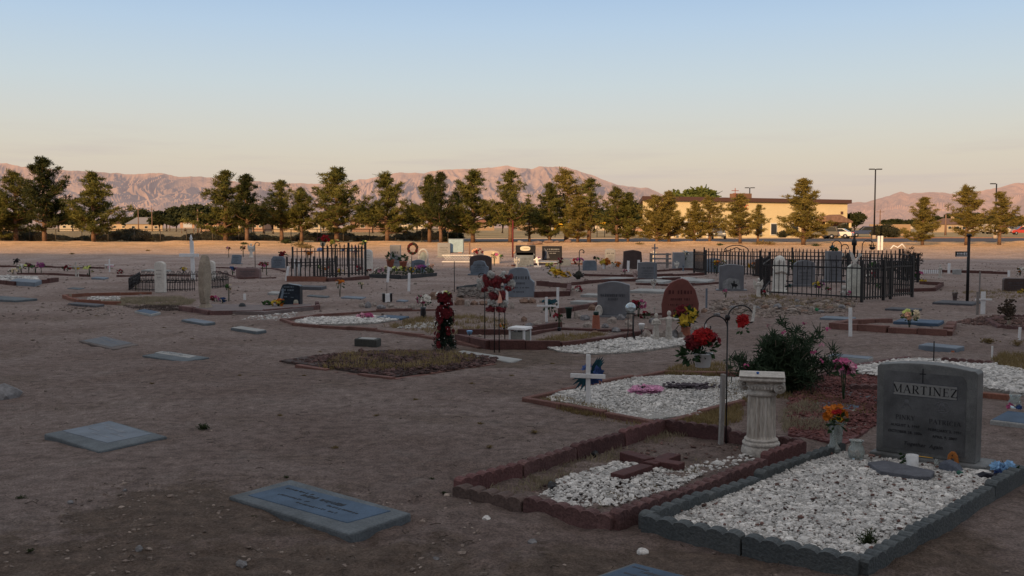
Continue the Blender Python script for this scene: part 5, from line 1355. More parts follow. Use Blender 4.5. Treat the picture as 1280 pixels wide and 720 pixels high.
sheet('gravel_bed', wg2, .012, mat('gravel_base', (.26, .235, .21)))
stones('white_gravel', wg2, 8500, .0155, WGR, z=.02, mound=.04, label='wide bed of white gravel behind the largest headstone', cat='gravel', seed=24)
edging('dark red scalloped blocks behind the wide white gravel bed', [G(1176, 455), G(1241, 459)], BRK, h=.08, blk=.45, k=4)
edging('orange red smooth curb on the right side of the white gravel bed', [G(1222, 496), G(1262, 500)], BRKO, h=.05, blk=.5, scallop=False)
flat_marker('pale grey slab on concrete left of the headstone, behind the oleander', [(1033, 444.5), (1042, 442), (1091, 446), (1086, 449)], .07, CONP, plate=.97, pm=GRL, marks=False)
o = flat_marker('thin pale slab raised on a short rusty stem', [(1147, 431), (1160, 428), (1205, 432.5), (1196, 435.5)], .05, GRL, marks=False)
MB().tube([(0, -.35, -.1), (0, -.35, .02)], .02, 6).build('stem', mat('rust', (.3, .1, .05)), o)
stake('short white peg behind the wide gravel bed', 1240, 450, 432, w_=.02)
o = MB().tube([(0, 0, 0), (0, 0, .28)], .008, 5).build('iron_rod', blk); o.location = at(1167, 455); tag(o, 'thin iron rod behind the gravel bed', 'rod')
flat_marker('pale slab with a vase, cut off by the right edge', [(1238, 524), (1258, 514), (1320, 520), (1300, 533)], .04, CONP, plate=.95, pm=BLU, marks=False)
p = at(1268, 517) + Vector((0, 0, .05)); o = thing('glass_vase', 'clear glass globe with pink and blue flowers on the right edge slab', 'vase', p)
MB().lathe([(.03, 0), (.05, .02), (.055, .05), (.04, .09), (.05, .12), (.045, .12), (.03, .09), (.045, .05)], 18).build('glass', CLR, o)
rn = random.Random(2); blossom_ball(o, (-.05, -.02, .02), .03, 'pink', 5, .02, rn, name='flower'); blossom_ball(o, (.02, -.03, .015), .035, 'blue', 5, .02, rn, name='flower')

# ---- flat markers in the bare dirt
flat_marker('blue grey engraved double marker on a concrete border, left of the red plot', [(287, 620), (362, 599), (516, 641), (435, 668)], .038, CONC, plate=[(310, 619.5), (361, 606.5), (489, 639), (434, 654)], pm=BLU, mk=INK)
flat_marker('pale blue grey marker set in a wide concrete border, left foreground', [(57, 543), (137, 525), (212, 546), (120, 563)], .035, CONC, plate=[(78, 539), (137, 526.5), (190, 542.5), (134, 554)], pm=GRL, marks=True, mk=mat('faint_marks', (.25, .27, .30), bump=0))
flat_marker('blue grey marker at the very bottom of the view', [(742, 720), (792, 703), (880, 724), (828, 745)], .035, CONC, plate=.86, pm=BLU)
flat_marker('dark bronze marker lying in bare dirt', [(100, 426), (129, 420), (176, 431), (139, 436)], .03, mat('dirty_concrete', (.13, .105, .095), var=.3), plate=[(103, 426), (130, 420.5), (166, 429), (139, 434)], pm=BRZ, mk=GRL)
flat_marker('white marble plate on a low concrete base, middle left', [(180, 445), (208, 438), (265, 447.5), (226, 451)], .025, CONC, plate=[(193, 441), (203, 439), (246, 445), (236, 447.5)], pm=CONP, mk=INKD)
flat_marker('small pale blue marker near the shallow grass mound', [(169, 388.5), (179, 386), (202, 390), (188, 393)], .04, CONP, plate=.92, pm=BLU, marks=False)
flat_marker('grey marker in front of the leaning tall stone', [(227, 399.5), (240, 398), (270, 402.5), (255, 405)], .04, CONC, plate=.95, pm=GRL, marks=False)
flat_marker('whitish marker right of the grey one below the slab plot', [(289, 409), (300, 408), (334, 412), (320, 415)], .04, CONC, plate=.95, pm=CONP, marks=False)
flat_marker('long grey slab at the left edge', [(-30, 372), (0, 369.5), (46, 373), (20, 375.5)], .05, CONC, marks=False)
flat_marker('dark slate slab resting on rubble', [(85, 379), (95, 377.5), (131, 380), (120, 382)], .05, DKC, marks=False)
flat_marker('faint pale slab half buried near the left edge', [(84, 360), (92, 359), (106, 360), (98, 361.5)], .02, CONC, marks=False)
flat_marker('thick dark block with a pale top standing in bare dirt', [(443, 423.5), (449, 421), (477, 422.5), (470, 425)], .11, mat('dark_block', (.05, .05, .045), bump=.3), plate=.7, pm=CONP, marks=False)
flat_marker('pale slab beside the black and white lantern', [(495, 375.5), (500, 374), (511, 375), (506, 376.5)], .03, GRL, marks=False)
flat_marker('grey slab in the dirt right of the orange flowers', [(426, 371.5), (432, 369.5), (458, 371), (452, 373)], .03, GRL, marks=False)
flat_marker('low grey slab left of the orange flowers', [(383, 369.5), (388, 368), (412, 370), (408, 371)], .03, CONC, marks=False)
flat_marker('flat blue grey stone beside the pink flower bunch', [(472, 396), (480, 393.5), (513, 395), (500, 398)], .04, BLU, marks=False)
flat_marker('pale slab lying along the red border under the candy cane frame', [(563, 441), (580, 437.5), (652, 449), (640, 452)], .03, CONP, marks=False)
flat_marker('dark slab behind the planter of grey red blocks', [(1106, 385.5), (1115, 383.5), (1153, 385.5), (1144, 387.5)], .04, DKC, marks=False)
flat_marker('pale slab left of the block planter', [(1024, 397), (1032, 394.5), (1070, 396.5), (1064, 399)], .04, GRL, marks=False)
flat_marker('blue slab inside the block planter', [(1117, 401.5), (1125, 398), (1181, 400), (1172, 404.5)], .06, BLU, marks=False)
flat_marker('dark ring slab at the foot of the black sign post', [(1165, 377.5), (1178, 375), (1226, 377), (1215, 380)], .04, DKC, marks=False)
flat_marker('grey slab on the far left strip of graves', [(114, 347), (120, 345.5), (136, 346.5), (130, 348)], .05, GRL, marks=False)
# boulder at left edge
rocks([(6, 497, 46, 20, ROCKG)], None, 'rounded grey boulder half cut off by the left edge')
weed(254, 537, .075, .055, 'spiky green weed alone in the dirt', n=50)
for i, (x, y, r_) in enumerate([(358, 598, .03), (27, 624, .04), (38, 690, .03), (336, 643, .03), (318, 648, .035), (555, 618, .03), (668, 542, .05), (612, 560, .04), (500, 652, .03), (540, 600, .03)]):
    weed(x, y, r_, r_ * .7, ['tiny green weed pushing through the dirt'][0], m=GRN if i not in (6, 7) else DRY, n=26)
# pebbles and clods on the dirt
allg = [(-3.2, 3.4), (3.4, 3.4), (9, 16), (-9, 16)]
stones('pebbles', allg, 3800, .0065, PEB, z=.0, mound=0, label='small pebbles and clods strewn over the dirt', cat='pebbles', seed=40)
stones('pebbles', [(-2.6, 4.3), (-.2, 4.0), (.4, 6.2), (-2.6, 6.4)], 900, .010, PEB, z=.0, mound=0, label='denser rubble around the blue grey marker', cat='pebbles', seed=41)
stones('pebbles', [(-14, 14), (14, 14), (24, 45), (-24, 45)], 3800, .022, PEB, z=0, mound=0, label='scattered stones across the middle distance', cat='pebbles', seed=42)
for (x, y, w_, h_, m_) in [(586, 634, 9, 6, WGR), (608, 650, 12, 6, WGR), (665, 681, 15, 8, ROCKG), (803, 692, 16, 8, WGR), (174, 688, 10, 7, ROCKG), (302, 708, 16, 9, ROCKG), (156, 614, 5, 4, ROCKG), (88, 629, 8, 4, ROCKG), (683, 650, 6, 4, WGR), (545, 700, 9, 5, ROCKG)]:
    rocks([(x, y, w_, h_, m_)], 'loose stones lying in the foreground dirt', 'loose stone lying in the foreground dirt')
tw = MB(); rn = random.Random(50)
for i in range(240):
    y = rn.uniform(4, 14); x = rn.uniform(-.55, .3) * y; a = rn.uniform(0, 6.28); L_ = rn.uniform(.02, .09)
    z = gz(x, y) + .008; tw.tube([(x, y, z), (x + math.cos(a) * L_ * .5, y + math.sin(a) * L_ * .5, z + rn.uniform(0, .012)), (x + math.cos(a + .4) * L_, y + math.sin(a + .4) * L_, z)], .0022, 3)
o = tw.build('twigs', mat('dead_twig', (.075, .055, .042), bump=0)); tag(o, 'dead twigs and bits littering the dirt', 'twigs', kind='stuff')
# ================================================================== the middle distance
rn = random.Random(5)
# ---- candy cane frame on double poles, hooks at its sides
p = at(621, 441); k = MPP(441)
cf = thing('candy_cane_ornament', 'red and white tinsel ornament of curled candy canes on two thin poles', 'ornament', p, 0)
for s in (-3, 3): MB().tube([(s * k, 0, -.1), (s * k, 0, 62 * k)], .008, 6).build('pole', blk, cf)
tinr = island(mat('red_tinsel', (.20, .008, .014), rough=.35, var=.4, scale=60, bump=.9, bscale=200, spec=.6), .4); tinw = island(mat('silver_tinsel', (.50, .49, .46), rough=.4, var=.35, scale=60, bump=.9, bscale=200, spec=.6), .4)
def lobe(px, py, rx, ry, m, a=0, nm='tinsel_band'):
    rr = random.Random(int(px * 9 + py)); mb = MB()
    for i in range(26):
        u = Vector((rr.gauss(0, 1), rr.gauss(0, 1), rr.gauss(0, 1))).normalized() * rr.uniform(.3, .8)
        x, z = u.x * rx * 1.15, u.z * ry * 1.15; ca, sa = math.cos(a), math.sin(a)
        mb.blob(((px - 621 + x * ca - z * sa) * k, u.y * .03, (441 - py + x * sa + z * ca) * k), (rx * .52 * k, .025, ry * .52 * k), .35, rr)
    return mb.build(nm, m, cf)
for (x, y, rx, ry, m, a) in [(621, 351, 9, 8, tinr, 0), (608, 350, 4.5, 8, tinr, .5), (601, 355, 4.5, 7, tinw, .4), (606, 360, 5, 4, tinr, 0), (614, 344, 5, 5, tinw, 0), (630, 344, 5, 5, tinw, 0), (634, 347, 6, 7, tinr, -.4), (639, 355, 4.5, 6, tinw, -.3), (637, 359, 5, 4, tinr, 0), (617, 370, 6, 6, tinr, 0), (628, 369, 5, 6, tinr, 0), (615, 378, 6, 5, tinw, 0), (629, 379, 6, 5, tinw, 0), (613, 386, 6, 4, tinr, 0), (628, 386, 6, 4.5, tinr, 0), (621, 362, 5, 3, tinw, 0)]: lobe(x, y, rx, ry, m, a)
MB().prism([(-.012, -.10), (.012, .02), (.0, .07), (.035, .0), (.055, -.09), (.02, -.105)], -.05, -.04, Matrix.Translation((2 * k, 0, (441 - 368) * k))).build('ribbon', mat('sunlit_salmon_ribbon', (1.0, .50, .38), rough=.5, var=.15, bump=0), cf)  # ribbon colour brightened in place of a spot of sun
hook_post('black curled hook rising left of the candy cane ornament', 606, 425, 341, crooks=((-1, .045, 1.),), th=.007, group=None)
hook_post('black curled hook reaching out right of the candy cane ornament', 631, 425, 355, crooks=((1, .06, 1.),), th=.007)
# ---- small artificial tree
p = at(556, 437); k = MPP(437); H_ = 70 * k
o = thing('artificial_tree', 'small dark artificial tree wrapped in red poinsettias', 'artificial tree', p)
cl = []; rg = np.random.default_rng(5)
for i in range(520):
    z = rn.uniform(.04, .98); r_ = (.155 * (1 - z * .55)) * (.8 + .3 * math.sin(z * 14)); a = rn.uniform(0, 6.28); q = rn.uniform(.4, 1)
    cl.append((math.cos(a) * r_ * q, math.sin(a) * r_ * q, z * H_))
V, Fc = tufts(cl, rg, per=9, ln=.05, wd=.005, up=.2); npmesh('branches', V, Fc, mat('plastic_needles', (.012, .028, .016), bump=0), o)
MB().tube([(0, 0, -.05), (0, 0, H_)], .012, 6).build('stem', dkbark, o)
mb = MB(); mw = MB()
for i in range(64):
    z = rn.uniform(.08, 1.0) if i % 2 else rn.uniform(.6, 1); r_ = .15 * (1 - z * .45); a = rn.uniform(PI * .9, PI * 2.1)
    petals(mb, Vector((math.cos(a) * r_, math.sin(a) * r_, z * H_)), .042, rn, 6, 2, Vector((math.cos(a), math.sin(a), .3)))
mb.build('blossoms', fl('dkred'), o)
for i in range(22):
    z = rn.uniform(.05, .9); a = rn.uniform(PI, PI * 2); mw.blob((math.cos(a) * .15, math.sin(a) * .15, z * H_), .006, .1)
mw.build('bead_chain', WHT, o)

# ---- the grassy gravel plot in the middle
gpl = [G(x, y) for x, y in ((350, 453), (392, 446), (470, 440), (560, 441), (622, 450), (618, 456), (560, 465), (492, 472), (440, 466))]
sheet('gravel_bed', gpl, .01, mat('brown_gravel_soil', (.06, .042, .038), var=.4, scale=12, bump=.5))
stones('dark_gravel', gpl, 4200, .017, island(mat('maroon_gravel', (.075, .048, .045), rough=.95, var=.4, scale=7, bump=.2, col2=(.15, .085, .078)), .6), z=.01, mound=.05, label='dark red brown gravel under the dry yellow grass', cat='gravel', seed=60)
edging('flat pinkish red border around the grassy gravel plot', [G(372, 459), G(492, 474), G(618, 456)], BRKP, h=.016, blk=.6, scallop=False, split=False)
grass('dry_grass', [G(400, 462), G(430, 446), G(560, 444), G(600, 452), G(545, 463), G(480, 466)], 560, .12, island(leafmat('yellow_grass', (.27, .20, .08), var=.4, scale=3, c2=(.40, .31, .15)), .5), 'dry yellow grass tufts on the dark gravel plot', seed=61)

# ---- white gravel strip with pink flowers
wp = [G(x, y) for x, y in ((368, 404), (385, 398), (470, 396), (500, 400), (470, 405), (420, 407), (385, 407))]
sheet('gravel_bed', wp, .012, mat('gravel_base', (.26, .235, .21)))
stones('white_gravel', wp, 3000, .018, WGR, z=.015, mound=.03, label='strip of white gravel next to the pink flower bunch', cat='gravel', seed=62)
edging('long brownish red border in front of the white gravel strip', [G(352, 401), G(368, 407), G(470, 414), G(560, 427), G(600, 436)], BRKP, h=.045, scallop=False, split=False)
edging('brownish red border behind the white gravel strip', [G(358, 402), G(400, 396), G(470, 390), G(560, 388)], BRKP, h=.045, scallop=False, split=False)
bouquet('bright pink flower bunch lying on the white gravel strip', 456, 400, 24, 9, ['pink', 'ltpink'], n=24, squash=.5)
stones('white_gravel', [G(496, 411), G(520, 405), G(566, 402), G(560, 412)], 380, .016, WGR, z=.01, mound=0, label='thin white gravel left of the small artificial tree', cat='gravel', seed=63)
grass('dry_grass', [G(480, 408), G(520, 398), G(600, 395), G(640, 402), G(640, 412), G(560, 420)], 420, .10, DRY, 'brown grass around the small artificial tree', seed=64)
bouquet('white and pink flowers in a dark metal vase left of the small tree', 529, 398, 23, 32, ['white', 'white', 'pink'], vase=.45, vm=BLK, n=16)
rocks([(452, 384, 9, 7, ROCK), (460, 385, 10, 9, ROCKG), (468, 383, 8, 7, ROCK), (477, 386, 12, 6, ROCKG), (488, 384, 10, 6, ROCK), (497, 387, 9, 5, ROCK), (503, 388, 10, 7, ROCK), (515, 386, 12, 8, ROCK), (524, 384, 8, 6, ROCK), (535, 377, 10, 7, ROCKR), (543, 374, 16, 11, ROCKR), (551, 372, 12, 7, ROCK), (575, 381, 16, 11, ROCKR), (584, 383, 8, 9, ROCK), (593, 381, 12, 6, ROCKR), (605, 381, 13, 6, ROCKR), (640, 386, 8, 10, ROCK), (655, 379, 14, 7, ROCKR), (665, 379, 12, 7, ROCKR), (678, 378, 9, 6, ROCK)], 'rocks set in a row across the middle graves', 'rough rock in the row behind the vase and the small tree')
bouquet('pale yellow and white flowers on the rocks behind the small tree', 556, 375, 22, 12, ['lemon', 'white'], n=12)
# raised dark planter behind the ornament
edging('dark grey low border of the rubble planter left of the shouldered headstone', [G(572, 362), G(600, 358), G(632, 360), G(628, 375)], mat('charcoal_edging', (.05, .052, .055), bump=.3), h=.07, scallop=False, split=False)
stones('dark_gravel', [G(572, 372), G(575, 362), G(630, 362), G(632, 376)], 700, .035, mat('rubble', (.15, .125, .11), var=.4, scale=4), z=.02, mound=.08, label='grey rubble heaped behind the candy cane ornament', cat='rubble', seed=65)
# solar lantern, black and white
p = at(484, 378); o = thing('lantern', 'small black and white box lantern standing before the rocks', 'lantern', p, R(20)); k = MPP(378)
MB().box((0, 0, 5.5 * k), (7 * k, 5 * k, 11 * k), top=.9).build('white_body', WHT, o, bevel=.01); 
for s in (-1, 1): MB().box((s * 4.6 * k, 0, 6.2 * k), (3 * k, 5.4 * k, 11 * k)).build('black_side', BLK, o, bevel=.01)
MB().tube([(0, .05, 0), (.01, .05, 26 * k)], .006, 5).build('rod', blk, o)
for (x, b, t, lb) in [(484.5, 353, 334, 'leaning white stake left of the flower bed'), (511, 364, 341, 'tall white stake in front of the flower bed'), (358, 351, 333, 'slanting white stake at the left end of the picket fence'), (697, 385, 359, 'white stake right of the low white cross'), (634, 380, 360, 'white stake beside the shouldered blue grey headstone'), (1063, 421, 385, 'thick white post at the front of the block planter'), (672, 330, 322, 'thin leaning white stake before the black headstone'), (785, 340, 326, 'white stake left of the dark headstone vase'), (798, 338, 325, 'white stake right of the dark headstone vase'), (755, 336, 328, 'short white stake left of the small grey headstone'), (1186, 342, 329, 'white post right of the white picket fragment'), (1261, 346, 338, 'short white post near the brown headstone at right'), (1274, 425, 409, 'white post by the right edge'), (1243, 383, 378, 'tiny white peg'), (88, 374, 367, 'short pale peg on the red brick strip'), (170, 363, 356, 'short pale peg by the low scrolled fence'), (306, 375, 367, 'white peg above the dark ball')]:
    if lb == 'tiny white peg': continue
    stake(lb, x, b, t, w_=max(.03, 3.2 * MPP(b)) if x != 1063 else .055, lean=R({484.5: 5, 358: 8, 672: -12}.get(x, rn.uniform(-2, 2))), m=WHT if x not in (88, 170) else TAN)
# ---- curb boxed graves in the centre
for lb, pts, m, h in [
 ('dark red brick wall in front of the white lantern', [G(572, 428), G(612, 437), G(700, 436)], CRS, .13),
 ('dark red brick wall behind the candy cane ornament', [G(572, 418), G(640, 418), G(700, 410)], CRS, .10),
 ('long dark red curb running right from the white lantern', [G(700, 436), G(760, 428), G(812, 420)], CRS, .09),
 ('dark red curb left of the terracotta vase', [G(655, 420), G(700, 412), G(745, 414), G(790, 414)], CRS, .05),
 ('low dark red box curb left of the grey headstone, upper one', [G(668, 372), G(710, 370), G(712, 360), G(672, 357)], CRS, .13),
 ('faded red curb between the low white cross and the grey headstone', [G(700, 392), G(752, 382), G(800, 384)], CRS, .09),
 ('dark red curb far behind the grey headstone', [G(700, 358), G(760, 352), G(850, 350)], CRS, .09),
 ('dark red curb behind the pale stones with the angel', [G(730, 345), G(800, 346), G(880, 344)], CRS, .08),
 ('dark red curb left of the tall black fence', [G(812, 340), G(850, 338), G(895, 338)], CRS, .08),
 ('dark red strip of curb behind the big red headstone', [G(795, 356), G(850, 358), G(900, 354)], CRS, .07),
 ('low red curb at the back near the black headstones', [G(640, 333), G(700, 330), G(740, 331)], CRS, .07),
 ('dark curb left of the lying white gravel with the silver ball', [G(790, 395), G(830, 393), G(850, 392)], CRS, .05)]:
    edging(lb, pts, m, h=h, scallop=False, split=False, thick=.10, name='brick_curb', cat='curb')
wg = [G(x, y) for x, y in ((682, 436), (700, 433), (760, 425), (830, 420), (858, 424), (860, 432), (800, 441), (740, 444), (700, 441))]
sheet('gravel_bed', wg, .012, mat('gravel_base', (.26, .235, .21)))
stones('white_gravel', wg, 4200, .017, WGR, z=.015, mound=.03, label='white gravel under the silver ball stand', cat='gravel', seed=66)
grass('dry_grass', [G(640, 436), G(700, 420), G(760, 418), G(720, 428)], 260, .08, DRY, 'dry grass around the white lantern', seed=67)
rocks([(722, 398, 10, 10, ROCK), (731, 400, 12, 8, ROCKG), (740, 388, 10, 8, ROCKR), (735, 409, 14, 8, ROCK), (765, 404, 13, 9, ROCK), (776, 400, 10, 8, ROCKG), (785, 408, 12, 9, ROCK), (757, 410, 11, 7, ROCKG), (744, 418, 12, 6, ROCKR), (770, 415, 14, 7, ROCKG), (788, 398, 12, 9, ROCK), (808, 424, 14, 14, ROCK), (816, 404, 10, 8, ROCKG), (828, 424, 10, 13, ROCK), (842, 424, 12, 14, ROCKG), (852, 424, 13, 12, ROCK), (862, 420, 10, 9, ROCKG), (648, 413, 12, 9, ROCK), (661, 410, 12, 8, ROCKG), (672, 409, 13, 9, ROCK), (684, 408, 10, 7, ROCKG), (700, 400, 9, 8, ROCK), (655, 402, 9, 7, ROCKR), (870, 412, 10, 7, ROCK)], 'rocks bordering the graves in the middle of the view', 'rounded rock among the middle graves around the silver ball')
# ---- lantern house
p = at(650, 431); k = MPP(431); o = thing('lantern_house', 'white wooden lantern box with glass panels and a flat lid', 'lantern', p, R(-24)); s_ = 9.5 * k
for x in (-1, 1):
    for y in (-1, 1): MB().box((x * s_, y * s_, 10 * k), (.028, .028, 20 * k)).build('corner_post', WHT, o)
for i in range(4): MB().box((0, -s_ - .004, 9 * k), (s_ * 1.6, .008, 16 * k)).build('pane', mat('frosted_pane', (.26, .26, .24), rough=.3, bump=0), o).matrix_local = Matrix.Rotation(i * PI / 2, 4, 'Z') if i else Matrix.Identity(4)
MB().box((0, 0, 1 * k), (s_ * 2.1, s_ * 2.1, 2 * k)).build('floor', WHT, o); MB().box((0, 0, 21.4 * k), (s_ * 2.6, s_ * 2.6, 3 * k), top=.92).build('lid', WHT, o, bevel=.006)
MB().box((-.02, -s_ - .012, 4 * k), (.03, .01, .07)).build('door_gap', BLK, o)
bouquet('small yellow flowers beside the white lantern box', 629, 412, 12, 8, ['yellow', 'orange'], n=9)
slat_cross('low white cross with wide arms amid the white rocks', 683, 402, 371, 24, 382, w_=.045, rz=R(-8), th=.7)
wreath_b = bouquet('dark teal silk leaves behind the low white cross', 688, 396, 22, 24, ['teal', 'teal'], n=10, lv=40)
bouquet('crimson flowers in a dark bowl in front of the white rocks', 699, 414, 16, 24, ['crimson', 'crimson'], vase=.2, vm=BLK, n=12)
o = thing('flower_pot', 'dark green plastic grave vase among the rocks', 'flower pot', at(711, 398)); k = MPP(398)
MB().lathe([(3 * k, 0), (4 * k, 12 * k), (5 * k, 12.5 * k), (5 * k, 14 * k), (3.5 * k, 13 * k), (2.6 * k, 2 * k)], 16).build('pot', mat('green_plastic', (.012, .035, .028), rough=.5, bump=0), o)
o = thing('terracotta_vase', 'tall square terracotta vase with a dark green insert', 'vase', at(745, 412)); k = MPP(412)
MB().box((0, 0, 9 * k), (10 * k, 8 * k, 19 * k), top=.82).build('body', TERRA, o, bevel=.01); MB().lathe([(3.2 * k, 0), (3.6 * k, 4.5 * k)], 12, (0, 0, 18.3 * k)).build('insert', mat('green_plastic', (.012, .035, .028)), o)
o = thing('oval_plaque', 'small white oval plaque leaning at the grey headstone', 'plaque', at(748.5, 396)); k = MPP(396)
mb = MB(); mb.prism([(math.cos(a) * 4.6 * k, 7.5 * k + math.sin(a) * 7.5 * k) for a in [2 * PI * i / 20 for i in range(20)]], -.02, .02); mb.build('plaque', MAR, o, bevel=.006)
mb = MB(); mb.tube([(math.cos(a) * 3.2 * k, -.024, 7.5 * k + math.sin(a) * 5.6 * k) for a in [2 * PI * i / 20 for i in range(21)]], .006, 5); mb.build('ring', OLDW, o)
hs_ = headstone('grey granite headstone with a peaked top behind the silver ball', 767, 396, 350, 39, m=GRD, kind='serp', rise=.12, rz=R(-12), th=.18, foot=.08, text=[])
k = MPP(396); ho = hs_.children[1]
lines(ho, [(-.02, 24.5 * k * 1.0 + .06, 27 * k, 3.6 * k), (0, 20 * k + .06, 13 * k, 3.4 * k)], -.093, INKD, 8)
textpart('KATHRYN MARIE', 4.3 * k, INKD, ho, (-.01, -.094, 29 * k), sx=.9); 
figurine('white angel figurine leaning against the grey headstone', 777, 394, 19, MAR, wings=True)
figurine('tiny white cherub figurine at the foot of the grey headstone', 768, 394, 7, MAR, wings=True)
# silver gazing ball
p = at(788, 428); k = MPP(428); o = thing('gazing_ball', 'silver glass gazing ball held on a three legged iron stand', 'ornament', p)
MB().blob((0, 0, 43 * k), 6.7 * k, 0, sub=3, smooth=True).build('ball', mat('mercury_glass', (.46, .52, .55), rough=.28, var=.5, scale=14, metal=.7, bump=.1), o)
for a in (-2.3, -.85, .9): 
    MB().tube([(math.cos(a) * 10 * k, math.sin(a) * 8 * k, -.02), (math.cos(a) * 5 * k, math.sin(a) * 5 * k, 14 * k), (math.cos(a) * 5.5 * k, math.sin(a) * 5.5 * k, 36 * k)], .007, 6).build('leg', blk, o)
MB().tube([(math.cos(a) * 5.8 * k, math.sin(a) * 5.8 * k, 36 * k) for a in [2 * PI * i / 16 for i in range(17)]], .008, 6).build('ring', blk, o)
def solar(label, px, base, h, m=blk, hm=WHT):
    p = at(px, base); k = MPP(base); o = thing('solar_light', label, 'garden light', p)
    MB().tube([(0, 0, -.05), (0, 0, h * .6 * k)], .01, 6).build('stake', m, o); MB().lathe([(2.6 * k, 0), (3.6 * k, h * .3 * k), (4.2 * k, h * .34 * k), (3 * k, h * .4 * k)], 14, (0, 0, h * .6 * k)).build('shade', hm, o)
solar('white topped solar light right of the silver ball', 802, 423, 19); solar('dark solar light with a blue cap on the dark red wall', 587, 425, 12, hm=fl('ltblue'))
figurine('tall weathered saint statue on the white gravel', 820, 427, 37, OLDW)
figurine('weathered statue of a figure with outstretched arms like a cross', 836, 427, 40, OLDW, arms='out')
figurine('white rose headed stake left of the yellow flowers', 818, 392, 11, OLDW, group=None, name='ornament')
bouquet('pink flower bunch right of the grey peaked headstone', 798, 396, 20, 22, ['pink', 'crimson'], n=12, lv=30)
bouquet('crimson flowers lying behind the silver ball', 806, 398, 18, 9, ['crimson'], n=9)
hsr = headstone('dark red granite headstone shaped like a shield', 850, 396, 346, 46, m=RED, kind='shield', rz=R(-10), th=.2, foot=0, mk=mat('engraved_maroon', (.07, .02, .02), bump=0))
bouquet('big yellow and dark red flower bunch before the red headstone', 857, 424, 40, 44, ['yellow', 'dkred', 'yellow'], vase=.35, vm=TERRA, n=24, lv=50)
stake('short pale wooden cross post by the crook', 883, 385, 360, m=GRL, w_=.04, name='grey_post')
bouquet('single pink flower above the double crook', 907, 372, 9, 11, ['pink'], n=5)
# rider headstone
hr = headstone('grey headstone with a black horse rider picture, before the tall fence', 914, 363, 329, 30, m=GRD, kind='serp', rise=.08, rz=R(-8), th=.2, foot=.07, text=[])
k = MPP(363); ho = hr.children[1]
MB().prism([(-11 * k, 3 * k), (-11 * k, 12 * k), (-3 * k, 17 * k), (9 * k, 15 * k), (11 * k, 3 * k)], -.108, -.09).build('etched_scene', mat('etched_pale', (.26, .265, .27), var=.35, scale=6, bump=0), ho)
h2 = MB(); h2.prism([(0, 8 * k), (-1 * k, 10 * k), (1 * k, 10.5 * k), (3 * k, 9.6 * k), (6.5 * k, 9.4 * k), (8 * k, 7 * k), (6.5 * k, 7 * k), (5.8 * k, 5.2 * k), (6 * k, 3.4 * k), (5 * k, 3.4 * k), (4.6 * k, 6 * k), (2 * k, 6.2 * k), (1.2 * k, 3.4 * k), (.4 * k, 3.4 * k), (.8 * k, 6.6 * k)], -.116, -.109)
h2.prism([(2.2 * k, 9.6 * k), (2 * k, 12.6 * k), (3 * k, 14.4 * k), (3.8 * k, 12.6 * k), (4 * k, 9.4 * k)], -.1165, -.1095); h2.build('etched_rider', INK, ho)
bouquet('orange yellow flowers left of the rider headstone', 895, 345, 12, 20, ['orange', 'yellow'], n=12); bouquet('orange and yellow flowers right of the rider headstone', 941, 345, 16, 18, ['orange', 'gold'], n=12)
figurine('small white praying angel outside the fence corner', 948, 371, 24, MAR, wings=True)
bouquet('white and red flowers beside the small white angel', 957, 371, 14, 10, ['white', 'crimson'], n=9)
bouquet('purple and yellow flowers outside the fence', 1023, 371, 15, 20, ['mauve', 'yellow'], n=12)
slat_cross('narrow grey cross hanging ornaments near the pale slabs', 818, 362, 306, 8, 311, m=GRL, w_=.03)
figurine('small pale angel on a pole before the pale slabs', 817, 327, 14, OLDW, wings=True, group=None)
figurine('little pale angel standing on a slab behind the grey peaked headstone', 817, 362, 14, OLDW, wings=True)
figurine('pinkish small cherub near the grey pillow headstone', 794, 350, 13, mat('pink_plaster', (.5, .36, .33)), wings=True)

# ---- iron fences
def iron_fence(label, pts, h, sp=.125, post_every=14, rails=(.12, .86), over=.07, post_h=1.08, th=.008, name='iron_fence', hs_=None):
    P = [Vector((q.x, q.y, 0)) for q in pts]; c = sum(P, Vector()) / len(P)
    o = thing(name, label, 'fence', (c.x, c.y, 0)); pk = None; po = None; npk = 0
    tot = sum((b - a).length for a, b in zip(P, P[1:])); sp = max(sp, tot / 98)
    for i, (a, b) in enumerate(zip(P, P[1:])):
        L_ = (b - a).length; an = math.atan2(b.y - a.y, b.x - a.x); n = max(2, round(L_ / sp)); m = (a + b) / 2 - c
        for rr in rails: MB().box((m.x, m.y, gz(*(m + c)[:2]) + h * rr), (L_, .03, .03), an).build('rail', blk, o)
        for j in range(n + 1):
            q = a.lerp(b, j / n) - c; z = gz(*(q + c)[:2])
            if j in (0, n):
                if j == n and i < len(P) - 2: continue
                if po is None: po = MB().box((0, 0, h * post_h / 2 - .05), (.055, .055, h * post_h + .1)).build('post', blk, o); t = po
                else: t = po.copy(); COL.objects.link(t); t.parent = o
            else:
                if npk >= 99: continue
                npk += 1
                if pk is None:
                    mb = MB(); mb.box((0, 0, h * .52), (th * 2, th * 2, h * .92)); mb.add([(-th * 1.6, 0, h * .97), (0, -th, h * .97), (th * 1.6, 0, h * .97), (0, th, h * .97), (0, 0, h * 1.05)], [(0, 1, 4), (1, 2, 4), (2, 3, 4), (3, 0, 4)]); pk = mb.build('picket', blk, o); t = pk
                else: t = pk.copy(); COL.objects.link(t); t.parent = o
            t.location = (q.x, q.y, z); t.rotation_euler = (0, 0, an)
    return o
f1 = [G(951, 369), G(1077, 378)]; iron_fence('front run of the near black iron enclosure', f1, .86, sp=.125, th=.0065)
iron_fence('right run of the near black iron enclosure with a gate', [G(1077, 378), G(1104, 375.5), G(1113, 374), G(1140, 371.5)], .86, sp=.10, th=.012)
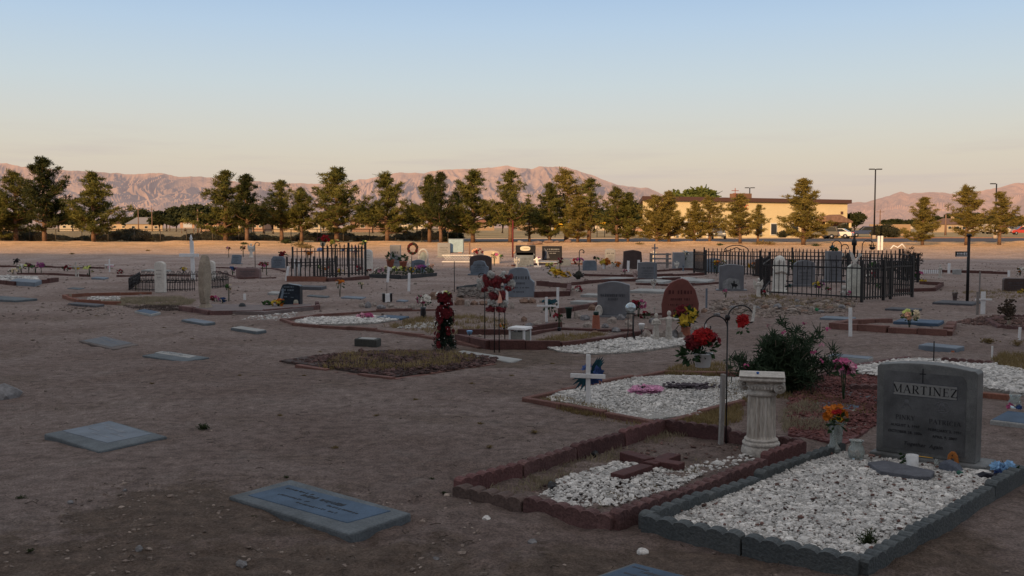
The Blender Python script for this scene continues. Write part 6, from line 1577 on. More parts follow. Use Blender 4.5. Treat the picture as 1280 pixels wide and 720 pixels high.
iron_fence('left run of the near black iron enclosure', [G(951, 369), G(962, 356)], .86, sp=.36)
iron_fence('back run of the near black iron enclosure', [G(962, 356), G(1060, 357), G(1140, 362)], .84, sp=.16, th=.007)
iron_fence('left run of the far black iron enclosure with thick posts', [G(867.5, 341), G(882, 343.5), G(950, 346)], .80, sp=.14, th=.014)
iron_fence('right front run of the far black iron enclosure', [G(950, 346), G(1050, 348), G(1147, 353)], .80, sp=.13, th=.014)
iron_fence('back run of the far black iron enclosure', [G(880, 336), G(990, 336.5), G(1124, 341)], .80, sp=.17, th=.015)
iron_fence('right side run of the far black iron enclosure', [G(1147, 353), G(1128, 341)], .80, sp=.4)
o = MB().tube([(math.cos(a) * .42, 0, .82 + math.sin(a) * .2) for a in [PI * i / 12 for i in range(13)]] + [(-.2, 0, .85), (0, 0, .95), (.2, 0, .85)], .016, 5).build('gate_arch', blk); o.location = at(920, 344); tag(o, 'curled iron arch topping the gate of the far enclosure', 'gate arch')
# things inside the enclosures
p = at(974, 365); k = MPP(365)
o = thing('statue', 'tall white hooded statue behind the near fence', 'statue', p)
MB().lathe([(9.5 * k, -.02), (9.5 * k, 1.5 * k), (8.6 * k, 4 * k), (8.2 * k, 16 * k), (8.0 * k, 26 * k), (7.6 * k, 33 * k), (7.4 * k, 38 * k), (6 * k, 42 * k), (3.2 * k, 44.5 * k), (.5 * k, 45.4 * k)], 22, flute=.08).build('robe', mat('white_statue_plaster', (.66, .63, .57), var=.15, bump=.2), o)
MB().blob((-1.5 * k, -5.8 * k, 38 * k), (3.2 * k, 2 * k, 3.6 * k), .05, sub=2, smooth=True).build('face', MAR, o)
hd = MB()
for s in (-1, 1): hd.tube([(s * 7 * k, -1 * k, 31 * k), (s * 6 * k, -7 * k, 24 * k), (s * .8 * k, -8.6 * k, 26 * k)], [2.2 * k, 1.9 * k, 1.3 * k], 8)
hd.build('arms', OLDW, o)
p = at(1067, 371); k = MPP(371)
o = thing('headstone', 'white arched slab topped by two crossed leaf shapes, behind the near fence', 'headstone', p, 0)
tb = MB().prism(arch(18 * k, 41 * k, 9 * k, kind='round'), -.07, .07).build('slab', mat('lichen_marble', (.60, .60, .53), var=.25, scale=6, bump=.2), o, bevel=.012)
cr_ = MB(); cr_.prism([(-7.5 * k, 57 * k), (-3.5 * k, 54 * k), (.5 * k, 45 * k), (2 * k, 40 * k), (-2 * k, 40 * k), (-6 * k, 50 * k)], -.09, -.05); cr_.build('leaf', MAR, o, bevel=.01)
cr_ = MB(); cr_.prism([(4 * k, 55 * k), (8 * k, 52 * k), (5 * k, 49 * k), (.6 * k, 42 * k), (-3.5 * k, 37 * k), (-5 * k, 39 * k), (0, 46 * k), (3.2 * k, 50 * k)], -.095, -.055); cr_.build('stem_cut', MAR, o, bevel=.01)
bouquet('pink flower bunch beside the small white bear', 1060, 372, 11, 9, ['pink'], n=8)
p = at(1055, 372); k = MPP(372); o = thing('teddy_bear', 'small white stuffed bear sitting inside the near fence', 'toy', p)
b_ = MB(); b_.blob((0, 0, 5 * k), (4.4 * k, 3.6 * k, 5 * k), .04, sub=2, smooth=True); b_.blob((0, -.5 * k, 12 * k), 3.4 * k, .04, sub=2, smooth=True)
for s in (-1, 1): b_.blob((s * 2.6 * k, 0, 14.8 * k), 1.2 * k, .05, sub=1, smooth=True); b_.tube([(s * 3 * k, -1 * k, 7.5 * k), (s * 5 * k, -3 * k, 4.5 * k)], [1.6 * k, 1.3 * k], 7); b_.tube([(s * 2 * k, -2 * k, 1.8 * k), (s * 3.4 * k, -6 * k, 1.4 * k)], [1.9 * k, 1.6 * k], 7)
b_.build('body', mat('white_plush', (.5, .48, .45), bump=.3), o); MB().blob((0, -3.6 * k, 11.4 * k), (1.5 * k, 1 * k, 1.2 * k), .05).build('muzzle', OLDW, o)
headstone('tall dark grey pillar with a flower pot on top, inside the fence', 1041, 352, 314, 17, m=GRD, kind='flat', th=.35, foot=.08)
bouquet('potted green plant on top of the grey pillar', 1041, 314.5, 14, 6, ['green', 'teal'], n=8, lv=30, loc=Vector((G(1041, 352).x, G(1041, 352).y, 38 * MPP(352))))
headstone('grey headstone deep inside the far enclosure, left part', 892, 340, 322, 17, m=GRL, kind='serp', rise=.1)
headstone('dark headstone right of the rider headstone', 955, 345, 322, 22, m=BRN, kind='serp', rise=.1)
headstone('dark green grey headstone inside the near enclosure', 1005, 358, 325, 26, m=GRD, kind='round', rise=.2)
for (x, y, w_, h_, c, lb) in [(905, 338, 10, 14, ['white', 'yellow'], 'white yellow flowers behind the far fence, near the gate arch'), (975, 330, 14, 10, ['white', 'ltblue'], 'white flowers showing above the far fence'), (991, 345, 12, 22, ['yellow', 'green'], 'yellow flowers next to the hooded statue'), (1005, 350, 10, 12, ['crimson', 'green'], 'red flowers inside the near enclosure'), (1041, 350, 14, 14, ['yellow', 'orange'], 'yellow flowers before the grey pillar'), (958, 350, 12, 12, ['yellow', 'green'], 'yellow flowers at the left post of the near enclosure'), (985, 368, 10, 14, ['teal', 'black'], 'dark blue bow beside the hooded statue'), (1058, 330, 20, 14, ['ltpink', 'white'], 'pale pink flowers behind the leaf topped slab'), (1089, 352, 14, 12, ['crimson', 'white'], 'red and white flowers in the right part of the enclosure'), (1093, 345, 18, 18, ['black', 'green'], 'dark plant inside the right part of the enclosure'), (1100, 362, 12, 8, ['white', 'green'], 'white flowers low behind the right fence'), (1148, 352, 15, 14, ['pink', 'green'], 'pink flowers in a dark pot right of the fences'), (1154, 354, 10, 6, ['yellow'], 'small yellow flowers right of the fences'), (1035, 368, 9, 10, ['crimson', 'green'], 'crimson flowers near the fence bottom')]:
    bouquet(lb, x, y, w_, h_, c, n=12)
p = at(1133, 352); o = thing('dark_shrub', 'dark leafless shrub growing through the right fence', 'bush', p); st = MB(); cl = []
for i in range(16):
    a = rn.uniform(0, 6.28); e = rn.uniform(.7, 1.5); L_ = rn.uniform(.6, 1.05); d = Vector((math.cos(a) * math.cos(e), math.sin(a) * math.cos(e), math.sin(e))); st.tube([(0, 0, 0), d * L_], [.014, .005], 4)
    cl += [tuple(d * L_ * rn.uniform(.4, 1.05) + Vector((rn.gauss(0, .04), rn.gauss(0, .04), 0))) for _ in range(9)]
st.build('stems', dkbark, o); V, Fc = tufts(cl, rg, per=8, ln=.09, wd=.012, up=.3); npmesh('foliage', V, Fc, mat('dead_leaves', (.035, .03, .025), bump=0), o)
hook_post('black iron crook arching over the enclosure, left of the dark finial', 1051, 345, 301, crooks=((-1, .16, 1.), (1, .12, .9)), th=.014)
hook_post('black iron crook with a hanging basket, right one above the enclosure', 1077, 345, 300, crooks=((1, .19, 1.),), th=.014)
o = thing('hanging_basket', 'dark round basket hanging from the right crook above the enclosure', 'hanging basket', G(1077, 345) + Vector((.34, 0, .88))); MB().lathe([(.03, 0), (.085, .03), (.10, .09), (.09, .10)], 14).build('bowl', blk, o); leaves(o, (0, 0, .1), .09, 40, .06, rn)
o = MB().lathe([(.05, 0), (.05, 1.0), (.09, 1.02), (.09, 1.18), (.05, 1.2), (.04, 1.3)], 10).build('iron_finial', blk); o.location = at(1067, 343); tag(o, 'thick dark iron finial between the two crooks', 'finial')
rocks([(x, y, w_, h_, [ROCK, ROCKG, ROCKR][i % 3]) for i, (x, y, w_, h_) in enumerate([(938, 384, 10, 7), (947, 387, 8, 5), (956, 386, 12, 6), (963, 381, 9, 7), (972, 386, 13, 8), (982, 388, 10, 5), (990, 389, 13, 5), (999, 385, 10, 5), (1005, 391, 12, 5), (1015, 389, 9, 8), (1026, 391, 10, 4), (1037, 387, 12, 5), (1045, 384, 10, 5), (1053, 386, 11, 6), (1060, 383, 9, 6), (926, 382, 9, 6), (917, 386, 12, 5), (906, 389, 10, 5), (890, 388, 8, 6), (896, 395, 9, 5), (880, 391, 10, 6), (1033, 378, 10, 4), (996, 378, 8, 5), (1048, 378, 9, 4)])], 'rocks in front of the near iron enclosure', 'rough field rock in front of the near iron enclosure')
o = MB().blob((0, 0, .02), (.07, .05, .045), .15, sub=2).build('rock', mat('green_painted', (.02, .14, .06), bump=.1)); o.location = at(1020, 389); tag(o, 'green painted stone among the grey rocks', 'rock')
stones('rubble', [G(885, 392), G(890, 376), G(1070, 374), G(1064, 390), G(960, 398)], 1500, .035, PEB, z=0, mound=0, label='loose rubble before the near iron enclosure', cat='rubble', seed=70)
grass('dry_grass', [G(880, 378), G(950, 368), G(1075, 378), G(1060, 388), G(940, 382)], 300, .09, DRY, 'dry grass among the rocks before the enclosure', seed=71)

# ---- block planter, crosses and stones on the right
edging('front of the brown red block planter', [G(1041, 411), G(1110, 416), G(1184, 420)], BRKP, h=.10, blk=.4, scallop=False, thick=.14)
edging('raised back blocks of the brown red block planter', [G(1041, 411), G(1068, 405), G(1113, 404)], BRKP, h=.09, blk=.4, scallop=False, thick=.14)
edging('right end of the brown red block planter', [G(1184, 420), G(1190, 408)], BRKP, h=.09, blk=.4, scallop=False, thick=.14)
bouquet('pastel yellow and peach flower bunch on the block planter', 1137, 409, 24, 23, ['cream', 'lemon', 'peach'], n=22, lv=30)
slat_cross('white slat cross with lettering leaning beside a grey stick', 1228.5, 393, 364, 21, 374, w_=.085, th=.35)
stake('grey weathered stick beside the white slat cross', 1221.5, 394, 364, m=mat('grey_wood', (.24, .215, .20), var=.25, scale=6), w_=.05, name='wooden_stick', group=None); stake('tall thin pale stick behind the white slat cross', 1224, 378, 339, m=mat('grey_wood', (.24, .215, .20), var=.25, scale=6), w_=.03, name='wooden_stick', group=None)
p = at(1261, 407); k = MPP(407); o = thing('withered_cross', 'cross wrapped in withered brown flowers on a wooden stake', 'cross', p)
MB().box((0, 0, 6 * k), (3.5 * k, 2 * k, 14 * k)).build('stake', TAN, o); mb = MB()
for i in range(260):
    t = rn.random(); x, z = ((rn.uniform(-14, 8), 20 + rn.gauss(0, 2.6)) if t < .55 else (rn.gauss(0, 3.0), rn.uniform(8, 33))); mb.blob((x * k, rn.gauss(0, 1.5) * k, z * k), (1.5 * k, 1.2 * k, 1.3 * k), .4, rn)
mb.build('withered_flowers', mat('withered_brown', (.075, .055, .038), var=.4, scale=15), o)
edging('dark red edging around the withered cross', [G(1234, 402), G(1250, 411), G(1300, 414)], BRK, h=.06, blk=.5); edging('dark red edging behind the withered cross', [G(1234, 402), G(1262, 396), G(1300, 397)], BRK, h=.06, blk=.5)
stones('dark_gravel', [G(1190, 404), G(1240, 394), G(1300, 398), G(1300, 412), G(1250, 408)], 900, .022, DGR, z=.0, mound=.02, label='dark rubble around the withered cross', cat='gravel', seed=72)
p = at(1209, 377.5); k = MPP(377.5); o = thing('sign_post', 'tall black post with a small black name sign on a short arm', 'sign', p)
MB().tube([(0, 0, -.1), (0, 0, 82 * k)], .034, 8).build('post', blk, o); MB().lathe([(.045, 0), (.06, .03), (.03, .06)], 10, (0, 0, 82 * k)).build('cap', blk, o)
sg = MB().box((-9 * k, -.02, 60 * k), (16 * k, .02, 6.6 * k)).build('sign_board', blk, o, bevel=.004)
lines(sg, [(-9 * k, 60.6 * k, 12 * k, 3.2 * k)], -.032, WHT, 4, name='lettering'); MB().box((-9 * k, -.032, 57.6 * k), (14 * k, .004, .9 * k)).build('underline', WHT, sg)
o = thing('flower_pot', 'dark brown flared vase with dry stems by the sign post', 'flower pot', at(1193.5, 377)); k = MPP(377)
MB().lathe([(4.2 * k, 0), (4.4 * k, .8 * k), (2.4 * k, 1.2 * k), (2.6 * k, 5 * k), (3.4 * k, 11.5 * k), (3 * k, 11.5 * k)], 14).build('vase', BRN, o); leaves(o, (0, 0, 12 * k), 3.4 * k, 20, 4 * k, rn, STRAW, 'dry_stems')
headstone('wide rough brown headstone at the right edge', 1268, 364, 347, 26, m=BRN, kind='slant', rise=.1, foot=0, th=.2, rz=R(-14))
bouquet('small yellow flowers before the brown headstone at the right edge', 1276, 367, 10, 6, ['yellow'], n=8)
bouquet('white and orange flowers behind the brown headstone', 1275, 345, 13, 12, ['white', 'orange'], n=9)
edging('red curb right of the enclosure', [G(1120, 365), G(1168, 364), G(1178, 357), G(1150, 355)], CRS, h=.10, scallop=False, split=False, name='brick_curb', cat='curb')
edging('long low red curb across the far right graves', [G(1160, 340), G(1200, 341), G(1262, 343)], CRS, h=.09, scallop=False, split=False, name='brick_curb', cat='curb')
# white picket fragment
p = at(1163, 342); k = MPP(342); o = thing('picket_fence', 'low white picket fence fragment far right', 'fence', p, R(4))
for i in range(12): MB().prism([(-.7 * k, 0), (-.7 * k, 4 * k), (0, 5 * k), (.7 * k, 4 * k), (.7 * k, 0)], -.012, .012, Matrix.Translation(((i - 5.5) * 2.5 * k, 0, 0))).build('picket', WHT, o)
MB().box((0, .02, 3.4 * k), (30 * k, .015, .8 * k)).build('rail', WHT, o)
figurine('dark and white lighthouse like figurine by the white picket fragment', 1175, 347, 17, OLDW, group=None)
headstone('small pale block stone right of the white picket fragment', 1196, 343, 336, 10, m=CONP, kind='flat', foot=0, marks=False)
weed(1236, 429, .14, .08, 'grey green tuft of grass near the white post', m=DRY, n=40)
weed(1272, 433, .16, .12, 'dry weed at the foot of the right edge post', m=DRY, n=40, ln=.25)
grass('dry_grass', [G(1240, 452), G(1250, 444), G(1290, 446), G(1290, 470), G(1262, 465)], 240, .10, DRY, 'dry weeds beyond the wide white gravel bed', seed=74)
grass('dry_grass', [G(1195, 372), G(1210, 362), G(1290, 362), G(1290, 374)], 200, .08, DRY, 'grass strip before the brown headstone', seed=75)
# ================================================================== left side and back rows
rn = random.Random(99)
# ---- tall white cross
p = at(241, 349); k = MPP(349); o = thing('tall_cross', 'tall white wooden cross with a small finial, behind the low scrolled fence', 'cross', p, R(-6))
MB().box((0, 0, 23 * k), (4.6 * k, .05, 48 * k), M=Matrix.Rotation(R(-1.5), 4, 'Y')).build('upright', WHT, o, bevel=.006)
MB().box((-3.5 * k, -.045, 29.5 * k), (25 * k, .04, 4.2 * k)).build('arm', WHT, o, bevel=.006)
MB().lathe([(.6 * k, 0), (2 * k, 1.2 * k), (1 * k, 2.2 * k), (1.9 * k, 4 * k), (1.2 * k, 6 * k), (.2 * k, 9 * k)], 10, (-1.2 * k, 0, 46 * k)).build('finial', WHT, o)
# ---- leaning slab stele
p = at(257, 387); k = MPP(387); o = thing('headstone', 'tall thin tan sandstone slab seen edge on, with a fish like flared foot', 'headstone', p, R(72))
MB().prism([(-6 * k, 8 * k), (-9 * k, 24 * k), (-9 * k, 48 * k), (-6 * k, 60 * k), (-1 * k, 69 * k), (4 * k, 66 * k), (7 * k, 56 * k), (8.5 * k, 40 * k), (7 * k, 22 * k), (2 * k, 6 * k)], -4.2 * k, 4.2 * k).build('slab', TAN, o, bevel=.02)
MB().box((0, 0, 4 * k), (19 * k, 15 * k, 10 * k), top=.45).build('foot', TAN, o, bevel=.02)
for (lb, px, b, t, w_) in [('white marble bollard headstone with a rounded top, left of the tall cross', 201, 366, 327, 14), ('white marble bollard headstone half hidden behind the tan slab', 264, 350, 326, 11), ('white round topped tablet at the right end of the picket fence', 460.5, 337, 312, 11)]:
    p = at(px, b); k = MPP(b); o = thing('headstone', lb, 'headstone', p, R(-18))
    tb = MB().prism([(x, z) for x, z in arch(w_ * k, (b - t) * k, 4 * k, kind='round')], -.06, .06).build('tablet', MAR, o, bevel=.02)
    lines(tb, [(0, (b - t) * k * .72, w_ * k * .55, .03), (0, (b - t) * k * .6, w_ * k * .6, .025), (0, (b - t) * k * .5, w_ * k * .4, .025)], -.062, mat('marble_letters', (.30, .28, .26), bump=0), px)
# low scrolled fence: panels of hoops
def hoop_fence(label, pts, h, step):
    P = [Vector((q.x, q.y, 0)) for q in pts]; c = sum(P, Vector()) / len(P); o = thing('scrolled_fence', label, 'fence', (c.x, c.y, 0)); hp = None; n_ = 0; post = None
    for a, b in zip(P, P[1:]):
        L_ = (b - a).length; n = max(2, int(L_ / step)); an = math.atan2(b.y - a.y, b.x - a.x); m = (a + b) / 2 - c
        for zz in (.15, .7): MB().box((m.x, m.y, h * zz), (L_, .014, .02), an).build('rail', blk, o)
        for j in range(n):
            if n_ > 96: break
            n_ += 1; q = a.lerp(b, (j + .5) / n) - c
            if hp is None:
                mb = MB(); mb.tube([(-step * .42, 0, 0), (-step * .42, 0, h * .75), (-step * .2, 0, h * .97), (step * .2, 0, h * .97), (step * .42, 0, h * .75), (step * .42, 0, 0)], .0085, 4); mb.tube([(0, 0, 0), (0, 0, h * .7)], .008, 4)
                mb.tube([(step * .16 * math.cos(a_), 0, h * .82 + step * .16 * math.sin(a_)) for a_ in [2 * PI * i / 8 for i in range(9)]], .007, 4); hp = mb.build('hoop', blk, o); t = hp
            else: t = hp.copy(); COL.objects.link(t); t.parent = o
            t.location = (q.x, q.y, gz(*(q + c)[:2])); t.rotation_euler = (0, 0, an)
    return o
hoop_fence('low black scrolled fence in front of the tall white cross', [G(161, 363), G(200, 364.5), G(244, 363.5)], .33, .115)
hoop_fence('low black scrolled fence right of the tan slab', [G(262, 361), G(286, 358)], .33, .115); hoop_fence('back run of the low black scrolled fence', [G(161, 363), G(175, 353), G(286, 352)], .33, .16)
# dry grass mound and strips
mp_ = [G(x, y) for x, y in ((125, 377), (160, 373), (225, 372), (244, 376), (236, 381), (200, 382), (150, 382))]
grass('dry_grass', mp_, 1300, .075, STRAW, 'shallow mound of pale dry grass before the white bollard stone', seed=80)
grass('dry_grass', [G(150, 383), G(215, 382), G(246, 385), G(225, 389), G(180, 389)], 520, .05, mat('grey_dead_grass', (.10, .075, .065), var=.4, scale=6), 'grey dead grass in front of the pale mound', seed=81)
edging('orange red brick strip lit by the sun at the left', [G(80, 373), G(110, 370), G(190, 368)], BRKO, h=.08, scallop=False, split=False, cat='curb', name='brick_curb')
edging('orange red brick strip along the front of the small rubble plot', [G(80, 373), G(100, 379), G(150, 381)], BRKO, h=.08, scallop=False, split=False, cat='curb', name='brick_curb')
stones('white_gravel', [G(105, 376), G(115, 372), G(150, 372), G(150, 378)], 300, .02, WGR, z=.02, mound=0, label='white rubble inside the orange brick strip', cat='gravel', seed=82)
stones('rubble', [G(60, 387), G(80, 381), G(150, 384), G(160, 395), G(120, 396)], 160, .02, PEB, z=0, mound=0, label='broken bits around the dark slate slab', cat='rubble', seed=83)
# slab plot with black headstone
sp_ = [G(x, y) for x, y in ((236, 389), (262, 383), (345, 384), (388, 384), (392, 388), (330, 394), (262, 393))]
edging('dull red border of the concrete slab plot around the tan slab', [G(225, 388), G(262, 394), G(330, 392.5), G(398, 387), G(396, 382)], BRK, h=.09, scallop=False, split=False)
mb = MB(); c_ = sum(sp_, Vector()) / len(sp_); mb.slab([(q.x - c_.x, q.y - c_.y) for q in sp_][::-1], -.05, .06); o = mb.build('concrete_slab', mat('rosy_concrete', (.17, .135, .13), var=.2, bump=.3)); o.location = c_; tag(o, 'flat rosy concrete slab before the leaning black headstone', 'slab')
p = at(361, 383); k = MPP(383); o = thing('headstone', 'black granite headstone with a slanting left edge and blue etched picture', 'headstone', p, R(-10))
tb = MB().prism([(-17 * k, 0), (-13 * k, 10 * k), (-8 * k, 24 * k), (-6 * k, 28 * k), (1 * k, 29 * k), (16 * k, 27 * k), (17 * k, 26 * k), (17 * k, 0)], -.08, .08).build('tablet', mat('blue_black_granite', (.022, .032, .045), rough=.3, var=.4, scale=4, bump=.05), o, bevel=.01)
lines(tb, [(1 * k, 21 * k, 17 * k, 2.6 * k), (2 * k, 25 * k, 12 * k, 1.6 * k), (-1 * k, 17 * k, 9 * k, 1.2 * k), (-2 * k, 12.5 * k, 4 * k, 1.4 * k), (7 * k, 12 * k, 4 * k, 1.4 * k)], -.082, mat('pale_blue_letters', (.18, .23, .28), bump=0), 5)
MB().prism([(-10 * k, 8 * k), (-7 * k, 19 * k), (-5.5 * k, 25 * k), (-4 * k, 20 * k), (-6 * k, 10 * k)], -.084, -.07).build('etched_picture', mat('pale_blue_letters', (.2, .25, .3)), tb)
o = thing('candle_jar', 'small glass candle jar with a red band before the black headstone', 'candle', at(370, 384)); k = MPP(384)
MB().lathe([(2.6 * k, 0), (3.3 * k, 4 * k), (2.8 * k, 8 * k), (1.6 * k, 9.5 * k)], 14).build('jar', mat('candle_glass', (.35, .33, .26), rough=.3, bump=0), o); MB().lathe([(3.35 * k, 2 * k), (3.4 * k, 4.6 * k)], 14).build('band', fl('red'), o)
bouquet('orange and yellow flowers leaning at the black headstone', 348, 386, 18, 13, ['orange', 'yellow'], n=18, lv=30); leaves_ = bouquet('dark green leaf spray left of the orange flowers', 334, 384, 16, 8, ['green'], n=5, lv=50)
o = MB().blob((0, 0, .05), .075, .06, sub=2).build('dark_ball', mat('dark_stone', (.035, .04, .045), rough=.6)); o.location = at(303, 386); tag(o, 'dark round stone resting on the concrete slab', 'ball')
bouquet('pale cream flower stem in the dirt right of the scrolled fence', 286, 377, 11, 22, ['cream', 'green'], n=8, lv=24)
bouquet('pink flowers left of the bright blue ones', 268, 377, 12, 8, ['pink', 'crimson'], n=8); bouquet('bright blue flowers behind the tan slab', 278, 379, 11, 8, ['blue'], n=8)
stones('white_chips', [G(300, 400), G(320, 393), G(372, 390), G(366, 402)], 260, .016, WGR, z=0, mound=0, label='white chips spilled before the concrete slab plot', cat='gravel', seed=84)
# leftmost rows
edging('dark red border at the far left with white gravel inside', [G(-20, 353), G(20, 357), G(60, 354), G(72, 352)], CRS, h=.12, scallop=False, split=False, cat='curb', name='brick_curb')
stones('white_gravel', [G(-20, 354), G(-20, 346), G(46, 348), G(50, 353)], 1200, .025, WGR, z=.05, mound=.03, label='white gravel inside the far left red border', cat='gravel', seed=85)
flat_marker('pale slab on the far left white gravel', [(12, 351), (22, 347.5), (52, 350), (44, 353)], .12, GRL, marks=False)
edging('dark thin curb behind the leftmost flowers', [G(0, 334), G(40, 334), G(130, 336)], CRS, h=.07, scallop=False, split=False, cat='curb', name='brick_curb')
edging('dark curb in front of the green yellow bouquet', [G(22, 343), G(70, 344), G(112, 346)], CRS, h=.07, scallop=False, split=False, cat='curb', name='brick_curb')
edging('dull red curb behind the scrolled fence', [G(146, 346), G(200, 345), G(262, 346)], CRS, h=.06, scallop=False, split=False, cat='curb', name='brick_curb')
for (x, b, w_, h_, c, lb) in [
 (21, 341, 11, 18, ['black', 'black'], 'black flower ball on a stem, far left'), (27, 342, 13, 12, ['lemon', 'white'], 'pale green and white flowers at the far left'), (36, 341, 11, 13, ['mauve', 'dkred'], 'mauve flowers in the far left cluster'), (44, 342, 11, 12, ['ltpink', 'green'], 'light pink flowers in the far left cluster'), (52, 342, 13, 15, ['mauve', 'mauve'], 'purple red flowers at the right of the far left cluster'), (16, 343, 12, 8, ['cream', 'white'], 'low cream flowers at the very left of the cluster'),
 (112, 346, 14, 14, ['lemon', 'lemon'], 'round green yellow bouquet in the left rows'), (137, 338, 10, 8, ['ltpink', 'white'], 'pink and white flowers tied on the small white cross'), (95, 337, 10, 5, ['yellow', 'green'], 'yellow flowers tied to the left wooden cross'),
 (150, 342, 10, 5, ['crimson'], 'low crimson flowers behind the left dirt path'), (229, 342, 9, 9, ['yellow', 'black'], 'dark yellow flowers left of the tall white cross'), (84, 339, 14, 6, ['crimson', 'dkred'], 'low dark red flowers in the left rows'),
 (286, 322, 7, 14, ['dkred', 'mauve'], 'dark red flowers left of the small leaning headstone'), (304, 322, 8, 15, ['dkred', 'green'], 'dark red flowers right of the small leaning headstone'), (291, 344, 10, 11, ['mauve', 'blue'], 'purple and blue flowers left of the rosy headstone'),
 (328, 340, 12, 13, ['pink', 'crimson'], 'pink flowers behind the rosy headstone'), (333, 344, 9, 17, ['red', 'green'], 'red flowers right of the rosy headstone'), (354, 333, 14, 20, ['red', 'dkred'], 'red flowers at the left post of the picket fence'),
 (385, 334, 13, 22, ['orange', 'orange'], 'orange flower ball above the lower picket run'), (418, 330, 14, 32, ['lemon', 'yellow'], 'yellow green flowers right of the red flower pot'), (428, 326, 9, 16, ['blue', 'white'], 'blue flowers above the picket fence'), (442, 326, 14, 18, ['ltpink', 'white'], 'light pink flowers above the picket fence'), (456, 326, 10, 26, ['lemon', 'green'], 'green yellow flowers at the right corner of the picket fence'),
 (400, 343, 11, 12, ['cream', 'green'], 'cream flowers behind the lower picket run'), (408, 344, 12, 12, ['crimson', 'orange'], 'crimson and orange flowers inside the picket fence'), (424, 345, 12, 10, ['yellow', 'red'], 'yellow and red flowers low inside the picket fence'), (449, 344, 12, 12, ['dkred', 'crimson'], 'dark red flowers inside the tall picket run'), (460, 345, 10, 10, ['crimson', 'green'], 'crimson flowers right below the white tablet'),
 (474, 345, 14, 12, ['ltpink', 'white'], 'pale pink flowers at the left of the flower bed'), (485, 345, 12, 13, ['white', 'cream'], 'white flowers in the flower bed'), (496, 344, 13, 12, ['cream', 'lemon'], 'pale yellow flowers in the flower bed'), (504, 344, 12, 12, ['yellow', 'lemon'], 'yellow flowers in the middle of the flower bed'), (514, 344, 11, 11, ['yellow', 'dkred'], 'bright yellow and dark flowers in the flower bed'), (521, 343, 9, 12, ['mauve', 'ltpink'], 'mauve flowers left of the purple bunch'), (528, 343, 13, 13, ['purple', 'mauve'], 'purple flower bunch in the flower bed'), (538, 342, 11, 13, ['peach', 'white'], 'peach and white flowers at the right of the flower bed'),
 (425, 371, 16, 23, ['orange', 'rust'], 'orange flowers on a thin green stem in bare dirt'), (452, 361, 9, 9, ['cream', 'green'], 'small cream flowers before a low dark slab'),
 (597, 318, 14, 6, ['crimson', 'peach'], 'crimson flowers behind the maroon stone'), (618, 332, 11, 17, ['pink', 'cream'], 'pink flowers before the tan stone'), (626, 326, 8, 9, ['green', 'lemon'], 'green plant right of the tan stone'), (646, 319, 8, 6, ['cream', 'peach'], 'cream flower cluster before the black headstone with the oval'),
 (700, 338, 12, 16, ['dkred', 'crimson'], 'dark red flowers above yellow chrysanthemums'), (695, 347, 26, 9, ['gold', 'yellow'], 'wide bunch of golden chrysanthemums'), (708, 347, 14, 8, ['gold'], 'golden flowers right of the wide bunch'), (723, 333, 14, 12, ['mauve', 'crimson'], 'mauve flowers above the dark wire basket'), (740, 338, 10, 12, ['blue', 'teal'], 'blue flowers on the low grey stone'), (722, 365, 16, 8, ['crimson', 'white'], 'low crimson and white flowers on the red curb'), (672, 329, 9, 8, ['mauve'], 'small mauve flower before the second black headstone'), (688, 336, 14, 4, ['lemon', 'yellow'], 'thin row of lemon flowers'),
 (756, 336, 16, 14, ['rust', 'yellow'], 'rust and yellow flowers before the small grey headstone'), (791, 335, 14, 14, ['orange', 'rust'], 'orange flowers before the dark rough headstone'), (770, 334, 13, 8, ['rust', 'white'], 'small mixed flowers between two back headstones'), (781, 343, 8, 7, ['crimson', 'ltpink'], 'crimson flowers beside the white stakes'), (745, 334, 9, 14, ['green', 'black'], 'dark plant spikes in the back row')]:
    bouquet(lb, x, b, w_, h_, c, n=10, lv=16)
slat_cross('small pale wooden cross with flowers, far left row', 95, 346, 327, 18, 333, m=OLDW, w_=.05); slat_cross('small white cross with pink flowers, left of the white bollard', 137, 340, 324, 11, 331, w_=.05)
figurine('small white figurine at the foot of the left wooden cross', 98, 346, 7, MAR, group=None)
# back row headstones on the left
headstone('small pale leaning headstone between two dark red flower bunches', 295, 330, 318, 12, m=GRL, kind='slant', rise=.1, rz=R(-15), foot=.1, lean=.25)
headstone('bluish slanted headstone left of the picket fence', 348, 335, 320, 17, m=GRL, kind='slant', rise=.25, rz=R(-10), foot=.06)
headstone('low rosy brown slanted headstone, left of the picket fence', 311, 348, 334, 30, m=PNK, kind='slant', rise=.15, rz=R(-6), foot=.12, th=.22, footw=1.1)
figurine('small angel hanging near the black crook in the left back row', 314, 322, 18, MAR, wings=True)
hook_post('black crook with a curled tip behind the rosy headstone', 319, 334, 303, crooks=((1, .10, 1.),), th=.014)
edging('dark red strip below the rosy headstone', [G(262, 337), G(300, 349), G(345, 348)], CRS, h=.04, scallop=False, split=False, cat='curb', name='brick_curb')
edging('red strip in the back left row', [G(262, 335), G(340, 336), G(356, 340)], CRS, h=.05, scallop=False, split=False, cat='curb', name='brick_curb')
